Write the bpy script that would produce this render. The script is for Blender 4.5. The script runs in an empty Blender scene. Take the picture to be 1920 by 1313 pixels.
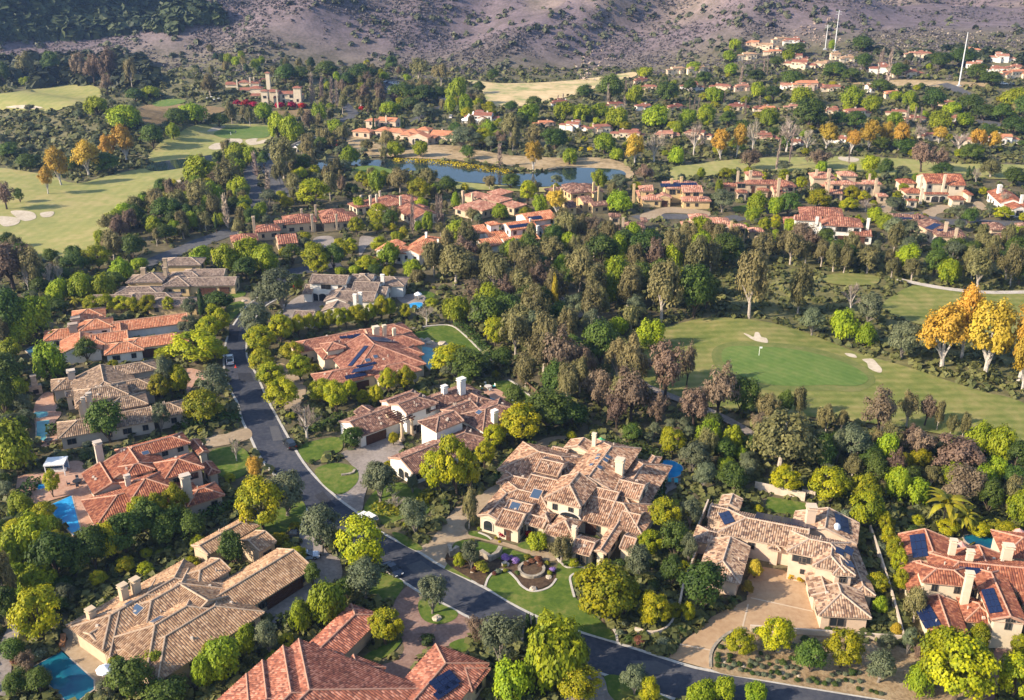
import bpy, math, random
import numpy as np
from mathutils import Vector, Matrix
from mathutils.geometry import delaunay_2d_cdt
random.seed(7)
S = bpy.context.scene
COL = S.collection
# ------------------------------------------------------------------ camera, world, sun
PITCH = 23.3
FPX = 1871.0            # focal length in photograph pixels (1920 wide)
CAMH = 110.0
cam = bpy.data.cameras.new('camera'); cam.sensor_width = 36; cam.lens = 36*FPX/1920
cam.clip_start = 1; cam.clip_end = 20000
camo = bpy.data.objects.new('camera', cam); COL.objects.link(camo)
camo.location = (0, 0, CAMH); camo.rotation_euler = (math.radians(90-PITCH), 0, 0)
S.camera = camo
SUN_EL = 29.0
SUN_AZ = (-0.93, -0.37)     # towards the sun
_n = math.hypot(*SUN_AZ); SUN_AZ = (SUN_AZ[0]/_n, SUN_AZ[1]/_n)
W = bpy.data.worlds.new('World'); S.world = W; W.use_nodes = True
nt = W.node_tree; bg = nt.nodes['Background']
sky = nt.nodes.new('ShaderNodeTexSky'); sky.sky_type = 'NISHITA'; sky.sun_disc = False
sky.sun_elevation = math.radians(SUN_EL); sky.sun_rotation = math.atan2(SUN_AZ[0], SUN_AZ[1])
nt.links.new(sky.outputs[0], bg.inputs[0]); bg.inputs[1].default_value = 0.125
sun = bpy.data.lights.new('sun', 'SUN'); sun.energy = 5.0; sun.angle = math.radians(0.5); sun.color = (1.0, 0.85, 0.66)
suno = bpy.data.objects.new('sun', sun); COL.objects.link(suno)
sv = Vector((SUN_AZ[0]*math.cos(math.radians(SUN_EL)), SUN_AZ[1]*math.cos(math.radians(SUN_EL)), math.sin(math.radians(SUN_EL))))
suno.rotation_euler = sv.to_track_quat('Z', 'Y').to_euler(); suno.location = sv*500
vs = S.view_settings; vs.view_transform = 'Standard'; vs.look = 'None'; vs.gamma = 1.0; vs.use_curve_mapping = False; vs.exposure = 1.16
try:
    S.cycles.max_bounces = 5; S.cycles.diffuse_bounces = 3; S.cycles.glossy_bounces = 2; S.cycles.transmission_bounces = 2
    S.cycles.volume_bounces = 0; S.cycles.transparent_max_bounces = 8
except Exception: pass
# ------------------------------------------------------------------ picture <-> place
CP, SP = math.cos(math.radians(PITCH)), math.sin(math.radians(PITCH))
def ray(px, py):
    a = (px-960)/FPX; b = (656.5-py)/FPX
    return Vector((a, CP+b*SP, -SP+b*CP))
def sstep(a, b, x):
    t = max(0.0, min(1.0, (x-a)/(b-a))); return t*t*(3-2*t)
from mathutils import noise as _mn
def nz(x, y, s, k=0.0): return _mn.noise(Vector((x/s+13.7+k, y/s-4.1+k, k*1.7)))
def seg_d(x, y, ax, ay, bx, by):
    dx, dy = bx-ax, by-ay; t = max(0, min(1, ((x-ax)*dx+(y-ay)*dy)/(dx*dx+dy*dy)))
    return math.hypot(x-ax-t*dx, y-ay-t*dy), t
def H(x, y):
    """height of the ground"""
    h = 0.0
    # gentle mounds of the golf course right of the houses
    m = sstep(45, 75, x)*sstep(215, 245, y)*(1-sstep(330, 350, y))
    if m > 0: h += m*(1.7*nz(x, y, 38, 3)+0.3*nz(x, y, 18, 5))
    m = (1-sstep(-110, -60, x))*sstep(330, 360, y)*(1-sstep(520, 560, y))
    if m > 0: h += m*1.5*nz(x, y, 55, 6)
    # village hill, right
    v = sstep(40, 330, x)*sstep(560, 860, y)
    if v > 0: h += 30*v*(1-0.6*sstep(950, 1200, y))
    # clubhouse knoll, left
    d = math.hypot((x+185)/120, (y-735)/75); h += 10*(1-sstep(0.35, 1.25, d))
    # brush ridge on the left
    d, t = seg_d(x, y, -330, 640, -215, 560); h += 13*(1-sstep(0, 60, d))
    # mountains
    d0 = 800 + 30*nz(x, 0, 160, 9) + 130*sstep(150, 420, x) - 30*sstep(-380, -150, x)*(1-sstep(-100, 80, x))
    if y > d0-60:
        r = y-d0
        base = 0.21*max(0, r) if r > 0 else 0
        base = min(base, 150+0.06*max(0, r-700))
        ux, uy = x*0.50+y*0.866, x*0.866-y*0.50
        wob = 40*nz(x, y, 180, 1)
        rid = 1-abs(2*_mn.noise(Vector(((uy+wob)/170.0, ux/480.0, 2.2))))
        rid2 = 1-abs(2*_mn.noise(Vector(((uy+wob*.6)/66.0, ux/200.0, 7.2))))
        amp = sstep(-20, 260, r)
        h += sstep(-60, 60, r)*base + amp*(84*(rid-0.55)+26*(rid2-.5)+5*nz(x, y, 26, 4))
        # ravine on the right
        dd, t = seg_d(x, y, 318, 1000, 520, 1750); h -= (1-sstep(0, 95, dd))*55*amp
        h = max(h, -6)
    # shaded hill in the upper left
    l = sstep(-330, -1050, x) if False else max(0.0, min(1.0, (-340-x)/620.0))
    k = sstep(860, 1120, y)
    if l > 0 and k > 0:
        h += 330*k*l*(1+0.22*nz(x, y, 150, 11)) + 12*k*sstep(0, .2, l)*nz(x, y, 50, 2)
    return h
def zplane(px, py, z):
    d = ray(px, py); t = (z-CAMH)/d.z
    return Vector((d.x*t, d.y*t, z))
def ground(px, py):
    """the point of the ground seen at a photograph pixel"""
    d = ray(px, py)
    if d.z > -1e-3: d.z = -1e-3
    t = 60.0; prev = t
    while t < 6000:
        x, y, z = d.x*t, d.y*t, CAMH+d.z*t
        g = H(x, y)
        if z <= g:
            a, b = prev, t
            for _ in range(22):
                m = (a+b)/2
                if CAMH+d.z*m <= H(d.x*m, d.y*m): b = m
                else: a = m
            return Vector((d.x*b, d.y*b, H(d.x*b, d.y*b)))
        prev = t; t += max(1.0, (z-g)*0.6)
    return Vector((d.x*t, d.y*t, 0))
def project(p):
    v = Vector(p)-Vector((0, 0, CAMH))
    yc = v.y*SP + v.z*CP; zc = v.y*CP - v.z*SP
    return 960+FPX*v.x/zc, 656.5-FPX*yc/zc, zc
class Z:
    """a magnified crop of the photograph: its corner and its scale"""
    def __init__(s, ox, oy, k): s.ox, s.oy, s.k = ox, oy, k
    def __call__(s, x, y): return (s.ox+x/s.k, s.oy+y/s.k)
    def poly(s, t): return [s(a, b) for a, b in t]
Z0 = Z(0, 0, 1.0); K3 = 2.984; K6 = 5.97
z1, z2, z3 = Z(0, 0, K3), Z(640, 0, K3), Z(1280, 0, K3)
z4, z5, z6 = Z(0, 440, K3), Z(640, 440, K3), Z(1280, 440, K3)
z7, z8, z9 = Z(0, 873, K3), Z(640, 873, K3), Z(1280, 873, K3)
# ------------------------------------------------------------------ materials
MATS = {}
def nodes(m):
    m.use_nodes = True; return m.node_tree.nodes, m.node_tree.links, m.node_tree.nodes['Principled BSDF']
def mat(name, col, rough=0.8, spec=0.3, metal=0.0, noise=0.0, nscale=1.0, col2=None, bump=0.0, emit=None):
    if name in MATS: return MATS[name]
    m = bpy.data.materials.new(name); N, L, b = nodes(m)
    b.inputs['Base Color'].default_value = (*col, 1); b.inputs['Roughness'].default_value = rough
    b.inputs['Specular IOR Level'].default_value = spec; b.inputs['Metallic'].default_value = metal
    if noise > 0 or col2:
        tc = N.new('ShaderNodeNewGeometry'); n1 = N.new('ShaderNodeTexNoise'); n1.inputs['Scale'].default_value = nscale; n1.inputs['Detail'].default_value = 5
        L.new(tc.outputs['Position'], n1.inputs['Vector'])
        r = N.new('ShaderNodeValToRGB'); r.color_ramp.elements[0].position = .35; r.color_ramp.elements[1].position = .66
        c2 = col2 or tuple(c*(1-noise) for c in col)
        r.color_ramp.elements[0].color = (*c2, 1); r.color_ramp.elements[1].color = (*col, 1)
        L.new(n1.outputs['Fac'], r.inputs[0]); L.new(r.outputs[0], b.inputs['Base Color'])
        if bump:
            bp = N.new('ShaderNodeBump'); bp.inputs['Strength'].default_value = bump; bp.inputs['Distance'].default_value = .3
            L.new(n1.outputs['Fac'], bp.inputs['Height']); L.new(bp.outputs[0], b.inputs['Normal'])
    MATS[name] = m; return m
def ground_mat(name, cols, scales=(0.05, 0.6), mow=None, rough=.95, bump=.0, attr=False, patch=None):
    """soil or turf: two scales of mottling, optional mowing stripes"""
    if name in MATS: return MATS[name]
    m = bpy.data.materials.new(name); N, L, b = nodes(m)
    b.inputs['Roughness'].default_value = rough; b.inputs['Specular IOR Level'].default_value = .1
    g = N.new('ShaderNodeNewGeometry')
    def nse(sc, det=6):
        n = N.new('ShaderNodeTexNoise'); n.inputs['Scale'].default_value = sc; n.inputs['Detail'].default_value = det; n.inputs['Roughness'].default_value = .65
        L.new(g.outputs['Position'], n.inputs['Vector']); return n
    n1, n2 = nse(scales[0]), nse(scales[1])
    r = N.new('ShaderNodeValToRGB'); e = r.color_ramp.elements
    e[0].position = .34; e[1].position = .68
    e[0].color = (*cols[0], 1); e[1].color = (*cols[-1], 1)
    for i, c in enumerate(cols[1:-1]):
        q = e.new(.34+.34*(i+1)/(len(cols)-1)); q.color = (*c, 1)
    mx = N.new('ShaderNodeMath'); mx.operation = 'ADD'; ms = N.new('ShaderNodeMath'); ms.operation = 'MULTIPLY'; ms.inputs[1].default_value = .5
    L.new(n1.outputs['Fac'], mx.inputs[0]); L.new(n2.outputs['Fac'], mx.inputs[1]); L.new(mx.outputs[0], ms.inputs[0]); 
    st = N.new('ShaderNodeMapRange'); st.inputs[1].default_value = .38; st.inputs[2].default_value = .62; L.new(ms.outputs[0], st.inputs[0])
    st.inputs[3].default_value = .3; st.inputs[4].default_value = .72
    L.new(st.outputs[0], r.inputs[0])
    out = r.outputs[0]
    if attr:
        at = N.new('ShaderNodeVertexColor'); at.layer_name = 'Col'
        mm = N.new('ShaderNodeMix'); mm.data_type = 'RGBA'; mm.blend_type = 'MULTIPLY'; mm.inputs[0].default_value = 1
        L.new(out, mm.inputs[6]); L.new(at.outputs[0], mm.inputs[7]); out = mm.outputs[2]
    if mow:
        w = N.new('ShaderNodeTexWave'); w.inputs['Scale'].default_value = mow[0]; w.inputs['Distortion'].default_value = 1.2; w.bands_direction = mow[2]
        L.new(g.outputs['Position'], w.inputs['Vector'])
        mm = N.new('ShaderNodeMix'); mm.data_type = 'RGBA'; mm.blend_type = 'MULTIPLY'
        mr = N.new('ShaderNodeMath'); mr.operation = 'MULTIPLY'; mr.inputs[1].default_value = mow[1]
        L.new(w.outputs['Fac'], mr.inputs[0]); L.new(mr.outputs[0], mm.inputs[0]); L.new(out, mm.inputs[6]); mm.inputs[7].default_value = (.6, .66, .5, 1); out = mm.outputs[2]
    L.new(out, b.inputs['Base Color'])
    if bump:
        bp = N.new('ShaderNodeBump'); bp.inputs['Strength'].default_value = bump; bp.inputs['Distance'].default_value = .5
        L.new(n2.outputs['Fac'], bp.inputs['Height']); L.new(bp.outputs[0], b.inputs['Normal'])
    MATS[name] = m; return m
def tile_mat(name, cols, contrast=1.0):
    """clay roof tiles: every tile its own shade (from its column and course), courses lapped"""
    if name in MATS: return MATS[name]
    m = bpy.data.materials.new(name); N, L, b = nodes(m)
    b.inputs['Roughness'].default_value = .85; b.inputs['Specular IOR Level'].default_value = .2
    uv = N.new('ShaderNodeUVMap'); uv.uv_map = 'UVMap'
    fl = N.new('ShaderNodeVectorMath'); fl.operation = 'FLOOR'; L.new(uv.outputs[0], fl.inputs[0])
    wn = N.new('ShaderNodeTexWhiteNoise'); wn.noise_dimensions = '2D'; L.new(fl.outputs[0], wn.inputs['Vector'])
    r = N.new('ShaderNodeValToRGB'); r.color_ramp.interpolation = 'CONSTANT'; e = r.color_ramp.elements
    e[0].position = 0; e[0].color = (*cols[0], 1); e[1].position = 1/len(cols); e[1].color = (*cols[1], 1)
    for i in range(2, len(cols)): q = e.new(i/len(cols)); q.color = (*cols[i], 1)
    L.new(wn.outputs['Value'], r.inputs[0])
    g = N.new('ShaderNodeNewGeometry'); n1 = N.new('ShaderNodeTexNoise'); n1.inputs['Scale'].default_value = .35; n1.inputs['Detail'].default_value = 4
    L.new(g.outputs['Position'], n1.inputs['Vector'])
    mr = N.new('ShaderNodeMapRange'); mr.inputs[1].default_value = .3; mr.inputs[2].default_value = .7; mr.inputs[3].default_value = .72; mr.inputs[4].default_value = 1.15
    L.new(n1.outputs['Fac'], mr.inputs[0])
    mm = N.new('ShaderNodeMix'); mm.data_type = 'RGBA'; mm.blend_type = 'MULTIPLY'; mm.inputs[0].default_value = 1
    L.new(r.outputs[0], mm.inputs[6]); L.new(mr.outputs[0], mm.inputs[7]); L.new(mm.outputs[2], b.inputs['Base Color'])
    sx = N.new('ShaderNodeSeparateXYZ'); L.new(uv.outputs[0], sx.inputs[0])
    fr = N.new('ShaderNodeMath'); fr.operation = 'FRACT'; L.new(sx.outputs[1], fr.inputs[0])
    bp = N.new('ShaderNodeBump'); bp.invert = True; bp.inputs['Strength'].default_value = .6; bp.inputs['Distance'].default_value = .08
    L.new(fr.outputs[0], bp.inputs['Height']); L.new(bp.outputs[0], b.inputs['Normal'])
    MATS[name] = m; return m
def leaf_mat(name, c1, c2, transl=.3, rough=.6):
    if name in MATS: return MATS[name]
    m = bpy.data.materials.new(name); N, L, b = nodes(m)
    b.inputs['Roughness'].default_value = rough; b.inputs['Specular IOR Level'].default_value = .25
    at = N.new('ShaderNodeAttribute'); at.attribute_name = 'rnd'
    oi = N.new('ShaderNodeObjectInfo')
    mx = N.new('ShaderNodeMix'); mx.data_type = 'RGBA'; mx.inputs[6].default_value = (*c1, 1); mx.inputs[7].default_value = (*c2, 1)
    L.new(at.outputs['Fac'], mx.inputs[0])
    hs = N.new('ShaderNodeHueSaturation')
    mr = N.new('ShaderNodeMapRange'); mr.inputs[3].default_value = .75; mr.inputs[4].default_value = 1.3; L.new(oi.outputs['Random'], mr.inputs[0])
    mh = N.new('ShaderNodeMath'); mh.operation = 'MULTIPLY_ADD'; mh.inputs[1].default_value = .035; mh.inputs[2].default_value = .483
    fr = N.new('ShaderNodeMath'); fr.operation = 'FRACT'; f10 = N.new('ShaderNodeMath'); f10.operation = 'MULTIPLY'; f10.inputs[1].default_value = 17.3
    L.new(oi.outputs['Random'], f10.inputs[0]); L.new(f10.outputs[0], fr.inputs[0]); L.new(fr.outputs[0], mh.inputs[0])
    hs.inputs['Saturation'].default_value = 1.06; L.new(mh.outputs[0], hs.inputs['Hue']); L.new(mr.outputs[0], hs.inputs['Value']); L.new(mx.outputs[2], hs.inputs['Color'])
    L.new(hs.outputs[0], b.inputs['Base Color'])
    tr = N.new('ShaderNodeBsdfTranslucent'); L.new(hs.outputs[0], tr.inputs[0])
    ad = N.new('ShaderNodeMixShader'); ad.inputs[0].default_value = transl
    L.new(b.outputs[0], ad.inputs[1]); L.new(tr.outputs[0], ad.inputs[2])
    L.new(ad.outputs[0], N['Material Output'].inputs['Surface'])
    MATS[name] = m; return m
def water_mat(name, col, rough=.06, wave=.15, scale=.5, col2=None):
    if name in MATS: return MATS[name]
    m = bpy.data.materials.new(name); N, L, b = nodes(m)
    b.inputs['Roughness'].default_value = rough; b.inputs['Specular IOR Level'].default_value = .5; b.inputs['IOR'].default_value = 1.33
    g = N.new('ShaderNodeNewGeometry'); n = N.new('ShaderNodeTexNoise'); n.inputs['Scale'].default_value = scale; n.inputs['Detail'].default_value = 3
    L.new(g.outputs['Position'], n.inputs['Vector'])
    r = N.new('ShaderNodeValToRGB'); r.color_ramp.elements[0].color = (*(col2 or col), 1); r.color_ramp.elements[1].color = (*col, 1)
    r.color_ramp.elements[0].position = .4; r.color_ramp.elements[1].position = .6
    L.new(n.outputs['Fac'], r.inputs[0]); L.new(r.outputs[0], b.inputs['Base Color'])
    bp = N.new('ShaderNodeBump'); bp.inputs['Strength'].default_value = wave; bp.inputs['Distance'].default_value = .05
    n2 = N.new('ShaderNodeTexNoise'); n2.inputs['Scale'].default_value = 1.5; L.new(g.outputs['Position'], n2.inputs['Vector'])
    L.new(n2.outputs['Fac'], bp.inputs['Height']); L.new(bp.outputs[0], b.inputs['Normal'])
    MATS[name] = m; return m
# ------------------------------------------------------------------ objects
def link(name, mesh, parent=None, loc=None, kind=None):
    o = bpy.data.objects.new(name, mesh); COL.objects.link(o)
    if parent is not None: o.parent = parent
    if loc is not None: o.location = loc
    if kind: o['kind'] = kind
    return o
LAB = set()
def tag(o, label, cat, group=None):
    o['label'] = label; o['category'] = cat
    if group: o['group'] = group
    return o
def thing(name, label, cat, loc=(0, 0, 0), rz=0.0, group=None):
    o = bpy.data.objects.new(name, None); COL.objects.link(o); o.empty_display_size = .5
    o.location = loc; o.rotation_euler = (0, 0, rz); return tag(o, label, cat, group)
class MB:
    def __init__(s): s.v = []; s.f = []; s.m = []; s.uv = []
    def face(s, pts, mi=0, uv=None):
        i = len(s.v); s.v += [tuple(p) for p in pts]; s.f.append(tuple(range(i, i+len(pts)))); s.m.append(mi)
        s.uv += (uv if uv else [(0, 0)]*len(pts))
    def box(s, c, d, mi=0, M=None, taper=1.0):
        x, y, z = d[0]/2, d[1]/2, d[2]/2; t = taper
        P = [(-x, -y, -z), (x, -y, -z), (x, y, -z), (-x, y, -z), (-x*t, -y*t, z), (x*t, -y*t, z), (x*t, y*t, z), (-x*t, y*t, z)]
        P = [Vector(p)+Vector(c) for p in P]
        if M is not None: P = [M @ p for p in P]
        i = len(s.v); s.v += [tuple(p) for p in P]
        for q in ((0, 3, 2, 1), (4, 5, 6, 7), (0, 1, 5, 4), (1, 2, 6, 5), (2, 3, 7, 6), (3, 0, 4, 7)):
            s.f.append(tuple(i+k for k in q)); s.m.append(mi); s.uv += [(0, 0)]*4
    def tube(s, pts, rads, n=6, mi=0, cap=True):
        rings = []
        for k, p in enumerate(pts):
            p = Vector(p); a = Vector(pts[max(0, k-1)]); b = Vector(pts[min(len(pts)-1, k+1)])
            d = (b-a).normalized(); u = d.orthogonal().normalized(); w = d.cross(u)
            i = len(s.v)
            for j in range(n):
                t = 2*math.pi*j/n; s.v.append(tuple(p+(u*math.cos(t)+w*math.sin(t))*rads[k]))
            rings.append(i)
        for a, b in zip(rings, rings[1:]):
            for j in range(n):
                s.f.append((a+j, a+(j+1) % n, b+(j+1) % n, b+j)); s.m.append(mi); s.uv += [(0, 0)]*4
        if cap:
            for r, rev in ((rings[0], True), (rings[-1], False)):
                q = tuple(r+j for j in range(n)); s.f.append(q[::-1] if rev else q); s.m.append(mi); s.uv += [(0, 0)]*n
    def mesh(s, name, mats, smooth=False, uv=False):
        me = bpy.data.meshes.new(name); me.from_pydata(s.v, [], s.f)
        for m in (mats if isinstance(mats, (list, tuple)) else [mats]): me.materials.append(m)
        if any(s.m): me.polygons.foreach_set('material_index', s.m)
        if uv:
            l = me.uv_layers.new(name='UVMap'); l.data.foreach_set('uv', [c for p in s.uv for c in p])
        if smooth: me.polygons.foreach_set('use_smooth', [True]*len(me.polygons))
        me.update(); return me
    def obj(s, name, mats, parent=None, loc=None, smooth=False, uv=False, kind=None):
        return link(name, s.mesh(name, mats, smooth, uv), parent, loc, kind)
def spline(P, n=5, closed=True):
    """a smooth curve through the points"""
    out = []; m = len(P)
    rng = range(m) if closed else range(m-1)
    for i in rng:
        g = (lambda k: P[k % m]) if closed else (lambda k: P[max(0, min(m-1, k))])
        p0, p1, p2, p3 = g(i-1), g(i), g(i+1), g(i+2)
        for j in range(n):
            t = j/n
            out.append(tuple(0.5*((2*b)+(c-a)*t+(2*a-5*b+4*c-d)*t*t+(3*b-a-3*c+d)*t**3) for a, b, c, d in zip(p0, p1, p2, p3)))
    if not closed: out.append(tuple(P[-1]))
    return out
def inside(x, y, P):
    c = False; j = len(P)-1
    for i in range(len(P)):
        if (P[i][1] > y) != (P[j][1] > y) and x < (P[j][0]-P[i][0])*(y-P[i][1])/(P[j][1]-P[i][1])+P[i][0]: c = not c
        j = i
    return c
NSHEET = 0
LIFT = {'fairway', 'putting_green', 'sand_bunker', 'tee_lawn', 'dry_bank', 'lake_water', 'pond_water', 'vineyard_soil', 'parking_ground', 'cart_path'}
SHEETS = []     # (plan outline, bounding box): nothing is planted on these
def sheet(name, P, m, z=.03, smooth=True, world=False, step=None, keep=True, flat=None):
    """a thin layer of ground lying on the terrain: lawn, road, sand, water"""
    global NSHEET
    NSHEET += 1; z += .001*NSHEET+(.3 if name in LIFT else 0)
    if smooth: P = spline(P, 5)
    Q = P if world else [tuple(ground(*p))[:2] for p in P]
    xs, ys = [q[0] for q in Q], [q[1] for q in Q]
    bb = (min(xs), min(ys), max(xs), max(ys))
    if keep: SHEETS.append((Q, bb))
    n = len(Q); V = [Vector(q) for q in Q]
    if step:
        x = bb[0]+step/2; r = 0
        while x < bb[2]:
            y = bb[1]+step*(.5 if r % 2 else .25)
            while y < bb[3]:
                if inside(x, y, Q): V.append(Vector((x, y)))
                y += step
            x += step*.87; r += 1
    vv, _, ff, _, _, _ = delaunay_2d_cdt(V, [], [list(range(n))], 1, 1e-4)
    me = bpy.data.meshes.new(name)
    me.from_pydata([(p.x, p.y, (flat if flat is not None else H(p.x, p.y))+z) for p in vv], [], [tuple(f) for f in ff])
    me.materials.append(m); me.polygons.foreach_set('use_smooth', [True]*len(me.polygons)); me.update()
    for p in me.polygons:
        if p.normal.z < 0: p.flip()
    return link(name, me, kind='structure')
def strip(name, P, w, h, m, z=0.0, closed=False, smooth=0, kind=None, world=False, parent=None):
    """a long low solid following a line: kerb, garden wall, coping"""
    if smooth: P = spline(P, smooth, closed)
    Q = [Vector(p[:2]) if world else ground(*p).xy for p in P]
    n = len(Q); b = MB(); A = []; Bq = []
    for i, p in enumerate(Q):
        a = Q[(i-1) % n] if closed or i > 0 else p; c = Q[(i+1) % n] if closed or i < n-1 else p
        d = (c-a).normalized(); nrm = Vector((-d.y, d.x))*w/2
        A.append(p+nrm); Bq.append(p-nrm)
    for i in range(n):
        g = H(*Q[i])
        b.v += [(A[i].x, A[i].y, g+z), (A[i].x, A[i].y, g+z+h), (Bq[i].x, Bq[i].y, g+z+h), (Bq[i].x, Bq[i].y, g+z)]
    for i in range(n if closed else n-1):
        k, l = 4*i, 4*((i+1) % n)
        for q in range(4):
            b.f.append((k+q, k+(q+1) % 4, l+(q+1) % 4, l+q)); b.m.append(0); b.uv += [(0, 0)]*4
    if not closed:
        b.f += [(3, 2, 1, 0), tuple(4*(n-1)+q for q in range(4))]; b.m += [0, 0]; b.uv += [(0, 0)]*8
    return b.obj(name, m, parent, kind=kind)
# ------------------------------------------------------------------ terrain
def axis(a, b, fine0, fine1, df, dc):
    out = []; x = a
    while x < b:
        out.append(x); x += df if fine0 <= x < fine1 else dc
    return out+[b]
XS = axis(-3200, 3200, -760, 760, 9, 60); YS = axis(-500, 5200, 80, 1750, 9, 70)
def terrain():
    nx, ny = len(XS), len(YS)
    V = [(x, y, H(x, y)) for y in YS for x in XS]
    global ZLO, ZHI
    ZLO, ZHI = min(v[2] for v in V), max(v[2] for v in V)
    F = [(j*nx+i, j*nx+i+1, (j+1)*nx+i+1, (j+1)*nx+i) for j in range(ny-1) for i in range(nx-1)]
    me = bpy.data.meshes.new('ground'); me.from_pydata(V, [], F)
    ca = me.color_attributes.new('Col', 'FLOAT_COLOR', 'POINT')
    buf = []
    garden, rough, brush, chap, dry = (.115, .098, .058), (.14, .13, .055), (.13, .12, .065), (.150, .118, .128), (.24, .19, .145)
    for (x, y, z) in V:
        c = garden
        def mixc(a, b, t): return tuple(p*(1-t)+q*t for p, q in zip(a, b))
        g = sstep(40, 75, x)*sstep(215, 235, y)*(1-sstep(335, 350, y)); c = mixc(c, rough, g)
        l = sstep(-120, -170, x) if False else (1-sstep(-215, -150, x)); l *= sstep(300, 420, y); c = mixc(c, brush, l)
        c = mixc(c, brush, .7*sstep(430, 560, y))
        c = mixc(c, chap, sstep(770, 880, y))
        d = nz(x, y, 90, 21)+.5*nz(x, y, 30, 8); c = mixc(c, dry, .55*sstep(860, 980, y)*sstep(.18, .6, d))
        buf += [c[0]*6, c[1]*6, c[2]*6, 1]
    ca.data.foreach_set('color', buf)
    me.materials.append(ground_mat('soil', [(.11, .115, .10), (.16, .16, .155), (.225, .22, .215)], (.06, .45), attr=True, bump=.5))
    me.polygons.foreach_set('use_smooth', [True]*len(F)); me.update()
    return link('ground', me, kind='structure')
terrain()
# ------------------------------------------------------------------ turf, sand, water
turf = ground_mat('turf', [(.13, .155, .038), (.185, .19, .056), (.26, .225, .085)], (.05, .3), mow=(.09, .5, 'Y'))
turf_far = ground_mat('turf pale', [(.22, .23, .075), (.27, .26, .09), (.34, .29, .12)], (.035, .2), mow=(.07, .2, 'X'))
tan_far = ground_mat('turf dry', [(.24, .26, .10), (.46, .36, .19), (.58, .44, .25)], (.02, .08))
green_m = ground_mat('green turf', [(.090, .150, .034), (.115, .17, .042), (.15, .185, .054)], (.07, .4), mow=(.22, .3, 'DIAGONAL'))
lawn_m = ground_mat('lawn', [(.055, .095, .014), (.085, .125, .02), (.15, .16, .04)], (.12, .9))
sand = ground_mat('sand', [(.38, .32, .235), (.46, .39, .29), (.53, .46, .36)], (.2, 1.2))
dry_m = ground_mat('dry grass', [(.20, .15, .08), (.34, .25, .14), (.42, .32, .2)], (.06, .4))
vine_m = ground_mat('vineyard soil', [(.16, .11, .06), (.24, .165, .09), (.28, .19, .11)], (.05, .4), mow=(.35, .7, 'DIAGONAL'))
mulch = ground_mat('mulch', [(.045, .03, .02), (.075, .048, .03), (.11, .075, .045)], (.4, 2))
sandy = ground_mat('sandy soil', [(.20, .14, .075), (.28, .20, .115), (.33, .25, .15)], (.2, 1.6), bump=.4)
asphalt = ground_mat('asphalt', [(.036, .040, .054), (.052, .056, .070), (.075, .076, .086)], (.09, 1.1))
asphalt2 = ground_mat('asphalt worn', [(.07, .07, .078), (.09, .09, .095), (.11, .108, .11)], (.1, .7))
conc = ground_mat('concrete', [(.36, .32, .28), (.43, .39, .34), (.48, .44, .39)], (.3, 2))
stone_tan = ground_mat('tan paving', [(.26, .195, .125), (.31, .235, .155), (.35, .275, .19)], (.12, 1.1))
stone_drive = ground_mat('orange tan paving', [(.31, .20, .115), (.36, .24, .14), (.40, .28, .17)], (.1, 1.0))
stone_grey = ground_mat('grey paving', [(.18, .155, .135), (.24, .205, .18), (.29, .25, .22)], (.18, 1.6))
brick_pave = ground_mat('brick paving', [(.17, .105, .085), (.22, .14, .11), (.27, .18, .145)], (.2, 1.8))
terra = ground_mat('terracotta paving', [(.34, .19, .13), (.40, .24, .17), (.45, .29, .21)], (.2, 1.5))
# golf course, right
sheet('fairway', [(1172, 645), (1250, 615), (1330, 598), (1420, 603), (1500, 622), (1560, 645), (1620, 668), (1700, 690), (1765, 712), (1835, 735), (1930, 765), (1990, 860), (1930, 862), (1840, 835), (1740, 812), (1600, 792), (1400, 772), (1290, 758), (1200, 722)], turf, .05, step=5)
fringe_m = ground_mat('fringe turf', [(.105, .13, .036), (.135, .15, .045), (.17, .165, .06)], (.09, .5))
sheet('fairway', z6.poly([(170, 650), (290, 605), (500, 612), (660, 630), (820, 665), (960, 715), (1060, 785), (1070, 840), (980, 885), (800, 880), (600, 885), (440, 875), (280, 830), (180, 740)]), fringe_m, .10, step=5)
sheet('putting_green', z6.poly([(225, 655), (300, 632), (500, 638), (650, 655), (800, 690), (930, 735), (1020, 790), (1030, 830), (960, 855), (800, 850), (620, 855), (470, 845), (330, 800), (230, 730)]), green_m, .16, step=5)
sheet('fairway', z6.poly([(1115, 405), (1180, 345), (1290, 292), (1450, 300), (1640, 330), (1990, 335), (1990, 560), (1800, 570), (1500, 535), (1340, 512), (1200, 465)]), turf, .06, step=5)
sheet('tee_lawn', z6.poly([(95, 262), (190, 258), (195, 305), (110, 332), (60, 320)]), lawn_m, .08, step=5)
sheet('tee_lawn', z6.poly([(760, 250), (880, 222), (1060, 232), (1100, 262), (1050, 288), (860, 285)]), turf, .08, step=5)
for P in ([(340, 560), (370, 568), (395, 580), (405, 556), (425, 556), (440, 580), (468, 588), (476, 612), (440, 610), (390, 595)],
          [(905, 672), (935, 673), (962, 680), (972, 697), (930, 690)], [(1003, 708), (1035, 702), (1065, 706), (1092, 735), (1113, 760), (1108, 780), (1080, 776), (1040, 755), (1030, 728)]):
    sheet('sand_bunker', z6.poly(P), sand, .13, step=3)
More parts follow.
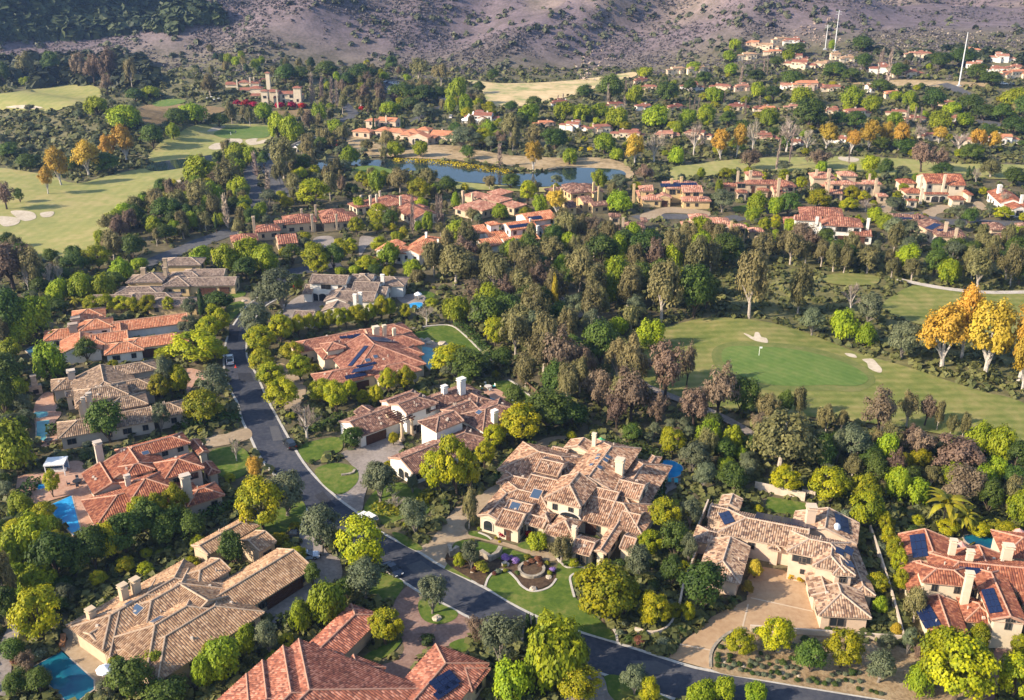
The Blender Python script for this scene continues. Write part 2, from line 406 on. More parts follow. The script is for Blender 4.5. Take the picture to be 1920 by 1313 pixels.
# golf course, left
sheet('fairway', [(-60, 322), (75, 327), (140, 345), (200, 332), (265, 318), (345, 313), (338, 345), (300, 368), (262, 387), (235, 402), (215, 432), (185, 465), (120, 492), (60, 482), (0, 452), (-60, 440)], turf_far, .06, step=8)
sheet('fairway', z1.poly([(-90, 530), (0, 528), (300, 488), (480, 478), (560, 505), (540, 570), (380, 600), (280, 628), (0, 620), (-90, 620)]), turf_far, .08, step=10)
sheet('fairway', z1.poly([(830, 880), (940, 770), (1080, 708), (1180, 698), (1300, 698), (1520, 708), (1510, 790), (1450, 835), (1330, 860), (1230, 862), (1160, 890), (900, 915)]), turf_far, .06, step=8)
sheet('putting_green', z1.poly([(1195, 755), (1250, 728), (1350, 718), (1500, 715), (1500, 770), (1400, 780), (1260, 778)]), green_m, .2, step=6)
for P in ([(1160, 738), (1200, 716), (1262, 712), (1225, 732), (1180, 742)], [(1262, 788), (1320, 778), (1356, 788), (1345, 812), (1290, 814)], [(1375, 790), (1440, 778), (1435, 798), (1490, 784), (1480, 805), (1400, 816)], [(1168, 828), (1210, 806), (1272, 812), (1240, 838), (1185, 842)],
          [(60, 1192), (120, 1184), (188, 1196), (200, 1228), (130, 1242)], [(-20, 1222), (50, 1218), (112, 1232), (95, 1262), (20, 1272)], [(228, 1198), (300, 1190), (290, 1216), (240, 1222)], [(940, 1030), (1010, 1012), (1000, 1030), (950, 1045)], [(30, 605), (140, 592), (240, 606), (180, 614)]):
    sheet('sand_bunker', z1.poly(P), sand, .16, step=4)
pond_m = water_mat('pond water', (.016, .030, .034), .045, .10, .2, (.012, .024, .026))
sheet('pond_water', z1.poly([(810, 930), (900, 908), (1060, 890), (1220, 868), (1238, 905), (1050, 940), (900, 962), (828, 956)]), pond_m, .1, step=8)
sheet('vineyard_soil', z1.poly([(758, 640), (800, 598), (900, 585), (1060, 590), (1260, 610), (1180, 645), (960, 645), (930, 705), (820, 702)]), vine_m, .1, step=8)
sheet('tee_lawn', z1.poly([(850, 580), (920, 562), (1000, 558), (1040, 572), (960, 596), (880, 600)]), green_m, .18, step=6)
sheet('vineyard_soil', z1.poly([(1500, 630), (1620, 620), (1720, 615), (1740, 650), (1560, 655)]), vine_m, .1, step=8)
# middle distance
sheet('fairway', z2.poly([(670, 452), (760, 455), (830, 465), (960, 470), (1200, 460), (1400, 440), (1550, 418), (1640, 406), (1640, 432), (1480, 470), (1380, 512), (1200, 562), (1020, 602), (900, 604), (840, 592), (790, 545), (780, 490)]), tan_far, .1, step=10)
sheet('dry_bank', z2.poly([(60, 765), (160, 790), (300, 850), (420, 835), (520, 815), (700, 828), (900, 868), (1200, 888), (1450, 888), (1590, 925), (1640, 990), (1590, 1010), (1540, 960), (1250, 945), (1100, 965), (950, 935), (700, 905), (300, 885), (130, 875), (30, 800)]), dry_m, .1, step=8)
sheet('lake_water', z2.poly([(-120, 905), (40, 893), (175, 900), (330, 895), (480, 905), (640, 925), (790, 950), (900, 962), (1000, 978), (1140, 972), (1250, 947), (1400, 945), (1550, 955), (1590, 985), (1500, 1012), (1350, 1040), (1080, 1050), (800, 1032), (620, 1020), (540, 1002), (430, 962), (270, 965), (60, 930), (-110, 960)]), pond_m, .14, step=10)
sheet('putting_green', z2.poly([(60, 948), (160, 932), (240, 945), (290, 968), (200, 1012), (80, 1002)]), green_m, .2, step=6)
sheet('fairway', z2.poly([(560, 1012), (640, 1022), (800, 1036), (1080, 1054), (1180, 1052), (1150, 1080), (780, 1068), (600, 1060)]), turf_far, .18, step=8)
sheet('fairway', z3.poly([(-60, 940), (60, 925), (200, 905), (450, 888), (670, 884), (870, 880), (1240, 893), (1480, 918), (2000, 935), (2000, 1005), (1700, 1005), (1200, 1000), (900, 965), (600, 968), (300, 968), (0, 1010), (-60, 1000)]), turf_far, .1, step=8)
sheet('sand_bunker', z3.poly([(868, 886), (920, 880), (985, 895), (965, 912), (890, 905)]), sand, .2, step=4)
sheet('lawn', [(1600, 158), (1700, 150), (1860, 158), (1800, 164)], dry_m, .1, step=10, smooth=True)
# ------------------------------------------------------------------ road with kerbs
RL = [(492, 553), (467, 571), (447, 596), (433, 618), (422, 649), (420, 688), (432, 731), (446, 758), (454, 788), (469, 819), (486, 855), (510, 886), (538, 915), (576, 958), (636, 1010), (704, 1057), (757, 1092), (787, 1111), (831, 1133), (888, 1163), (985, 1208), (1092, 1251), (1163, 1276), (1284, 1318), (1420, 1350)]
RR = [(522, 560), (497, 575), (478, 597), (466, 620), (463, 668), (482, 705), (503, 752), (523, 789), (543, 825), (570, 869), (602, 906), (640, 940), (673, 964), (717, 1000), (784, 1035), (831, 1064), (911, 1104), (994, 1151), (1076, 1182), (1156, 1206), (1280, 1246), (1330, 1258), (1448, 1279), (1632, 1309), (1720, 1322)]
RLs, RRs = spline(RL, 4, False), spline(RR, 4, False)
sheet('road', RLs+RRs[::-1], asphalt, .05, smooth=False, step=12)
kerb_m = mat('kerb concrete', (.46, .43, .38), .9, noise=.25, nscale=1.5)
strip('kerb', RLs, .55, .13, kerb_m, 0, kind='structure'); strip('kerb', RRs, .55, .13, kerb_m, 0, kind='structure')
def band(name, P, w, m, z, wd=None):
    P = spline(P, 5, False); Q = [ground(*p).xy for p in P]; L, R = [], []
    for i, p in enumerate(Q):
        d = (Q[min(i+1, len(Q)-1)]-Q[max(i-1, 0)]).normalized(); nn = Vector((-d.y, d.x))*w/2
        L.append(tuple(p+nn)); R.append(tuple(p-nn))
    return sheet(name, L+R[::-1], m, z, smooth=False, world=True, step=w)
band('road', [(505, 552), (530, 522), (545, 512), (600, 502), (640, 497)], 7.5, asphalt, .05)
band('road', z4.poly([(700, 190), (860, 150), (960, 110), (1060, 75), (1110, 50), (1190, 20), (1300, -20)]), 8, asphalt2, .06)
band('road', z1.poly([(1455, 1200), (1440, 1130), (1412, 1040), (1400, 980), (1420, 930), (1480, 890)]), 6, asphalt2, .08)
band('road', z1.poly([(1590, 1110), (1550, 1040), (1510, 960), (1490, 900), (1540, 850), (1640, 830), (1720, 805), (1800, 775), (1850, 730)]), 7, asphalt2, .08)
band('road', z2.poly([(-20, 700), (40, 660), (70, 640), (20, 590), (-30, 560)]), 7, asphalt2, .1)
band('road', z2.poly([(400, 690), (470, 640), (560, 600), (600, 570), (560, 540), (520, 510)]), 6, asphalt2, .1)
band('road', z3.poly([(1450, 470), (1510, 490), (1560, 515), (1600, 540)]), 9, asphalt2, .1)
band('road', z3.poly([(1640, 680), (1700, 685), (1740, 690), (1780, 710)]), 9, asphalt2, .1)
band('road', z3.poly([(330, 1215), (200, 1235), (0, 1215), (-180, 1215), (-260, 1225)]), 8, asphalt2, .08)
band('road', z3.poly([(1200, 1220), (1330, 1205), (1440, 1240), (1640, 1245), (1960, 1255)]), 8, asphalt2, .08)
sheet('parking_ground', z2.poly([(240, 462), (300, 455), (410, 490), (400, 510), (300, 530), (245, 520)]), asphalt2, .15, step=10)
band('cart_path', z6.poly([(1200, 255), (1300, 278), (1480, 310), (1700, 330), (1960, 328)]), 2.6, conc, .11)
band('cart_path', z5.poly([(1520, 630), (1560, 690), (1600, 760), (1680, 840), (1760, 880), (1900, 935)]), 2.6, stone_grey, .11)
band('cart_path', z6.poly([(0, 935), (180, 1010), (330, 1090), (420, 1150)]), 2.6, stone_grey, .11)
band('cart_path', z5.poly([(1120, 320), (1200, 350), (1290, 410), (1350, 470)]), 2.6, stone_grey, .11)
band('path', z7.poly([(-20, 1313), (15, 1180), (25, 1060), (60, 960), (95, 890)]), 2.4, stone_grey, .06)
# ------------------------------------------------------------------ drives, courts, terraces
sheet('driveway', [(425, 556), (440, 568), (463, 573), (490, 556), (467, 559), (432, 552)], stone_tan, .07)
zG = Z(520, 500, K6); zI = Z(640, 690, 5.294); zJ = Z(880, 800, 4.775); zK = Z(1270, 910, 4.775); zL = Z(1640, 970, 6.803)
zA = Z(0, 1093, K6); zB = Z(120, 780, K6); zC = Z(60, 660, K6); zE = Z(80, 470, 5.03); zM = Z(400, 1100, 6.0); zMr = Z(640, 1100, 6.0); zLb = Z(1600, 1093, K6)
zKd = Z(1240, 1093, 3.133); zJd = Z(820, 1000, 3.114)
sheet('driveway', [(530, 590), (540, 570), (560, 556), (575, 551), (606, 566), (610, 578), (580, 590), (548, 598)], stone_grey, .07)
sheet('driveway', [(518, 681), (545, 690), (570, 715), (572, 745), (556, 765), (537, 776), (523, 745), (522, 715)], stone_tan, .07)
sheet('driveway', [(640, 850), (681, 836), (731, 819), (757, 838), (748, 858), (724, 876), (704, 884), (692, 905), (684, 930), (674, 962), (632, 930), (660, 905), (668, 885), (655, 868)], stone_grey, .07)
sheet('driveway', [(784, 1036), (807, 1015), (828, 987), (854, 953), (880, 938), (905, 924), (935, 905), (960, 880), (1008, 829), (1058, 818), (1062, 826), (1018, 842), (985, 880), (945, 918), (901, 963), (872, 983), (882, 1000), (921, 1010), (975, 1026), (1029, 1036), (1045, 1050), (1020, 1052), (980, 1036), (935, 1022), (885, 1011), (856, 1018), (843, 1035), (836, 1066)], stone_tan, .07)
sheet('driveway', [(1252, 1234), (1281, 1205), (1336, 1157), (1400, 1126), (1402, 1085), (1417, 1062), (1467, 1070), (1508, 1090), (1524, 1144), (1538, 1157), (1543, 1186), (1470, 1184), (1406, 1182), (1385, 1181), (1361, 1192), (1339, 1211), (1331, 1233), (1333, 1257)], stone_drive, .07, smooth=False)
sheet('driveway', [(793, 1111), (764, 1101), (741, 1127), (732, 1158), (750, 1191), (757, 1221), (740, 1240), (714, 1250), (700, 1275), (735, 1300), (774, 1252), (800, 1225), (841, 1212), (875, 1196), (893, 1178), (886, 1164), (840, 1140)], brick_pave, .07)
sheet('lawn', [(785, 1130), (800, 1122), (832, 1136), (858, 1150), (850, 1164), (825, 1172), (798, 1166), (786, 1150)], lawn_m, .11)
sheet('driveway', [(497, 1140), (510, 1168), (540, 1165), (580, 1130), (612, 1100), (640, 1085), (637, 1050), (612, 1035), (601, 1000), (590, 968), (572, 963), (560, 1010), (572, 1050), (562, 1090)], stone_grey, .07)
sheet('driveway', [(385, 820), (420, 815), (464, 804), (470, 822), (425, 835), (389, 838)], stone_tan, .07)
sheet('driveway', [(348, 694), (382, 698), (400, 710), (362, 725), (352, 742)], terra, .07)
sheet('driveway', [(1838, 1250), (1858, 1230), (1874, 1210), (1894, 1210), (1907, 1240), (1880, 1267), (1867, 1294), (1860, 1320), (1818, 1320), (1836, 1278)], brick_pave, .07)
z_f = Z(1100, 310, K6); z_w = Z(1600, 300, K6)
sheet('driveway', z_f.poly([(600, 560), (760, 500), (950, 470), (1250, 500), (1390, 540), (1330, 580), (1120, 545), (880, 540), (790, 600), (640, 605)]), stone_tan, .08)
sheet('driveway', z_w.poly([(290, 560), (340, 490), (480, 460), (500, 500), (430, 540), (420, 610), (300, 605)]), stone_tan, .08)
sheet('driveway', z_w.poly([(770, 590), (860, 540), (960, 510), (1090, 520), (1060, 580), (940, 610), (900, 640)]), stone_tan, .08)
sheet('driveway', z_w.poly([(1340, 560), (1350, 480), (1420, 470), (1490, 530), (1480, 560)]), stone_tan, .08)
sheet('driveway', Z(640, 320, K6).poly([(210, 750), (330, 745), (420, 790), (300, 840), (240, 930), (200, 960)]), stone_grey, .08)
sheet('driveway', Z(420, 340, K6).poly([(1010, 640), (1200, 620), (1230, 700), (1130, 800), (1000, 790)]), stone_grey, .08)
joint_m = mat('paving joint', (.48, .38, .27), .9)
for P in ([(525, 92), (700, 130), (890, 172)], [(510, 130), (492, 200), (476, 266)], [(108, 364), (200, 382), (296, 402)]): band('paving_joint', zKd.poly(P), .28, joint_m, .09)
tar = ground_mat('asphalt patch', [(.026, .028, .036), (.032, .034, .042), (.04, .042, .05)], (.3, 2)); tar2 = ground_mat('asphalt faded', [(.075, .075, .082), (.085, .085, .09), (.10, .098, .1)], (.3, 2))
for i, P in enumerate(([(445, 700), (470, 700), (476, 716), (450, 716)], [(505, 800), (522, 800), (532, 826), (512, 828)], [(590, 930), (606, 922), (630, 950), (612, 958)], [(760, 1062), (790, 1052), (830, 1080), (796, 1092)], [(930, 1150), (960, 1142), (990, 1158), (958, 1170)], [(1180, 1240), (1230, 1240), (1280, 1262), (1220, 1266)], [(430, 610), (450, 612), (446, 640), (428, 640)])): sheet('road_patch', P, (tar, tar2)[i % 2], .055, smooth=False, keep=False)
# gardens and lawns
sheet('lawn', z5.poly([(400, 562), (460, 530), (520, 515), (620, 515), (700, 570), (760, 630), (838, 712), (770, 695), (700, 655), (600, 622), (480, 605)]), lawn_m, .08)
sheet('lawn', zG.poly([(1600, 290), (1700, 285), (1770, 320), (1740, 380), (1650, 400)]), lawn_m, .06)
sheet('lawn', zI.poly([(1490, 150), (1640, 130), (1740, 175), (1830, 250), (1920, 320), (1930, 430), (1850, 410), (1700, 310), (1560, 220)]), lawn_m, .06)
sheet('lawn', [(590, 885), (612, 872), (640, 870), (668, 880), (670, 905), (640, 928), (612, 915)], lawn_m, .09)
sheet('lawn', [(683, 960), (700, 925), (740, 905), (790, 920), (805, 945), (800, 965), (760, 972), (720, 985)], lawn_m, .06)
sheet('lawn', [(735, 1000), (758, 1004), (792, 1028), (778, 1033), (750, 1018)], lawn_m, .07)
sheet('lawn', [(850, 1022), (880, 1014), (940, 1026), (990, 1042), (1015, 1056), (1000, 1070), (960, 1056), (900, 1045), (860, 1050)], lawn_m, .06)
sheet('lawn', [(833, 1068), (842, 1054), (875, 1075), (884, 1090)], lawn_m, .08, smooth=False)
sheet('lawn', [(912, 1100), (925, 1072), (950, 1068), (980, 1090), (1010, 1110), (1040, 1090), (1045, 1062), (1060, 1052), (1110, 1062), (1130, 1080), (1080, 1100), (1078, 1120), (1110, 1150), (1155, 1195), (1152, 1203), (1076, 1180), (994, 1149)], lawn_m, .06)
sheet('planting_bed', [(836, 1055), (852, 1030), (900, 1042), (960, 1054), (1010, 1058), (1035, 1066), (1042, 1085), (1020, 1102), (985, 1108), (965, 1085), (940, 1067), (915, 1078), (905, 1098), (885, 1088)], mulch, .09)
sheet('lawn', zJ.poly([(0, 940), (90, 950), (180, 1005), (185, 1025), (90, 1000), (0, 975)]), lawn_m, .08)
sheet('lawn', zJ.poly([(430, 1070), (500, 1035), (570, 1050), (600, 1105), (500, 1105)]), lawn_m, .08)
sheet('lawn', zK.poly([(805, 105), (1000, 135), (1170, 170), (1180, 260), (1030, 270), (780, 235)]), lawn_m, .06, smooth=False)
sheet('sandy_bed', [(1337, 1258), (1345, 1215), (1372, 1192), (1410, 1186), (1540, 1192), (1640, 1205), (1720, 1225), (1800, 1260), (1840, 1330), (1720, 1322), (1632, 1309), (1448, 1279)], sandy, .05)
sheet('lawn', [(560, 840), (600, 825), (636, 822), (640, 845), (600, 862), (575, 868)], lawn_m, .06)
sheet('lawn', zE.poly([(1740, 520), (1880, 480), (1900, 530), (1830, 610), (1750, 690), (1740, 600)]), lawn_m, .06)
sheet('lawn', zE.poly([(1750, 400), (1900, 390), (1900, 430), (1790, 450)]), lawn_m, .06)
sheet('lawn', [(392, 850), (440, 838), (465, 850), (470, 880), (440, 900), (410, 890)], lawn_m, .05)
sheet('lawn', z7.poly([(1400, 330), (1640, 200), (1710, 230), (1690, 320), (1560, 400), (1450, 400)]), lawn_m, .05)
sheet('lawn', [(705, 1075), (745, 1085), (757, 1098), (740, 1125), (715, 1128), (690, 1110)], lawn_m, .05)
sheet('lawn', zMr.poly([(1210, 660), (1390, 590), (1450, 700), (1350, 740)]), lawn_m, .06)
sheet('lawn', zMr.poly([(400, 830), (560, 760), (680, 620), (620, 590), (300, 760), (250, 830)]), lawn_m, .06)
sheet('lawn', Z(1340, 290, K6).poly([(210, 590), (390, 570), (420, 620), (330, 650), (220, 640)]), lawn_m, .06)
sheet('lawn', zLb.poly([(1360, 740), (1420, 720), (1520, 800), (1400, 920), (1340, 850)]), lawn_m, .05)
sheet('lawn', [(1130, 1275), (1160, 1268), (1230, 1300), (1250, 1316), (1150, 1316)], lawn_m, .05)
sheet('driveway', [(1095, 1256), (1130, 1270), (1140, 1300), (1150, 1325), (1050, 1325), (1080, 1290)], stone_grey, .06)
# terraces and pools
sheet('patio', zA.poly([(690, 770), (760, 640), (700, 560), (760, 430), (860, 560), (1000, 700), (1150, 830), (1230, 870), (1250, 1050), (1180, 1250), (1060, 1210), (1050, 1090)]), stone_tan, .07)
sheet('patio', z7.poly([(90, 130), (100, 60), (300, 40), (460, 20), (500, 120), (560, 250), (600, 345), (470, 385), (395, 168), (280, 200), (210, 240)]), terra, .06, smooth=False)
sheet('patio', zC.poly([(20, 640), (120, 480), (230, 460), (250, 560), (330, 690), (260, 800), (300, 940), (230, 1060), (120, 1070), (60, 960)]), terra, .06)
sheet('patio', zG.poly([(1330, 340), (1420, 320), (1560, 315), (1640, 330), (1662, 370), (1600, 425), (1480, 425), (1400, 415)]), stone_grey, .08)
sheet('patio', zI.poly([(1440, 285), (1420, 215), (1540, 215), (1640, 270), (1840, 410), (1790, 455), (1680, 385), (1560, 325)]), terra, .07)
sheet('patio', zJ.poly([(1720, 470), (1800, 460), (1890, 475), (1905, 520), (1820, 570), (1770, 600), (1740, 660), (1725, 620), (1770, 560), (1720, 520)]), stone_grey, .07)
sheet('patio', z5.poly([(400, 640), (430, 598), (520, 605), (612, 622), (600, 650), (500, 640), (440, 650)]), stone_grey, .1)
sheet('patio', zL.poly([(1050, 290), (1160, 330), (1260, 360), (1180, 390), (1060, 370)]), terra, .06)
sheet('patio', zB.poly([(0, 560), (200, 520), (280, 700), (300, 800), (100, 900), (0, 840)]), terra, .06)
pool_blue = water_mat('pool water bright', (.03, .32, .60), .05, .25, .5, (.02, .22, .48))
pool_deep = water_mat('pool water deep', (.008, .07, .13), .04, .15, .25, (.01, .13, .18))
pool_teal = water_mat('pool water teal', (.10, .34, .34), .05, .2, .3, (.08, .27, .28))
coping_m = mat('pool coping', (.42, .35, .28), .8, noise=.2, nscale=2)
def pool(P, m, label, smooth=True, w=.55, cop=True):
    c = ground(sum(p[0] for p in P)/len(P), sum(p[1] for p in P)/len(P))
    t = thing('swimming_pool', label, 'pool', c, group='swimming pools behind the houses')
    Q = spline(P, 5) if smooth else P
    o = sheet('water', Q, m, .1, smooth=False); o.parent = t; o.matrix_parent_inverse = Matrix.Translation(-c); del o['kind']
    if cop:
        k = strip('coping', Q, w, .2, coping_m, closed=True); k.parent = t; k.matrix_parent_inverse = Matrix.Translation(-c)
    return t
pool(zA.poly([(360, 960), (690, 775), (1050, 1100), (1050, 1200), (870, 1330), (740, 1330)]), pool_deep, 'dark blue swimming pool with spa in the near left corner below the tan roofed house', False)
pool([(84, 953), (134, 931), (152, 998), (140, 1006), (118, 985)], pool_blue, 'bright blue swimming pool beside the terracotta deck of the red roofed house', False)
pool([(69, 792), (92, 789), (92, 811), (83, 829), (69, 822)], pool_teal, 'pale teal swimming pool left of the weathered brown roofed house', False)
pool([(48, 658), (59, 651), (89, 649.5), (80, 662), (64, 673)], water_mat('pool water grey', (.05, .13, .2), .05, .1, .3), 'grey blue raised pool at the left end of the orange roofed courtyard house', False)
pool(zG.poly([(1450, 445), (1520, 412), (1620, 412), (1610, 470), (1500, 480)]), pool_blue, 'small blue pool on the round terrace behind the white walled house')
pool(z5.poly([(430, 672), (470, 660), (520, 662), (530, 690), (508, 760), (470, 730)]), pool_teal, 'teal pool below the rock edge behind the solar roofed red house')
pool(z5.poly([(430, 645), (450, 633), (490, 635), (515, 648), (490, 660), (450, 662)]), pool_teal, 'round teal spa at the top of the pool behind the solar roofed red house', w=.4)
pool(zI.poly([(1450, 300), (1560, 335), (1680, 395), (1780, 462), (1750, 485), (1640, 450), (1500, 345)]), pool_deep, 'long curved dark lap pool behind the brown roofed white house')
pool(zJ.poly([(1720, 325), (1800, 310), (1890, 350), (1910, 400), (1870, 450), (1800, 465), (1735, 455)]), pool_blue, 'rounded bright blue pool behind the pink tan tiled mansion')
pool(zL.poly([(1130, 262), (1180, 238), (1280, 235), (1430, 250), (1620, 285), (1560, 350), (1500, 410), (1380, 385), (1200, 345)]), pool_deep, 'dark pool behind the red roofed house at the right edge')
pool(zC.poly([(20, 700), (60, 680), (165, 680), (170, 720), (120, 740), (40, 745)]), pool_teal, 'small hot tub beside the pale teal pool', w=.5)
pool(z7.poly([(200, 115), (250, 100), (268, 125), (215, 140)]), pool_blue, 'small blue spa tub up the bank from the bright blue pool', False)
pool(zA.poly([(590, 830), (690, 775), (770, 850), (640, 905)]), pool_deep, 'dark square spa set in the corner of the dark blue pool', False, .5)
# ------------------------------------------------------------------ houses
CLAY = {
 'pinktan': [(.35, .195, .115), (.40, .235, .145), (.17, .095, .06), (.45, .29, .19), (.37, .21, .125), (.25, .14, .09), (.47, .32, .215), (.19, .105, .07)],
 'tan': [(.34, .205, .115), (.40, .255, .15), (.22, .13, .08), (.44, .295, .185), (.28, .165, .095), (.37, .23, .135)],
 'tanrose': [(.36, .23, .145), (.42, .29, .19), (.21, .125, .085), (.46, .33, .23), (.31, .19, .12), (.39, .26, .17), (.15, .095, .07)],
 'red': [(.28, .098, .052), (.33, .125, .068), (.21, .07, .042), (.38, .16, .09), (.25, .085, .048), (.17, .06, .04)],
 'brick': [(.28, .115, .072), (.34, .15, .095), (.19, .075, .053), (.38, .19, .125), (.25, .10, .066)],
 'orange': [(.44, .17, .085), (.50, .22, .12), (.36, .13, .07), (.53, .26, .15), (.47, .19, .10)],
 'brown': [(.20, .12, .085), (.25, .155, .11), (.14, .085, .065), (.29, .19, .14), (.22, .135, .095)],
 'darkred': [(.19, .10, .072), (.25, .135, .095), (.12, .062, .05), (.33, .21, .155), (.16, .085, .065), (.22, .12, .085), (.09, .05, .042)],
 'grey': [(.23, .165, .125), (.28, .205, .155), (.16, .115, .09), (.31, .235, .185), (.25, .18, .14)],
 'rose': [(.40, .19, .125), (.46, .24, .16), (.32, .14, .095), (.49, .28, .2), (.36, .165, .11)],
}
CAPC = {'pinktan': (.46, .33, .24), 'tan': (.45, .33, .23), 'tanrose': (.48, .36, .27), 'red': (.50, .28, .19), 'brick': (.46, .25, .17), 'orange': (.52, .30, .19), 'brown': (.33, .24, .18), 'darkred': (.40, .25, .18), 'grey': (.36, .28, .22), 'rose': (.50, .33, .24)}
WALLC = {'cream': (.62, .52, .38), 'white': (.74, .70, .63), 'tan': (.52, .40, .27), 'ochre': (.56, .41, .21), 'stucco': (.50, .42, .34), 'pink': (.60, .45, .33), 'stone': (.48, .42, .33)}
wood = mat('dark wood', (.10, .045, .028), .6, noise=.3, nscale=3)
glass = mat('window glass', (.02, .025, .03), .08, spec=.6)
framem = mat('window frame', (.11, .09, .075), .6)
framew = mat('pale window frame', (.55, .5, .43), .6)
panel_m = mat('solar cell', (.010, .018, .055), .3, spec=.35)
skyl_m = mat('skylight glass', (.05, .08, .13), .08, spec=.7)
flue_m = mat('chimney metal', (.32, .33, .35), .5, metal=.6)
HOUSES = []      # for labels: (name for neighbours, centre)
FOOT = []        # plan rectangles of wings
def winmesh():
    b = MB()
    for (x, z, w, h) in ((-.47, 0, .06, 1), (.47, 0, .06, 1), (0, .47, .88, .06), (0, -.47, .88, .06), (0, 0, .05, .88)): b.box((x, 0, z), (w, .16, h))
    f = b.mesh('window', framem)
    b = MB(); b.box((0, 0, 0), (.88, .06, .88)); p = b.mesh('pane', glass)
    return f, p
WF, WP = winmesh()
def arch_mesh(n=8):
    pts = [(-.5, -.5), (.5, -.5), (.5, .18)]+[(.5*math.cos(math.pi*i/n), .18+.32*math.sin(math.pi*i/n)) for i in range(1, n)]+[(-.5, .18)]
    b = MB(); k = len(pts)
    for y in (-.06, .06): b.face([(x, y, z) for x, z in (pts if y < 0 else pts[::-1])])
    for i in range(k):
        a, c = pts[i], pts[(i+1) % k]; b.face([(a[0], -.06, a[1]), (a[0], .06, a[1]), (c[0], .06, c[1]), (c[0], -.06, c[1])])
    return b
AP = arch_mesh().mesh('pane', glass)
def ring_mesh(n=8):
    def pts(s, t): return [(-.5*s, -.5), (.5*s, -.5), (.5*s, .18)]+[(.5*s*math.cos(math.pi*i/n), .18+.32*t*math.sin(math.pi*i/n)) for i in range(1, n)]+[(-.5*s, .18)]
    A, Bq = pts(1.14, 1.2), pts(.98, .98); b = MB(); k = len(A)
    for i in range(k):
        j = (i+1) % k
        for y0, y1 in ((-.1, .1),):
            b.face([(A[i][0], y0, A[i][1]), (A[j][0], y0, A[j][1]), (Bq[j][0], y0, Bq[j][1]), (Bq[i][0], y0, Bq[i][1])])
            b.face([(A[i][0], y0, A[i][1]), (A[i][0], y1, A[i][1]), (A[j][0], y1, A[j][1]), (A[j][0], y0, A[j][1])])
            b.face([(Bq[i][0], y0, Bq[i][1]), (Bq[j][0], y0, Bq[j][1]), (Bq[j][0], y1, Bq[j][1]), (Bq[i][0], y1, Bq[i][1])])
    return b.mesh('arched_window', framew)
AF = ring_mesh()
def garmesh():
    b = MB(); b.box((0, 0, 0), (1, .1, 1))
    for i in range(4):
        for j in range(4): b.box((-.375+.25*i, -.07, -.375+.25*j), (.22, .05, .2))
    return b.mesh('garage_door', wood)
GM = garmesh()
def flat(b, A, Bp, pts, du, dv, w, step):
    pass
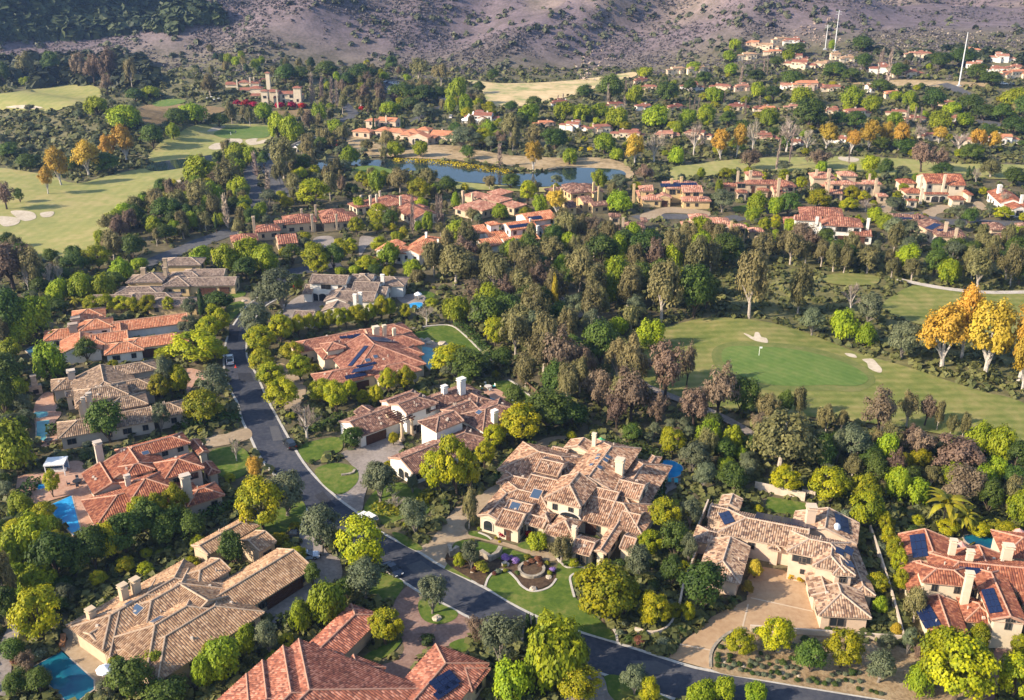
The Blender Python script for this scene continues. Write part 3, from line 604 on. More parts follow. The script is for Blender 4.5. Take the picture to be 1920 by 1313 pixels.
class House:
    def __init__(s, name, label, cat, z, axis, roof, wall, w=.45, pitch=.36, group='tiled houses of the estate', near='', base=None, oh=.55):
        s.z, s.roof, s.w, s.pitch, s.oh = z, roof, w, pitch, oh
        s.tm = tile_mat('clay tiles '+roof, CLAY[roof]); s.cm = mat('ridge tiles '+roof, CAPC[roof], .85, noise=.25, nscale=2)
        s.wm = mat('stucco '+wall, WALLC[wall], .9, noise=.12, nscale=.8)
        s.g = 0.0 if base is None else base
        a, b = (zplane(*z(*p), s.g+3) for p in axis); d = (b-a).xy.normalized(); s.ax = d
        s.faces = []; s.walls = []; s.rects = []
        s.label, s.cat, s.group, s.name, s.near = label, cat, group, name, near
        s.root = None; s.hmax = 16 if w < .6 else 7.0 if w < 1 else 5.5
    def P(s, p, h): return zplane(*s.z(*p), s.g+h)
    def origin(s, p):
        s.root = thing(s.name, s.label, s.cat, (p.x, p.y, s.g), math.atan2(s.ax.y, s.ax.x), s.group)
        s.inv = (Matrix.Translation((p.x, p.y, s.g)) @ Matrix.Rotation(math.atan2(s.ax.y, s.ax.x), 4, 'Z')).inverted()
        HOUSES.append((s.near or s.label, p.x, p.y)) if s.near else None
    def put(s, o, parent=None):
        """give a world-space object to the house (or to one of its parts)"""
        o.parent = parent or s.root
        o.matrix_parent_inverse = Matrix.Identity(4)
        if parent is None: o.matrix_basis = s.inv @ o.matrix_basis
        return o
    def wing(s, r1, r2, e, ze, ends='hh', pitch=None, free=False, tile=True):
        pt = pitch or s.pitch; hw = 4.0
        for _ in range(8):
            zr = ze+hw*pt; A, B = s.P(r1, zr), s.P(r2, zr); E = s.P(e, ze) if not isinstance(e, (int, float)) else A
            d = (B-A).xy
            if d.length < .3: d = s.ax.copy()
            d.normalize()
            if not free:
                n = Vector((-s.ax.y, s.ax.x)); d = (s.ax if abs(d.dot(s.ax)) > abs(d.dot(n)) else n).copy()
                if d.dot((B-A).xy) < 0: d = -d
            m = (A+B).xy/2; L = max(0, abs((B-A).xy.dot(d)))
            nn = Vector((-d.y, d.x)); q = (E.xy-m)
            if isinstance(e, (int, float)): hw = e; continue
            if r1 == r2 or L < .6: hw = max(abs(q.dot(nn)), abs(q.dot(d))) if abs(q.dot(nn)) < .6*abs(q.dot(d)) or True else hw
            else: hw = abs(q.dot(nn))
            hw = max(1.2, min(s.hmax, hw))
        if .7 <= s.w < 1 and abs(d.dot(s.ax)) > .9 and ends != 'gg': hw = min(hw, max(2.2, .5*L+1.0))
        if s.w >= .7 and L > 1.2*hw: L = max(.4, L-hw*(ends.count('h')))
        s.rect(m, d, L, hw, ze, ends, pt, tile)
        return s
    def rect(s, m, d, L, hw, ze, ends, pt, tile=True):
        """one wing: walls, a hipped or gabled roof on top"""
        if s.root is None: s.origin(m.to_3d())
        nn = Vector((-d.y, d.x)); zr = ze+hw*pt; g = s.g
        def Q(u, v, z): p = m+d*u+nn*v; return Vector((p.x, p.y, g+z))
        ha = L/2+(hw if ends[0] == 'h' else 0); hb = L/2+(hw if ends[1] == 'h' else 0)
        c = {(-1, -1): Q(-ha, -hw, ze), (1, -1): Q(hb, -hw, ze), (1, 1): Q(hb, hw, ze), (-1, 1): Q(-ha, hw, ze)}
        R1, R2 = Q(-L/2, 0, zr), Q(L/2, 0, zr)
        polys = []
        polys.append([c[-1, -1], c[1, -1], R2, R1] if L > .05 else [c[-1, -1], c[1, -1], R2])
        polys.append([c[1, 1], c[-1, 1], R1, R2] if L > .05 else [c[1, 1], c[-1, 1], R1])
        if ends[1] == 'h': polys.append([c[1, -1], c[1, 1], R2])
        if ends[0] == 'h': polys.append([c[-1, 1], c[-1, -1], R1])
        b = MB(); T = MB()
        for P in polys:
            b.face(P); s.faces.append(P)
            if tile: s.tiles(T, P)
        fh = .24
        ring = [c[-1, -1], c[1, -1], c[1, 1], c[-1, 1]]; up = Vector((0, 0, -fh))
        for i in range(4):
            if (i == 1 and ends[1] == 'g') or (i == 3 and ends[0] == 'g'): continue
            p, q = ring[i], ring[(i+1) % 4]; b.face([q, p, p+up, q+up], 1)
        b.face([p+up for p in ring[::-1]], 1)
        for k, R, (p, q) in ((1, R2, (c[1, -1], c[1, 1])), (0, R1, (c[-1, 1], c[-1, -1]))):
            if ends[k] == 'g':
                b.face([R, p, p+up, R+up], 1); b.face([q, R, R+up, q+up], 1)
        ro = s.put(b.obj('roof', [s.tm, s.cm]))
        if tile and T.v: t = T.obj('roof_tiles', s.tm, uv=True, kind='stuff'); s.put(t, ro)
        caps = [(R1, R2)] if L > .6 else []
        if ends[0] == 'h': caps += [(c[-1, -1], R1), (c[-1, 1], R1)]
        if ends[1] == 'h': caps += [(c[1, -1], R2), (c[1, 1], R2)]
        if ends[0] == 'g': caps += [(c[-1, -1], R1), (c[-1, 1], R1)]
        if ends[1] == 'g': caps += [(c[1, -1], R2), (c[1, 1], R2)]
        if s.w < .8:
            for p, q in caps:
                k = MB(); n = max(1, int((q-p).length/1.2)); u = Vector((0, 0, .12))
                k.tube([p+(q-p)*(i/n)+u for i in range(n+1)], [.15+.03*(i % 2) for i in range(n+1)], 5)
                s.put(k.obj('ridge_cap', s.cm), ro)
        # walls
        o = s.oh; zw = ze+o*pt*.6-.02; w = MB()
        ua = -ha+(o if ends[0] == 'h' else .12); ub = hb-(o if ends[1] == 'h' else .12); v = hw-o
        low = -1.2
        cs = [(ua, -v), (ub, -v), (ub, v), (ua, v)]
        for i in range(4):
            a, b2 = cs[i], cs[(i+1) % 4]
            gab = (i == 1 and ends[1] == 'g') or (i == 3 and ends[0] == 'g')
            p = [Q(*a, low), Q(*b2, low), Q(*b2, zw)]+([Q(b2[0], 0, zw+v*pt*.98)] if gab else [])+[Q(*a, zw)]
            w.face(p)
            s.walls.append((Q(*a, 0), Q(*b2, 0), ze, len(s.rects)))
        s.put(w.obj('wall', s.wm))
        s.rects.append((m, d, ua, ub, v, ze))
        FOOT.append((m, d, -ha, hb, hw))
    def tiles(s, T, P):
        A, B = P[0], P[1]; du = (B-A); L = du.length; du.normalize()
        n = (B-A).cross(P[2]-A).normalized()
        if n.z < 0: n = -n
        dv = n.cross(du)
        if dv.z < 0: dv = -dv
        uv = [((p-A).dot(du), (p-A).dot(dv)) for p in P]
        def span(u):
            lo, hi = 1e9, -1e9
            for i in range(len(uv)):
                (a, b), (c, d) = uv[i], uv[(i+1) % len(uv)]
                if (a-u)*(c-u) <= 0 and abs(a-c) > 1e-6:
                    v = b+(d-b)*(u-a)/(c-a); lo = min(lo, v); hi = max(hi, v)
            return (max(0, lo), hi) if hi > lo else None
        w = s.w; k = max(1, round(L/w)); w = L/k; off = random.randint(0, 900)
        h = (.0, .8, .8, .0); prof = (.03, .27, .73, .97); hh = w*.27
        for i in range(k):
            row = []
            for f, z in zip(prof, h):
                u = min(L-1e-4, max(1e-4, (i+f)*w)); r = span(u)
                if not r: row = None; break
                row.append((u, r[0]-.10, r[1], z))
            if not row: continue
            for a, b in zip(row, row[1:]):
                q = [A+du*a[0]+dv*a[1]+n*(.03+hh*a[3]), A+du*b[0]+dv*b[1]+n*(.03+hh*b[3]), A+du*b[0]+dv*b[2]+n*(.03+hh*b[3]), A+du*a[0]+dv*a[2]+n*(.03+hh*a[3])]
                cw = s.w*1.15
                U = [(i+off+.5+.3*(t[1]-.5), t[0]/cw) for t in ((a[1], .3), (b[1], .6), (b[2], .6), (a[2], .3))]
                T.face(q, 0, U)
    # ---- pieces found through the picture
    def hit_roof(s, px):
        o = Vector((0, 0, CAMH)); d = ray(*s.z(*px)); best = None
        for P in s.faces:
            n = (P[1]-P[0]).cross(P[2]-P[0]); n.normalize()
            if n.z < 0: n = -n
            dn = d.dot(n)
            if abs(dn) < 1e-6: continue
            t = (P[0]-o).dot(n)/dn; q = o+d*t
            if t > 0 and inside(q.x, q.y, [(p.x, p.y) for p in P]) and (best is None or t < best[0]):
                best = (t, q, n, (P[1]-P[0]).normalized())
        return best
    def hit_wall(s, px):
        o = Vector((0, 0, CAMH)); d = ray(*s.z(*px)); best = None
        for a, b, ze, k in s.walls:
            u = (b-a); n = Vector((u.y, -u.x, 0)).normalized()
            dn = d.dot(n)
            if dn >= -1e-3: continue
            t = (a-o).dot(n)/dn; q = o+d*t; f = (q-a).dot(u)/u.length_squared
            if 0 < f < 1 and s.g-.5 < q.z < s.g+ze+3 and (best is None or t < best[0]): best = (t, q, n, u.normalized())
        return best
    def panels(s, *arrays):
        """each array: corner pixel, second corner along the eave, third up the slope, columns, rows"""
        for p0, p1, p2, nu, nv in arrays:
            h = s.hit_roof(((p1[0]+p2[0])/2, (p1[1]+p2[1])/2))
            if not h: print('no roof under panel', s.name, p0); continue
            _, q, n, _ = h
            def on(px):
                d = ray(*s.z(*px)); t = (q-Vector((0, 0, CAMH))).dot(n)/d.dot(n); return Vector((0, 0, CAMH))+d*t
            a, b, c = on(p0), on(p1), on(p2)
            U = (b-a); V = (c-a); V = V-U.normalized()*V.dot(U.normalized())
            lu, lv = U.length/nu, V.length/nv; U.normalize(); V.normalize()
            M = Matrix((U, V, U.cross(V))).transposed().to_4x4()
            key = MB(); key.box((0, 0, 0), (lu*.95, lv*.95, .06)); me = key.mesh('solar_panel', panel_m)
            k = 1 if U.cross(V).dot(n) > 0 else -1
            for i in range(nu):
                for j in range(nv):
                    o = link('solar_panel', me); p = a+U*lu*(i+.5)+V*lv*(j+.5)+n*.26
                    o.matrix_basis = Matrix.Translation(p) @ M; s.put(o)
    def skylights(s, *L):
        for (x, y, w, h) in L:
            r = s.hit_roof((x, y))
            if not r: continue
            _, q, n, u = r; v = n.cross(u)
            M = Matrix.Translation(q+n*.12) @ Matrix((u, v, n)).transposed().to_4x4()
            b = MB(); b.box((0, 0, 0), (w, h, .3)); o = b.obj('skylight', s.cm); o.matrix_basis = M; s.put(o)
            b = MB(); b.box((0, 0, .16), (w*.84, h*.84, .05)); g = b.obj('pane', skyl_m, o)
    def chimneys(s, *L, m=None):
        for c in L:
            x, y, zt = c[:3]; w = (c[3] if len(c) > 3 else 1.1)*(.85 if s.w < .7 else .62); dp = c[4] if len(c) > 4 else w*.8
            p = s.P((x, y), zt)
            if s.root is None: s.origin(p)
            R = Matrix.Translation((p.x, p.y, s.g)) @ Matrix.Rotation(math.atan2(s.ax.y, s.ax.x), 4, 'Z')
            b = MB(); b.box((0, 0, (zt-.5+1)/2), (w, dp, zt-.5-1)); o = b.obj('chimney', m or s.wm); o.matrix_basis = R; s.put(o)
            b = MB(); b.box((0, 0, zt-.42), (w*1.25, dp*1.25, .16)); b.box((0, 0, zt-.16), (w*.8, dp*.8, .36)); b.box((0, 0, zt+.06), (w*1.2, dp*1.2, .1))
            o2 = b.obj('chimney_cap', [m or s.wm], o)
    def vents(s, n):
        vm = mat('roof vent', (.50, .42, .34), .7); R = random.Random(n+len(s.faces))
        for _ in range(n):
            P = R.choice(s.faces); nn = (P[1]-P[0]).cross(P[2]-P[0]).normalized()
            if nn.z < 0: nn = -nn
            c = P[0].lerp(P[1], R.uniform(.3, .7)).lerp(P[2] if len(P) == 3 else P[2].lerp(P[3], .5), R.uniform(.25, .6))
            b = MB(); q = R.random()
            if q < .5: b.tube([(0, 0, -.2), (0, 0, .7)], [.12, .12], 6)
            else: b.box((0, 0, .2), (.6, .45, .4), taper=.7)
            o = b.obj('roof_vent', vm); o.matrix_basis = Matrix.Translation(c); s.put(o)
    def opening(s, kind, x, y, w, h, sill=None):
        r = s.hit_wall((x, y))
        if not r: return
        _, q, n, u = r
        zc = (s.g+sill+h/2) if sill is not None else q.z
        M = Matrix.Translation((q.x+n.x*.05, q.y+n.y*.05, zc)) @ Matrix.Rotation(math.atan2(u.y, u.x), 4, 'Z')
        if kind == 'garage': o = link('garage_door', GM); o.matrix_basis = M @ Matrix.Diagonal((w, 1, h, 1)); s.put(o); return
        if kind == 'door':
            b = MB(); b.box((0, 0, 0), (w, .12, h)); b.box((0, -.1, h/2+.1), (w+.4, .3, .2)); o = b.obj('door', wood); o.matrix_basis = M; s.put(o); return
        o = link('arched_window' if kind == 'arch' else 'window', AF if kind == 'arch' else WF); o.matrix_basis = M @ Matrix.Diagonal((w, 1, h, 1)); s.put(o)
        p = link('pane', AP if kind == 'arch' else WP, o)
    def windows(s, gap=3.4, keep=.75, size=(1.3, 1.4)):
        """windows in the walls that stand free of the other wings"""
        cam0 = Vector((0, 0, CAMH))
        for a, b, ze, k in s.walls:
            u = b-a; L = u.length; u.normalize(); n = Vector((u.y, -u.x, 0))
            if n.dot((cam0-a).normalized()) < .05 or L < 2.6: continue
            cnt = max(1, int(L/gap))
            for i in range(cnt):
                for zc in ([1.6, 4.7] if ze > 5.2 else [1.7] if ze < 4.3 else [ze-1.6]):
                    if random.random() > keep: continue
                    q = a+u*L*(i+.5)/cnt
                    hid = False
                    for j, (m, d, ua, ub, v, z2) in enumerate(s.rects):
                        if j == k: continue
                        e = (q+n*.4).xy-m; e1, e2 = e.dot(d), e.dot(Vector((-d.y, d.x)))
                        if ua-.5 < e1 < ub+.5 and abs(e2) < v+.5 and z2+.3 > zc-.6: hid = True; break
                    if hid: continue
                    w = size[0]*random.choice((.8, 1, 1, 1.5)); h = size[1]
                    M = Matrix.Translation((q.x+n.x*.05, q.y+n.y*.05, s.g+zc)) @ Matrix.Rotation(math.atan2(u.y, u.x), 4, 'Z') @ Matrix.Diagonal((w, 1, h, 1))
                    o = link('window', WF); o.matrix_basis = M; s.put(o); link('pane', WP, o)
        return s
def free_house(*a, **k): return House(*a, **k)
# ---- the near houses
h = House('house', 'large pink tan tiled mansion with white gabled entrance tower beside the curved front lawn', 'house', zJ, ((690, 690), (1000, 765)), 'pinktan', 'cream', .43, near='pink tan mansion')
for a in [((1280, 185), (1060, 455), (1345, 480), 5.4, 'hg'), ((895, 525), (985, 415), (1060, 640), 6.2, 'hg', .5), ((540, 445), (880, 490), (690, 685), 3.7, 'gg'),
          ((1110, 540), (1340, 595), (1130, 805), 3.7, 'gg'), ((650, 288), (840, 345), (680, 420), 5.4, 'gg'), ((1345, 480), (1570, 530), (1430, 635), 5.3, 'gg'),
          ((530, 235), (720, 295), (560, 345), 3.3, 'hg'), ((390, 440), (600, 500), (340, 530), 3.1, 'hg'), ((170, 790), (330, 600), (240, 875), 3.4, 'gh'),
          ((315, 725), (490, 805), (300, 900), 3.1, 'gg'), ((370, 642), (555, 722), (480, 800), 3.5, 'gg'), ((535, 790), (700, 830), (500, 872), 3.0, 'gg'),
          ((690, 790), (680, 770), (680, 905), 3.5, 'hh', .5), ((865, 850), (860, 835), (850, 950), 3.4, 'hh', .5), ((700, 890), (950, 940), (780, 985), 2.8, 'gg'),
          ((1300, 835), (1220, 1125), (1115, 1120), 3.3, 'gg'), ((950, 1008), (1130, 1040), (1040, 1150), 3.0, 'gg'), ((1370, 762), (1535, 795), (1450, 905), 3.5, 'gg'),
          ((1385, 985), (1500, 1005), (1430, 1110), 3.0, 'gg'), ((1625, 330), (1665, 275), (1545, 432), 3.6, 'hh'), ((958, 90), (1040, 190), (880, 150), 3.6, 'gg'),
          ((770, 158), (860, 240), (710, 225), 3.5, 'gg'), ((1500, 330), (1440, 620), (1665, 600), 3.4, 'hh'), ((800, 560), (1380, 690), (1250, 900), 3.1, 'hh'), ((430, 570), (640, 610), (540, 770), 3.1, 'hh'), ((620, 230), (820, 270), (600, 470), 3.2, 'hh')]: h.wing(*a)
h.chimneys((1120, 62, 8.8, 1.0), (1350, 290, 9.0, 1.9, 1.3), (940, 895, 5.6, 1.0)); h.windows(3.2, .6); h.vents(16)
h.skylights((945, 268, 1.4, 1), (1160, 262, 1.1, .9), (1145, 292, 1.1, .9), (1095, 350, 1.1, .9), (1235, 278, 1.1, 1.2), (1215, 308, 1.1, 1.2), (1165, 372, 1.2, 1.1), (600, 610, 2.2, 2.6), (410, 718, 2.2, 2))
for o in [('arch', 170, 885, 1.9, 2.2), ('arch', 900, 800, 4.2, 3.2, 1.0), ('win', 1215, 1225, 2.4, 2.4, .8), ('door', 740, 745, 2.6, 2.6, 0), ('door', 1090, 840, 2.2, 2.4, 0), ('win', 1000, 1185, 1.3, 2.4, .2), ('win', 1045, 1190, 1.3, 2.4, .2), ('win', 1325, 1235, .9, 1.2, 1.4), ('door', 350, 960, .9, 2.1, 0), ('win', 545, 915, .9, 1.1, 1.2)]: h.opening(*o)
h = House('house', 'beige house with mottled tan tiles, roof solar rows and wide tan forecourt', 'house', zK, ((390, 420), (990, 600)), 'tanrose', 'pink', .43, near='beige solar house')
AX1 = ((zplane(*zK(1180, 405), 6)-zplane(*zK(615, 295), 6)).xy).normalized(); AX2 = ((zplane(*zK(1715, 1190), 3)-zplane(*zK(1275, 1165), 3)).xy).normalized()
for a in [((615, 295), (1180, 405), (720, 500), 4.4, 'hg'), ((895, 535), (870, 500), (870, 675), 3.6, 'hh'), ((1180, 490), (1370, 522), (1100, 622), 6.2, 'hh'), ((1370, 525), (1395, 640), (1215, 690), 6.2, 'gh'),
          ((1450, 650), (1480, 720), (1390, 800), 5.9, 'gh'), ((1440, 880), (1462, 972), (1250, 1100), 3.2, 'gh'), ((1270, 760), (1330, 960), (1165, 880), 3.2, 'gg'), ((475, 465), (408, 682), (600, 745), 3.2, 'gh'),
          ((415, 68), (548, 190), (372, 175), 3.4, 'gg'), ((300, 175), (440, 232), (255, 285), 3.3, 'gg'), ((1290, 195), (1385, 400), (1045, 285), 3.6, 'gg'), ((285, 410), (390, 440), (170, 500), 3.0, 'hg'), ((1560, 480), (1600, 900), (1460, 640), 3.0, 'gh')]:
    h.ax = AX2 if a[0][0] in (1440, 1270, 1560, 1450) else AX1; h.wing(*a)
h.chimneys((1205, 185, 8.5, 1.9, 1.5), m=h.wm); h.windows(3.6, .45); h.vents(12)
h.panels(((688, 300), (1240, 405), (700, 248), 7, 1), ((425, 365), (520, 335), (450, 240), 2, 3), ((1420, 400), (1545, 450), (1425, 265), 2, 3), ((1405, 605), (1480, 645), (1390, 540), 1, 2), ((1480, 600), (1555, 645), (1465, 520), 1, 2), ((1515, 735), (1590, 755), (1505, 680), 2, 1))
for o in [('win', 1115, 655, 3.4, 1.7), ('win', 1432, 1208, 2.6, 1.7, .9), ('win', 1482, 850, 1.0, .9), ('win', 1118, 772, .8, 1.0), ('door', 860, 735, 4.6, 2.9, 0)]: h.opening(*o)
h = House('house', 'red tiled house with cream walls and four dark blue solar arrays at the right edge', 'house', zL, ((1080, 570), (1905, 650)), 'red', 'cream', .43, near='right edge solar house')
for a in [((635, 155), (752, 445), (345, 370), 3.6, 'gg'), ((1080, 572), (2250, 690), (1150, 880), 4.8, 'hh'), ((790, 668), (1010, 680), (850, 850), 6.0, 'hh'), ((1320, 362), (1430, 585), (1010, 420), 4.2, 'gg'),
          ((1470, 712), (1752, 1275), (1400, 1100), 5.6, 'hg'), ((600, 560), (680, 900), (350, 700), 3.0, 'gg'), ((1890, 262), (1960, 280), (1640, 500), 4.2, 'hh'), ((810, 992), (1000, 1560), (640, 1330), 3.3, 'gg'), ((1330, 1110), (1345, 1150), (1180, 1390), 3.2, 'hh'), ((2000, 760), (2250, 1250), (1850, 1000), 4.6, 'hg')]: h.wing(*a)
h.chimneys((1015, 290, 8.2, 1.3), (1230, 425, 8.2, 1.3), (1222, 705, 9.8, 1.4), (1715, 355, 8.0, 1.9, 1.2)); h.windows(3.4, .6); h.vents(10)
h.panels(((490, 535), (690, 510), (390, 250), 3, 3), ((1090, 720), (1390, 745), (1065, 635), 5, 1), ((1470, 1245), (1640, 1220), (1355, 940), 3, 4))
h.panels((( 650, 1440), (855, 1390), (600, 1150), 3, 3))
for o in [('win', 1700, 1305, .7, .9), ('win', 1770, 1310, .7, .9), ('win', 1850, 1315, .7, .9)]: h.opening(*o)
h = House('house', 'long tan tiled house with stepped hips beside the dark blue pool', 'house', z7, ((1310, 670), (1640, 470)), 'tan', 'tan', .43, near='stepped tan roof house')
for a in [((1090, 810), (1645, 475), (1590, 675), 3.2, 'gg'), ((900, 945), (1225, 805), (1330, 920), 3.3, 'hh'), ((870, 900), (1040, 788), (1120, 935), 4.1, 'hh'), ((660, 800), (985, 640), (720, 700), 3.4, 'hh'), ((860, 770), (1000, 655), (1040, 820), 4.2, 'hh'),
          ((500, 945), (690, 835), (640, 1035), 3.0, 'gg'), ((1100, 445), (1360, 330), (1165, 500), 3.2, 'gh'), ((1385, 420), (1490, 372), (1430, 497), 3.5, 'gg'), ((1120, 590), (1230, 525), (1245, 610), 4.4, 'hg'), ((930, 700), (1230, 720), (1210, 640), 3.6, 'gg'), ((600, 830), (840, 735), (800, 900), 4.0, 'hh')]: h.wing(*a)
h.chimneys((683, 668, 7.6, 1.5, 1.1), (752, 635, 7.6, 1.5, 1.1), (503, 802, 6.4, 1.4, 1.1)); h.windows(3.8, .6); h.vents(12)
h.skylights((768, 810, 2.2, 1.8), (880, 868, 2.2, 1.5), (722, 775, 1.6, 1.0))
for o in [('garage', 1560, 735, 5.4, 2.4, 0), ('garage', 1660, 665, 2.8, 2.4, 0), ('win', 1460, 770, 1.2, 1.4, 1), ('win', 1405, 920, 1.4, 1.6, .9)]: h.opening(*o)
h = House('house', 'two storey red tiled house with square chimneys beside the bright blue pool', 'house', zB, ((740, 960), (1230, 815)), 'red', 'stucco', .43, near='bright pool red house')
for a in [((760, 348), (1215, 247), (1230, 357), 5.6, 'hh'), ((735, 350), (822, 532), (470, 560), 4.6, 'gg'), ((1270, 492), (1285, 488), (1340, 650), 6.1, 'hh'), ((905, 712), (920, 708), (980, 885), 5.9, 'hh'), ((780, 552), (830, 540), (880, 640), 5.5, 'hh'),
          ((560, 830), (1150, 800), (640, 1160), 3.2, 'hh'), ((1490, 830), (1575, 818), (1600, 950), 3.2, 'hh'), ((1480, 255), (1530, 410), (1615, 440), 3.8, 'gg'), ((1600, 510), (1645, 600), (1770, 650), 3.3, 'gh'), ((420, 520), (520, 760), (230, 700), 3.2, 'gg')]: h.wing(*a)
h.chimneys((370, 290, 9.0, 1.7, 1.3), (702, 665, 8.6, 1.2), (1350, 662, 9.2, 2.0, 1.3)); h.windows(3.2, .7); h.vents(10); h.skylights((912, 422, 1.6, 1.2))
h = House('house', 'weathered brown tiled house with two tall slim chimneys left of the road', 'house', zC, ((940, 275), (1390, 200)), 'tan', 'stucco', .43, near='twin chimney brown house')
h.tm = tile_mat('clay tiles weathered', [(.27, .18, .115), (.33, .225, .15), (.19, .125, .085), (.37, .265, .185), (.23, .155, .10), (.14, .10, .075)])
for a in [((925, 178), (1222, 127), (1000, 265), 4.2, 'gh'), ((860, 132), (705, 352), (445, 330), 3.7, 'gh'), ((660, 400), (870, 400), (500, 580), 6.0, 'hh'), ((900, 352), (1190, 322), (1010, 460), 4.3, 'gh'), ((985, 512), (1100, 502), (1080, 625), 4.4, 'hh'),
          ((500, 752), (1340, 640), (800, 880), 3.2, 'hg'), ((1390, 618), (1540, 572), (1600, 710), 3.2, 'gh'), ((380, 300), (430, 300), (240, 440), 3.2, 'hh'), ((370, 438), (550, 438), (300, 520), 3.8, 'gg'), ((820, 560), (960, 520), (620, 690), 3.6, 'hg')]: h.wing(*a)
h.chimneys((430, 205, 6.6, 2.0, 1.4), (565, 512, 8.4, 1.0), (630, 462, 8.6, 1.3)); h.windows(3.6, .6); h.vents(18)
h = House('house', 'orange tiled courtyard house with low spreading wings left of the road', 'house', zE, ((930, 915), (1190, 880)), 'orange', 'white', .43, near='orange courtyard house')
for a in [((660, 648), (1362, 602), (1100, 715), 3.2, 'gg'), ((420, 587), (445, 590), (500, 640), 4.0, 'hh'), ((480, 668), (520, 672), (430, 750), 4.6, 'hh'), ((150, 768), (400, 705), (130, 840), 3.0, 'hg'), ((430, 800), (570, 832), (600, 1000), 3.3, 'hh'),
          ((412, 762), (290, 900), (165, 885), 3.2, 'gg'), ((450, 782), (800, 790), (620, 868), 3.2, 'gg'), ((720, 872), (800, 868), (800, 960), 3.1, 'hh'), ((900, 830), (1230, 790), (1050, 900), 3.2, 'hh'), ((640, 700), (730, 700), (680, 780), 3.5, 'gg')]: h.wing(*a)
h.chimneys((305, 632, 6.2, 2.6, 1.6), (280, 690, 6.2, 2.6, 1.6), m=mat('chimney stucco', (.36, .28, .22), .9)); h.windows(3.4, .7); h.vents(8)
h.opening('garage', 1030, 945, 5.6, 2.3, 0); h.opening('garage', 1205, 925, 2.7, 2.3, 0)
h = House('house', 'grey brown tiled house with open garage at the top of the road bend', 'house', zE, ((1490, 330), (1810, 325)), 'grey', 'ochre', .43, near='grey bend house')
for a in [((1390, 257), (1830, 245), (1600, 332), 3.2, 'hg'), ((1262, 142), (1400, 144), (1300, 250), 4.4, 'hh'), ((1410, 150), (1720, 150), (1600, 240), 4.2, 'hg'), ((1262, 92), (1402, 96), (1330, 140), 5.0, 'hh'), ((1020, 233), (1034, 231), (1000, 298), 4.6, 'hh'),
          ((900, 238), (1130, 195), (830, 305), 3.6, 'hh'), ((1280, 280), (1290, 276), (1290, 336), 3.4, 'hh'), ((810, 350), (1010, 330), (770, 425), 3.0, 'hh'), ((480, 442), (850, 436), (600, 505), 3.0, 'gg'), ((880, 422), (1160, 412), (1000, 485), 3.0, 'hh'), ((1115, 480), (1370, 455), (1250, 528), 2.9, 'hh')]: h.wing(*a)
h.chimneys((945, 165, 7.6, 1.6), (1150, 76, 8.6, 1.4), (1150, 162, 7.6, 1.3), m=mat('chimney stone', (.42, .32, .22), .9, noise=.3)); h.windows(3.6, .5)
h.opening('garage', 1560, 372, 5.2, 2.4, 0); h.opening('door', 1712, 368, 3, 2.3, 0)
h = House('house', 'white walled house with slate brown roofs and arched garages above the hedge', 'house', zG, ((865, 197), (1150, 207)), 'grey', 'white', .43, near='arched garage white house')
for a in [((395, 110), (800, 128), (400, 188), 6.0, 'gg'), ((836, 112), (645, 348), (515, 395), 3.6, 'gg'), ((320, 196), (420, 197), (300, 300), 3.1, 'gg'), ((842, 112), (1085, 118), (900, 190), 5.0, 'gg'), ((865, 197), (1150, 207), (1000, 272), 4.5, 'gg'),
          ((720, 250), (1100, 292), (900, 385), 3.7, 'hg'), ((1200, 132), (1300, 150), (1250, 215), 4.0, 'hh'), ((690, 385), (605, 462), (515, 468), 3.0, 'gg'), ((190, 515), (430, 508), (190, 590), 2.9, 'gg'), ((1130, 225), (1240, 235), (1190, 330), 3.4, 'gg'), ((975, 85), (985, 100), (1060, 140), 6.0, 'hh')]: h.wing(*a)
h.chimneys((865, 312, 7.4, 1.2), (925, 292, 7.6, 1.2), (1175, 92, 7.4, 1.3)); h.windows(3.4, .6); h.vents(10)
h.opening('arch', 412, 355, 2.9, 2.5, 0); h.opening('arch', 510, 355, 2.6, 2.5, 0); h.opening('win', 545, 225, 3.2, 1.5)
h = House('house', 'red brown tiled house with round tower and scattered blue solar panels', 'house', zG, ((690, 1215), (1060, 1140)), 'brick', 'cream', .43, near='round tower house')
for a in [((290, 800), (1000, 742), (420, 930), 3.5, 'hg'), ((1005, 748), (1045, 880), (640, 1060), 3.6, 'gh'), ((1040, 900), (1250, 1010), (1400, 1150), 3.6, 'hh'), ((610, 1172), (900, 1125), (780, 1295), 3.2, 'hg'), ((617, 850), (622, 850), (545, 945), 6.0, 'hh'), ((615, 900), (622, 898), (510, 1035), 4.0, 'hh'),
          ((1000, 722), (1285, 640), (1330, 765), 4.0, 'gh'), ((1040, 782), (1430, 800), (1400, 915), 3.6, 'hh'), ((1290, 932), (1470, 930), (1480, 1018), 3.4, 'hh'), ((1215, 1110), (1400, 1080), (1500, 1185), 3.3, 'hh')]: h.wing(*a)
h.chimneys((1100, 672, 7.6, 1.9, 1.3), (1195, 658, 7.8, 1.2), (1305, 692, 7.6, 1.0)); h.windows(3.6, .6); h.vents(18); h.skylights((1012, 1055, 1.5, 1.4), (1098, 1015, 1.3, 1.3))
h.panels(((705, 1225), (1065, 1160), (685, 1185), 9, 1), ((770, 1272), (1000, 1225), (755, 1230), 6, 1), ((890, 1140), (1110, 1095), (880, 1115), 5, 1), ((700, 815), (780, 805), (690, 790), 2, 1), ((790, 815), (860, 805), (775, 780), 2, 1), ((870, 805), (940, 795), (860, 765), 2, 1), ((1100, 845), (1480, 870), (1065, 795), 8, 2), ((790, 1120), (840, 1120), (960, 895), 1, 8))
h.opening('garage', 930, 1310, 4.6, 2.4, 0)
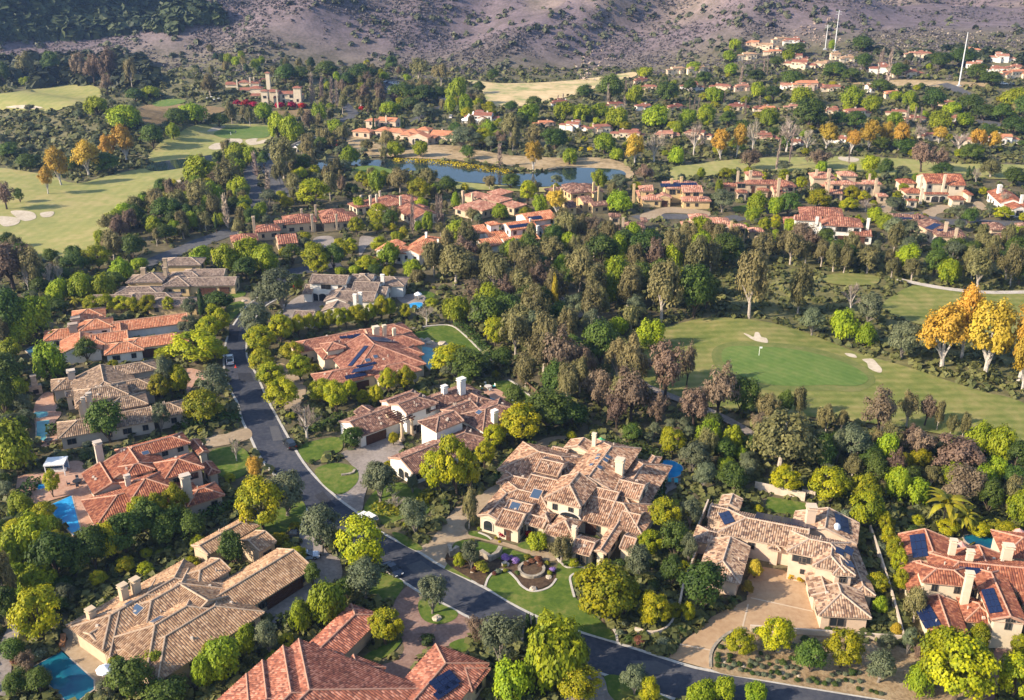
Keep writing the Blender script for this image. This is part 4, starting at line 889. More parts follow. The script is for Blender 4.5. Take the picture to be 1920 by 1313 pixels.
h = House('house', 'white house with dark brown tiles, timber pergola and wooden garage door', 'house', zI, ((580, 910), (1040, 725)), 'darkred', 'white', .43, near='white pergola house')
for a in [((82, 540), (510, 382), (330, 630), 3.2, 'gg'), ((740, 310), (1255, 218), (1100, 352), 4.4, 'gh'), ((560, 365), (760, 297), (645, 468), 6.0, 'gh'), ((955, 485), (1135, 435), (1080, 582), 6.0, 'hg'), ((1420, 408), (1560, 372), (1500, 590), 4.0, 'hh'),
          ((585, 905), (1225, 650), (820, 1012), 3.1, 'gh'), ((1275, 228), (1330, 300), (1450, 300), 4.0, 'hh'), ((440, 332), (690, 250), (470, 420), 4.2, 'gh'), ((1000, 400), (1330, 350), (1150, 480), 4.4, 'gg'), ((205, 378), (290, 430), (120, 440), 3.4, 'gg')]: h.wing(*a)
h.chimneys((1190, 105, 9.0, 2.0, 1.3), (1022, 178, 7.6, 1.5), (1520, 422, 7.4, 1.5, 1.1)); h.windows(3.2, .65); h.vents(22); h.skylights((1368, 448, 1.6, 1.4))
for o in [('garage', 345, 690, 5.4, 2.4, 0), ('win', 578, 470, 1.8, 1.9), ('win', 772, 600, 1.8, 1.9), ('win', 1218, 585, 2.2, 1.3), ('arch', 600, 1020, 2.0, 2.2, .3)]: h.opening(*o)
IH = h
def pergola():
    p = zplane(*zI(625, 690), 0); R = Matrix.Translation((p.x, p.y, 0)) @ Matrix.Rotation(math.atan2(IH.ax.y, IH.ax.x), 4, 'Z')
    t = thing('pergola', 'timber pergola on two stone columns at the entrance of the white house', 'pergola', (p.x, p.y, 0), math.atan2(IH.ax.y, IH.ax.x))
    sm = mat('column stone', (.55, .42, .28), .9, noise=.2, nscale=2)
    for x, y in ((-1.4, -1.2), (1.4, -1.2), (-1.4, 4.2), (1.4, 4.2)):
        b = MB(); b.box((x, y, .4), (1.0, 1.0, .8)); b.tube([(x, y, .8), (x, y, 4.6)], [.38, .34], 10); b.box((x, y, 4.7), (.9, .9, .2)); b.obj('column', sm, t)
    for x in (-1.4, 1.4):
        b = MB(); b.box((x, 1.5, 4.95), (.25, 7.2, .3)); b.obj('beam', wood, t)
    for i in range(7):
        b = MB(); b.box((0, -1.4+i*.95, 5.22), (4.6, .2, .22)); b.obj('rafter', wood, t)
pergola()
h = House('house', 'brick red house with sawtooth hipped roofs and blue solar panels by the brick court', 'house', zM, ((1140, 760), (1600, 320)), 'brick', 'tan', .43, near='sawtooth red roof house')
h.tm = tile_mat('clay tiles salmon', [(.34, .125, .075), (.41, .165, .105), (.25, .09, .058), (.46, .21, .14), (.29, .105, .065), (.18, .07, .05)])
for a in [((1130, 770), (1592, 322), (1650, 590), 3.1, 'gh'), ((1440, 1115), (1612, 910), (1760, 1110), 3.2, 'gh'), ((1150, 1330), (1382, 1065), (1180, 860), 3.6, 'gh'), ((760, 1500), (1072, 1165), (900, 650), 4.4, 'gh'), ((620, 1480), (855, 1195), (640, 800), 4.8, 'gh'), ((380, 1500), (590, 1265), (410, 960), 5.0, 'gh'), ((140, 1600), (385, 1330), (190, 1150), 5.0, 'gh'), ((900, 1650), (1440, 1205), (1560, 1390), 3.3, 'gh')]: h.wing(*a)
h.z = zMr
for a in [((760, 1390), (1150, 862), (1400, 1200), 3.5, 'gh'), ((1340, 905), (1390, 930), (1450, 1180), 3.2, 'hh')]: h.wing(*a)
h.panels(((1085, 1290), (1330, 1120), (960, 1265), 3, 1), ((1100, 1230), (1340, 1080), (1190, 955), 3, 3))
h.z = zM; h.windows(4, .5)
# ---- houses in the middle distance
MID = 0.8
za, zb, zc, zd, ze_, zf = Z(420, 340, K6), Z(640, 320, K6), Z(840, 310, K6), Z(1100, 310, K6), Z(1340, 290, K6), Z(1600, 300, K6)
def mid(label, z, axis, roof, wall, wings, chim=(), near='', panels=(), opens=(), gap=3.2, keep=.7):
    h = House('house', label, 'house', z, axis, roof, wall, MID, near=near)
    for a in wings: h.wing(*a)
    h.chimneys(*chim)
    for p in panels: h.panels(p)
    h.windows(gap, keep)
    for o in opens: h.opening(*o)
    return h
mid('red tiled hillside house with many chimneys above the bright green trees', za, ((430, 600), (770, 570)), 'brick', 'tan',
    [((380, 482), (572, 428), (480, 612), 3.4, 'hh'), ((600, 680), (800, 600), (830, 690), 3.0, 'gg'), ((700, 382), (970, 328), (880, 525), 4.0, 'hh'), ((1060, 372), (1500, 405), (1200, 462), 3.4, 'hh'), ((1105, 292), (1330, 330), (1070, 362), 4.5, 'hh'), ((110, 642), (330, 560), (70, 690), 3.0, 'hh'), ((560, 400), (760, 360), (640, 470), 4.6, 'hh')],
    [(325, 395, 8.6, 1.6), (865, 312, 7.5, 1.3), (1020, 268, 8, 1.2), (980, 372, 7.6, 1.4), (1255, 372, 7, 1.2)], near='many chimney hillside house')
mid('red tiled house with four chimneys in a row behind bare poplars', zb, ((560, 430), (740, 400)), 'brick', 'cream',
    [((380, 318), (640, 242), (560, 432), 4.0, 'hh'), ((640, 242), (780, 300), (735, 400), 3.6, 'hh'), ((160, 322), (260, 362), (110, 392), 3.2, 'hh'), ((740, 352), (950, 462), (720, 500), 3.0, 'gg'), ((820, 380), (980, 400), (900, 440), 3.2, 'gg')],
    [(218, 278, 7, 1.2), (322, 278, 7.5, 1.4), (392, 268, 8, 1.2), (430, 230, 8, 1.2), (660, 288, 8, 1.3)], near='chimney row house')
mid('white walled house with clean orange red roofs among bright hedges', zb, ((570, 915), (740, 935)), 'orange', 'white',
    [((630, 768), (470, 865), (570, 915), 4.4, 'gg'), ((892, 822), (750, 885), (905, 930), 4.4, 'gg'), ((1082, 698), (870, 800), (1120, 815), 4.2, 'hh'), ((560, 832), (715, 858), (640, 925), 4.2, 'gh'), ((1000, 830), (1020, 900), (1080, 880), 3.2, 'gg'), ((360, 960), (460, 990), (420, 1000), 2.6, 'hh')],
    [(1085, 772, 7.6, 1.2), (950, 692, 8, 1.2)], near='orange roofed white house', gap=2.6)
mid('white terraced house with three black solar arrays on red roofs', zc, ((680, 735), (980, 690)), 'orange', 'white',
    [((170, 714), (410, 686), (330, 765), 4.4, 'gg'), ((500, 637), (504, 636), (480, 683), 7.2, 'hh'), ((625, 658), (960, 630), (830, 712), 6.0, 'gg'), ((795, 572), (1180, 556), (970, 628), 6.0, 'gg'), ((590, 792), (1000, 748), (830, 860), 3.2, 'gg'), ((420, 752), (620, 722), (560, 815), 3.2, 'gg'), ((1030, 692), (1160, 680), (1100, 722), 3.6, 'gg'), ((340, 870), (560, 830), (470, 910), 2.8, 'gg')],
    [(1005, 678, 7.4, 1.5), (920, 598, 8.4, 1.0)], near='white terraced solar house',
    panels=[((690, 715), (920, 685), (680, 680), 7, 2), ((910, 620), (1060, 605), (880, 585), 6, 2), ((690, 872), (810, 858), (665, 838), 5, 2)], opens=[('garage', 310, 850, 4.6, 2.4, 0)])
mid('rambling tan red tiled house just below the lake', zc, ((430, 530), (570, 490)), 'rose', 'tan',
    [((200, 362), (540, 402), (430, 525), 3.4, 'hh'), ((235, 282), (410, 302), (330, 372), 4.4, 'hh'), ((460, 272), (712, 266), (600, 335), 4.4, 'hh'), ((660, 402), (800, 420), (700, 472), 3.2, 'hh'), ((485, 342), (595, 342), (505, 402), 4.2, 'hh'), ((100, 420), (380, 450), (300, 540), 3.0, 'hh')],
    [(165, 288, 7.8, 1.6), (270, 312, 7.4, 1.3)], near='rambling rose roof house')
mid('two storey tan house with dark red roofs behind an orange autumn tree', zc, ((1400, 320), (1600, 300)), 'darkred', 'ochre',
    [((1290, 262), (1680, 242), (1450, 312), 6.2, 'hh'), ((1650, 242), (1650, 288), (1592, 300), 6.0, 'gg'), ((1330, 222), (1460, 216), (1390, 256), 7.0, 'hh'), ((1600, 382), (1770, 352), (1680, 458), 3.3, 'gg'), ((1462, 388), (1590, 378), (1540, 432), 3.4, 'gg'), ((1130, 272), (1280, 266), (1180, 322), 5.0, 'hh'), ((1062, 312), (1130, 330), (1080, 360), 3.6, 'hh'), ((1290, 412), (1400, 402), (1440, 466), 3.2, 'gg')],
    [(1190, 222, 9, 1.3), (1270, 262, 9, 1.4), (1632, 192, 10.2, 1.5), (1690, 238, 9.6, 1.2)], near='tan lakeside house')
mid('low brown tiled house half hidden by eucalyptus', zd, ((250, 700), (560, 700)), 'darkred', 'tan',
    [((130, 597), (290, 592), (250, 702), 3.4, 'gg'), ((312, 547), (318, 546), (330, 600), 4.6, 'hh'), ((440, 622), (620, 575), (560, 700), 3.2, 'hh'), ((600, 577), (680, 620), (700, 680), 3.4, 'hh'), ((300, 722), (370, 722), (330, 785), 2.8, 'gg')],
    [(410, 592, 7, 1.4), (268, 722, 6, 1.8)], near='low brown tiled house')
mid('large ochre house with a long blue solar row and round forecourt', zd, ((1060, 400), (1380, 400)), 'rose', 'ochre',
    [((640, 192), (800, 196), (700, 290), 6.2, 'hg'), ((865, 202), (1250, 198), (1050, 262), 6.2, 'hh'), ((1055, 258), (1290, 262), (1150, 303), 5.6, 'gg'), ((850, 300), (865, 335), (780, 372), 3.8, 'gg'), ((560, 262), (700, 342), (600, 400), 3.2, 'hh'), ((1060, 372), (1380, 368), (1200, 406), 3.3, 'hh'), ((640, 352), (800, 352), (700, 405), 3.2, 'hh')],
    [(532, 212, 9, 1.6), (955, 152, 9.6, 1.6), (1062, 132, 10, 1.7)], near='ochre solar house', panels=[((830, 250), (1240, 240), (880, 208), 14, 2)],
    opens=[('garage', 872, 430, 2.4, 2.6, 0), ('win', 960, 300, 2.6, 2.2), ('win', 1225, 325, 2.4, 1.6), ('door', 1000, 440, 2.2, 2.4, 0)])
mid('ochre walled house with big arched window above the eucalyptus trees', zd, ((1460, 740), (1660, 740)), 'rose', 'ochre',
    [((1110, 605), (1340, 595), (1130, 770), 3.6, 'hh'), ((1400, 548), (1570, 552), (1520, 735), 6.4, 'hh'), ((1650, 602), (1730, 612), (1750, 710), 6.2, 'hh'), ((1180, 562), (1330, 570), (1250, 612), 4.4, 'hh'), ((1830, 702), (1950, 720), (1860, 745), 3.4, 'hh')],
    [(1625, 628, 9, 1.3), (1185, 630, 7, 1.2), (1900, 800, 4.5, 1.8)], near='ochre arched window house', opens=[('arch', 1555, 830, 4.6, 4.0, .8), ('win', 1720, 742, 3.2, 1.8), ('win', 1700, 845, 2, 1.8, .9)])
mid('two storey red roofed house with tan walls facing the garden trees', ze_, ((480, 330), (620, 330)), 'brick', 'tan',
    [((350, 247), (840, 247), (560, 330), 6.2, 'hh'), ((250, 262), (480, 252), (350, 325), 6.2, 'hh'), ((720, 342), (840, 305), (780, 372), 6.0, 'hh'), ((538, 382), (544, 381), (540, 422), 4.0, 'hh'), ((298, 402), (304, 401), (300, 440), 3.4, 'hh'), ((120, 282), (185, 272), (140, 385), 3.4, 'hh'), ((780, 447), (900, 447), (840, 482), 3.0, 'gg'), ((360, 203), (520, 206), (440, 236), 7.0, 'hh'), ((640, 380), (740, 380), (700, 420), 4.2, 'gg')],
    [(265, 188, 9.6, 1.5), (405, 182, 10, 2.0), (725, 268, 10, 1.8), (815, 232, 9, 1.3)], near='tan two storey house', opens=[('win', 300, 350, 3.6, 2.0), ('arch', 295, 480, 2.6, 2.4, .2), ('win', 810, 402, 4, 1.8), ('door', 428, 400, 1.4, 3.2)])
mid('grand tan house with arched entrance porch and pink red hipped roofs', ze_, ((1260, 435), (1420, 437)), 'rose', 'tan',
    [((1250, 262), (1700, 252), (1340, 322), 6.4, 'hh'), ((1450, 272), (1520, 312), (1460, 372), 6.6, 'hh'), ((1350, 312), (1400, 302), (1320, 347), 6.4, 'hh'), ((1110, 222), (1300, 217), (1190, 272), 7.0, 'hh'), ((1130, 322), (1250, 332), (1110, 366), 3.6, 'hh'), ((1260, 402), (1420, 406), (1340, 437), 3.4, 'gg'), ((1700, 302), (1820, 302), (1760, 352), 6.2, 'hh'), ((1810, 442), (1870, 442), (1850, 476), 3.2, 'gh'), ((1400, 215), (1560, 200), (1480, 240), 7.2, 'hh')],
    [(1145, 168, 10.4, 1.6), (1285, 162, 11, 2.0), (1285, 278, 9.6, 1.5), (1740, 218, 10, 1.3), (1815, 268, 9.6, 1.5)], near='arched porch grand house', opens=[('arch', 1508, 470, 4.4, 4.0, .2), ('win', 1350, 485, 3.4, 2.4, .6), ('win', 1365, 370, 2.8, 1.7), ('arch', 1728, 395, 1.6, 2.4), ('garage', 1800, 500, 3.6, 2, 0)])
mid('large white walled house with long pinkish red roof and balcony', ze_, ((1180, 780), (1790, 812)), 'brick', 'white',
    [((1200, 682), (1650, 684), (1500, 805), 6.2, 'hh'), ((900, 672), (1200, 652), (960, 732), 6.2, 'gg'), ((800, 702), (1010, 760), (900, 795), 3.4, 'hh'), ((950, 642), (1420, 622), (1100, 682), 6.8, 'hh'), ((1530, 862), (1750, 862), (1640, 908), 3.4, 'gg'), ((1290, 610), (1400, 608), (1350, 640), 7.2, 'hh')],
    [(1150, 702, 9.4, 1.6), (1725, 718, 9, 1.6)], near='large white walled house', opens=[('arch', 1258, 880, 4.6, 5.0, .3), ('win', 1425, 830, 4.0, 2.4), ('garage', 1435, 945, 3.8, 2.2, .2), ('door', 1605, 935, 5, 2.6, .1)])
mid('salmon red tiled house with arcade and square bell tower', zf, ((800, 375), (1070, 378)), 'red', 'cream',
    [((770, 212), (1190, 207), (930, 268), 6.4, 'gg'), ((800, 312), (1070, 312), (930, 378), 3.7, 'gg'), ((540, 262), (700, 282), (600, 350), 3.7, 'hh'), ((600, 352), (720, 322), (640, 372), 3.7, 'hh'), ((620, 392), (722, 372), (700, 452), 3.3, 'hh'), ((1110, 352), (1230, 372), (1200, 460), 3.5, 'hh'), ((1230, 312), (1300, 380), (1330, 412), 3.4, 'hh'), ((1120, 262), (1180, 257), (1150, 297), 6.0, 'hh'), ((530, 235), (640, 225), (560, 270), 3.7, 'hh')],
    [(770, 178, 10, 1.4), (1030, 168, 10.4, 1.5), (775, 318, 7.6, 1.8)], near='salmon arcade house', opens=[('arch', 920, 408, 3.2, 2.6, .2), ('arch', 1000, 405, 2.6, 2.6, .2), ('win', 1205, 500, 1.2, 2, .4), ('win', 1242, 500, 1.2, 2, .4)])
mid('white walled house with a long red roof and bare white tree in front', zf, ((1720, 590), (1900, 590)), 'red', 'white',
    [((1640, 312), (1790, 440), (1570, 420), 4.0, 'gg', None, True), ((1830, 452), (1990, 442), (1860, 530), 3.8, 'hh'), ((1700, 420), (1880, 520), (1740, 530), 3.4, 'gg')],
    [(1645, 282, 8.5, 2.2, 1.6), (1895, 395, 8, 1.8)], near='bare tree white house', opens=[('win', 1755, 555, 2.6, 2.2, .6), ('win', 1865, 555, 2.6, 2.2, .6)])
mid('brown red tiled house with blue solar panels and stone arches', zf, ((910, 820), (1090, 830)), 'darkred', 'tan',
    [((790, 622), (1080, 780), (760, 745), 4.2, 'hh', None, True), ((400, 642), (720, 642), (560, 690), 4.0, 'gg'), ((920, 792), (1230, 822), (1100, 862), 4.0, 'hh'), ((720, 600), (800, 640), (700, 650), 4.2, 'gg', None, True)],
    [(1047, 698, 8.6, 1.8), (1160, 768, 8, 1.5)], near='stone arch brown house', panels=[((800, 770), (880, 790), (860, 700), 3, 3), ((940, 800), (1045, 802), (940, 780), 6, 1), ((440, 668), (660, 672), (440, 648), 9, 1)], opens=[('arch', 945, 880, 3.2, 3.4, .2), ('arch', 1230, 895, 3.4, 2.4, .2)])
mid('brown tiled house with two blue solar arrays at the right edge', zf, ((1700, 880), (1900, 880)), 'darkred', 'tan',
    [((1560, 782), (1990, 778), (1720, 880), 4.0, 'hh'), ((1540, 672), (1650, 750), (1450, 715), 4.2, 'hh', None, True), ((1840, 720), (1990, 715), (1860, 750), 4.0, 'hh')],
    [(1470, 830, 6, 1.2)], near='right edge brown house', panels=[((1620, 840), (1710, 838), (1620, 810), 4, 2), ((1860, 842), (1930, 840), (1860, 812), 3, 2)])
# ---- clubhouse and lakeside lodge
zq = Z(380, 110, 7.958); zs = Z(640, 180, K6)
c = ground(*zq(900, 700)); c2 = ground(*zs(850, 520))
def big(label, z, axis, base, roof, wall, wings, chim, near, opens=()):
    h = House('clubhouse' if 'club' in label else 'lodge', label, 'building', z, axis, roof, wall, 1.2, near=near, base=base, group='resort buildings')
    for a in wings: h.wing(*a, None, False, False)
    h.chimneys(*chim); h.windows(4, .7, (1.5, 1.8))
    for o in opens: h.opening(*o)
    return h
big('sprawling cream clubhouse with red roofs and slim towers on the knoll', zq, ((870, 460), (1080, 460)), c.z, 'brick', 'cream',
    [((310, 345), (490, 345), 3.6, 8.5, 'gh'), ((420, 402), (520, 402), 2.4, 6.0, 'gg'), ((545, 320), (700, 310), 3.4, 9.5, 'hh'), ((700, 405), (890, 405), 3.6, 7.5, 'hh'), ((918, 455), (924, 455), 2.5, 9.5, 'hh'), ((970, 450), (1100, 462), 3.2, 8.0, 'gh'), ((1150, 482), (1390, 480), 3.6, 6.5, 'gg'), ((1405, 405), (1412, 405), 2.7, 12.5, 'hh'), ((1440, 525), (1505, 525), 2.5, 4.5, 'gg'), ((690, 330), (860, 330), 3.2, 9.5, 'hh'), ((962, 195), (968, 195), 1.7, 17, 'hh'), ((1060, 560), (1130, 560), 2.4, 4.5, 'gg'), ((560, 430), (720, 430), 3.4, 6.5, 'gg'), ((720, 515), (880, 520), 3.0, 4.0, 'gg'), ((270, 470), (500, 480), 3.0, 4.0, 'gg'), ((860, 290), (1010, 300), 3.0, 9, 'gg')],
    [(505, 318, 12, 1.4), (700, 285, 13, 1.4), (1100, 470, 12, 1.4), (760, 280, 13, 1.2)], 'red roofed clubhouse', [('arch', 935, 650, 2, 2.6, .2), ('win', 925, 575, 2.0, 1.6)])
big('lakeside lodge with arched loggia and low red roofs behind the water', zs, ((700, 420), (1000, 440)), c2.z, 'orange', 'pink',
    [((690, 398), (790, 398), 3.4, 3.8, 'hh'), ((880, 392), (882, 420), 6.0, 4.2, 'gg'), ((940, 430), (1070, 430), 3.2, 3.4, 'hh'), ((1010, 385), (1290, 387), 5.0, 3.8, 'gg'), ((740, 362), (880, 365), 4.0, 4.4, 'hh'), ((880, 342), (990, 344), 3.6, 5.2, 'hh'), ((305, 245), (385, 245), 3.2, 5.2, 'hh'), ((410, 238), (650, 238), 4.0, 4.0, 'gg'), ((420, 342), (560, 345), 4.6, 4.0, 'hh'), ((580, 358), (660, 360), 4.2, 4.0, 'hh'), ((200, 362), (290, 360), 3.6, 3.6, 'hh')],
    [(500, 222, 7, 1.2), (1128, 372, 6, 1.1)], 'lakeside lodge', [('arch', 850, 465, 3.0, 3.4, .2), ('arch', 810, 470, 1.6, 3, .2), ('arch', 888, 470, 1.6, 3, .2)])
# ---- the village on the far hill: one house per roof in sight
zV1, zV2, zV3, zV4 = Z(940, 180, K6), Z(1120, 60, K6), Z(1380, 60, K6), Z(1600, 60, K6)
VILL = [(zV1, 490, 350, 90), (zV1, 785, 395, 150), (zV1, 1110, 425, 150), (zV1, 1400, 480, 180), (zV1, 1850, 480, 100), (zV1, 680, 130, 90), (zV1, 1270, 160, 130), (zV1, 1620, 165, 130),
        (zV2, 520, 590, 100), (zV2, 570, 655, 110), (zV2, 1060, 665, 130), (zV2, 1380, 655, 130), (zV2, 1650, 665, 110), (zV2, 900, 475, 120), (zV2, 1140, 465, 130), (zV2, 910, 880, 80), (zV2, 1580, 880, 80), (zV2, 1870, 895, 70), (zV2, 780, 1190, 150), (zV2, 1110, 1205, 150), (zV2, 1880, 1230, 90),
        (zV3, 560, 650, 140), (zV3, 820, 655, 180), (zV3, 1100, 670, 140), (zV3, 1540, 680, 130), (zV3, 1780, 740, 110), (zV3, 205, 165, 70), (zV3, 345, 210, 120), (zV3, 510, 135, 110), (zV3, 650, 155, 120), (zV3, 140, 315, 120), (zV3, 420, 258, 110), (zV3, 680, 330, 120), (zV3, 700, 415, 170), (zV3, 950, 395, 120), (zV3, 1120, 315, 110), (zV3, 1270, 345, 90), (zV3, 380, 900, 110), (zV3, 1080, 940, 120), (zV3, 1370, 975, 170), (zV3, 1800, 960, 80), (zV3, 330, 1230, 110), (zV3, 40, 870, 60), (zV3, 660, 880, 60), (zV3, 650, 1280, 120), (zV3, 1150, 1250, 90),
        (zV4, 380, 475, 190), (zV4, 620, 500, 180), (zV4, 780, 295, 90), (zV4, 1020, 320, 80), (zV4, 1330, 440, 150), (zV4, 1610, 460, 130), (zV4, 1730, 530, 130), (zV4, 1870, 520, 140), (zV4, 1660, 345, 140), (zV4, 1350, 260, 100), (zV4, 710, 1015, 110), (zV4, 1190, 1015, 110), (zV4, 1230, 1070, 90), (zV4, 1690, 1260, 160), (zV4, 1070, 840, 80), (zV4, 680, 295, 70), (zV4, 870, 1225, 80), (zV4, 1240, 1280, 60), (Z0, 905, 232, 34), (Z0, 858, 1, 0), (zV4, 1830, 430, 60), (zV4, 540, 1140, 0)]
NORD = ['', 'second ', 'third ', 'fourth ', 'fifth ', 'sixth ', 'seventh ', 'eighth ', 'ninth ']
VR = random.Random(5); ROWN = []
vtm = {k: tile_mat('clay tiles '+k, CLAY[k]) for k in ('brick', 'rose', 'orange', 'grey')}
vill = []
for z, x, y, w in VILL:
    if w == 0: continue
    px, py = z(x, y); p = ground(px, py); sc = FPX/project(p)[2]; wm_ = w/z.k/sc
    vill.append((px, py, p, wm_))
def village():
    for i, (px, py, p, wm_) in enumerate(vill):
        roof = VR.choice(['brick', 'brick', 'red', 'rose', 'orange']); wall = VR.choice(['white', 'cream', 'pink', 'cream'])
        if py < 140 and px < 1600 and VR.random() < .5: roof, wall = 'tan', 'cream'
        h = House('village_house', 'tmp', 'house', Z0, ((px, py), (px+10, py+VR.uniform(-1, 2))), roof, wall, 1.2, .34, 'houses of the village on the hill', base=p.z, oh=.5)
        a = VR.uniform(-.5, .35); d = Vector((math.cos(a), math.sin(a))); n = Vector((-d.y, d.x)); L = max(11, min(wm_*1.65, 38)); h.ax = d
        two = VR.random() < .5; m = p.xy+n*3; e = .33*min(L, 15) if two else .24*min(L, 14)
        h.oh = .4
        h.rect(m, d, L*.62, L*.2, e, VR.choice(['gg', 'hg', 'gh']), .36, False)
        h.rect(m-n*(L*.2)+d*L*VR.uniform(-.25, .25), n, L*.2, L*.15, e*.72, 'gg', .36, False)
        h.rect(m+d*L*.4+n*1, d, L*.2, L*.15, e*.62, 'gh', .36, False)
        if VR.random() < .7: h.rect(m-d*L*.4-n*1.0, d, L*.2, L*.14, e*.78, 'hg', .36, False)
        if VR.random() < .4: h.rect(m+d*L*VR.uniform(-.2, .3)+n*L*.1, d, L*.12, L*.09, e*1.35, 'hh', .36, False)
        q = m+d*L*VR.uniform(-.3, .3); zt = e+L*.10
        R = h.inv.inverted(); b = MB(); b.box((0, 0, zt/2), (.8, .7, zt)); b.box((0, 0, zt+.1), (1.0, .9, .2)); o = b.obj('chimney', h.wm); o.matrix_basis = Matrix.Translation((q.x, q.y, p.z)); h.put(o)
        h.windows(2.6, .8, (.9, 1.0))
        h.root['label'] = '%s|%d|%d|%s' % (('red' if roof in ('brick', 'red') else 'pale tan' if roof == 'tan' else 'orange red' if roof == 'orange' else 'rose red'), px, py, 'white' if wall == 'white' else 'cream' if wall == 'cream' else 'pink')
        vill[i] = (px, py, p, wm_, h.root, two)
village()
def name_village():
    """labels: rows of the hill from the lake upward, counted from the left"""
    rows = [(262, 330, 'behind the bare grey and orange trees'), (240, 262, 'in the row just above the lake side trees'), (196, 240, 'in the lower row of the wooded hill'), (155, 196, 'in the middle row of the wooded hill'), (128, 155, 'in the upper row of the wooded hill'), (0, 128, 'on the crest of the hill below the mountain')]
    for lo, hi, w in rows:
        L = sorted([v for v in vill if lo <= v[1] < hi], key=lambda v: v[0]); n = len(L)
        for k, v in enumerate(L):
            col, _, _, wall = v[4]['label'].split('|'); st = 'two storey' if v[5] else 'low'
            O = ['leftmost', 'second from left', 'third from left', 'fourth from left', 'fifth from left', 'sixth from left', 'seventh from left', 'eighth from left', 'ninth from left', 'tenth from left', 'eleventh from left', 'twelfth from left', 'thirteenth from left', 'fourteenth from left', 'fifteenth from left', 'sixteenth from left']
            e = ['rightmost', 'second from right', 'third from right', 'fourth from right', 'fifth from right', 'sixth from right', 'seventh from right', 'eighth from right', 'ninth from right', 'tenth from right']
            pos = O[k] if k < n/2 else e[n-1-k]
            v[4]['label'] = f'{st} {wall} house, {pos} {w}'
            v[4]['label'] = v[4]['label'].replace('in the', 'in') if len(v[4]['label'].split()) > 16 else v[4]['label']
name_village()
# ------------------------------------------------------------------ vehicles
tyre_m = mat('tyre', (.015, .015, .016), .85); rim_m = mat('rim', (.45, .46, .48), .35, metal=.8); cglass = mat('car glass', (.012, .016, .02), .05, spec=.7)
lampw = mat('headlight glass', (.75, .76, .78), .15); lampr = mat('tail light', (.35, .02, .015), .25); trim_m = mat('car trim', (.02, .02, .022), .5)
def paint(name, c):
    m = mat('paint '+name, c, .28, spec=.5); m.node_tree.nodes['Principled BSDF'].inputs['Coat Weight'].default_value = .6; return m
PROF = {  # side outline: (x, z) of the shoulder line, then of the roof line
 'sedan': ([(-2.3, .55), (-2.25, .88), (-1.5, .95), (1.0, .93), (2.1, .78), (2.32, .52)], [(-1.75, .93), (-1.0, 1.40), (.25, 1.42), (1.15, .92)], 1.82),
 'suv': ([(-2.35, .6), (-2.32, 1.05), (-1.6, 1.1), (1.0, 1.08), (2.2, .98), (2.38, .58)], [(-2.25, 1.08), (-1.95, 1.74), (.25, 1.76), (1.1, 1.07)], 1.95),
 'pickup': ([(-2.8, .62), (-2.8, 1.08), (-1.0, 1.1), (1.2, 1.1), (2.6, 1.02), (2.75, .6)], [(-.75, 1.1), (-.55, 1.78), (.75, 1.80), (1.45, 1.08)], 2.0)}
def car_mesh(kind, pm):
    sh, rf, w = PROF[kind]; h = w/2; b = MB()
    low = [(sh[0][0], .28)]+sh+[(sh[-1][0], .28)]
    for s in (-1, 1): b.face([(x, s*h*.97, z) for x, z in (low if s < 0 else low[::-1])])
    for a, c in zip(low, low[1:]): b.face([(a[0], -h*.97, a[1]), (a[0], h*.97, a[1]), (c[0], h*.97, c[1]), (c[0], -h*.97, c[1])])
    b.face([(low[0][0], h*.97, .28), (low[0][0], -h*.97, .28), (low[-1][0], -h*.97, .28), (low[-1][0], h*.97, .28)])
    (x0, z0), (x1, z1), (x2, z2), (x3, z3) = rf; k = h*.74
    b.face([(x1, -k, z1), (x2, -k, z2), (x2, k, z2), (x1, k, z1)])          # roof
    for s in (-1, 1):                                                        # pillars
        for (ax, az, bx, bz, t) in ((x0, z0, x1, z1, .16), (x3, z3, x2, z2, .12), ((x0+x3)/2, z0, (x1+x2)/2, z1, .06)):
            q = [(ax-t, s*h*.92, az), (ax+t, s*h*.92, az), (bx+t, s*k, bz), (bx-t, s*k, bz)]; b.face(q if s < 0 else q[::-1])
    if kind == 'pickup': b.box((-1.85, 0, 1.0), (1.8, w*.8, .12))
    body = b.mesh('body', [pm])
    g = MB(); e = .985
    g.face([(x0, -h*.9, z0), (x1, -k*e, z1*.995), (x1, k*e, z1*.995), (x0, h*.9, z0)][::-1]); rear = g.mesh('rear_window', cglass)
    g = MB(); g.face([(x3, -h*.9, z3), (x3, h*.9, z3), (x2, k*e, z2*.995), (x2, -k*e, z2*.995)]); front = g.mesh('windscreen', cglass)
    sides = []
    for s in (-1, 1):
        g = MB(); q = [(x0, s*h*.905, z0), (x3, s*h*.905, z3), (x2, s*k*.985, z2), (x1, s*k*.985, z1)]; g.face(q if s < 0 else q[::-1]); sides.append(g.mesh('side_window', cglass))
    if kind == 'pickup':
        g = MB(); g.box((-1.85, 0, 1.075), (1.75, w*.78, .05)); sides.append(g.mesh('load_bed', trim_m))
    return body, front, rear, sides, sh, w
def disc(r, t, m, name, n=12):
    b = MB(); b.tube([(0, -t/2, 0), (0, t/2, 0)], [r, r], n); return b.mesh(name, m)
WH, RIM = disc(.35, .24, tyre_m, 'wheel'), disc(.21, .26, rim_m, 'rim')
LH = (lambda b: (b.box((0, 0, 0), (.1, .4, .16)), b.mesh('headlight', lampw))[1])(MB())
LT = (lambda b: (b.box((0, 0, 0), (.1, .35, .18)), b.mesh('tail_light', lampr))[1])(MB())
MR = (lambda b: (b.box((0, 0, 0), (.16, .24, .16)), b.mesh('mirror', trim_m))[1])(MB())
CARM = {}
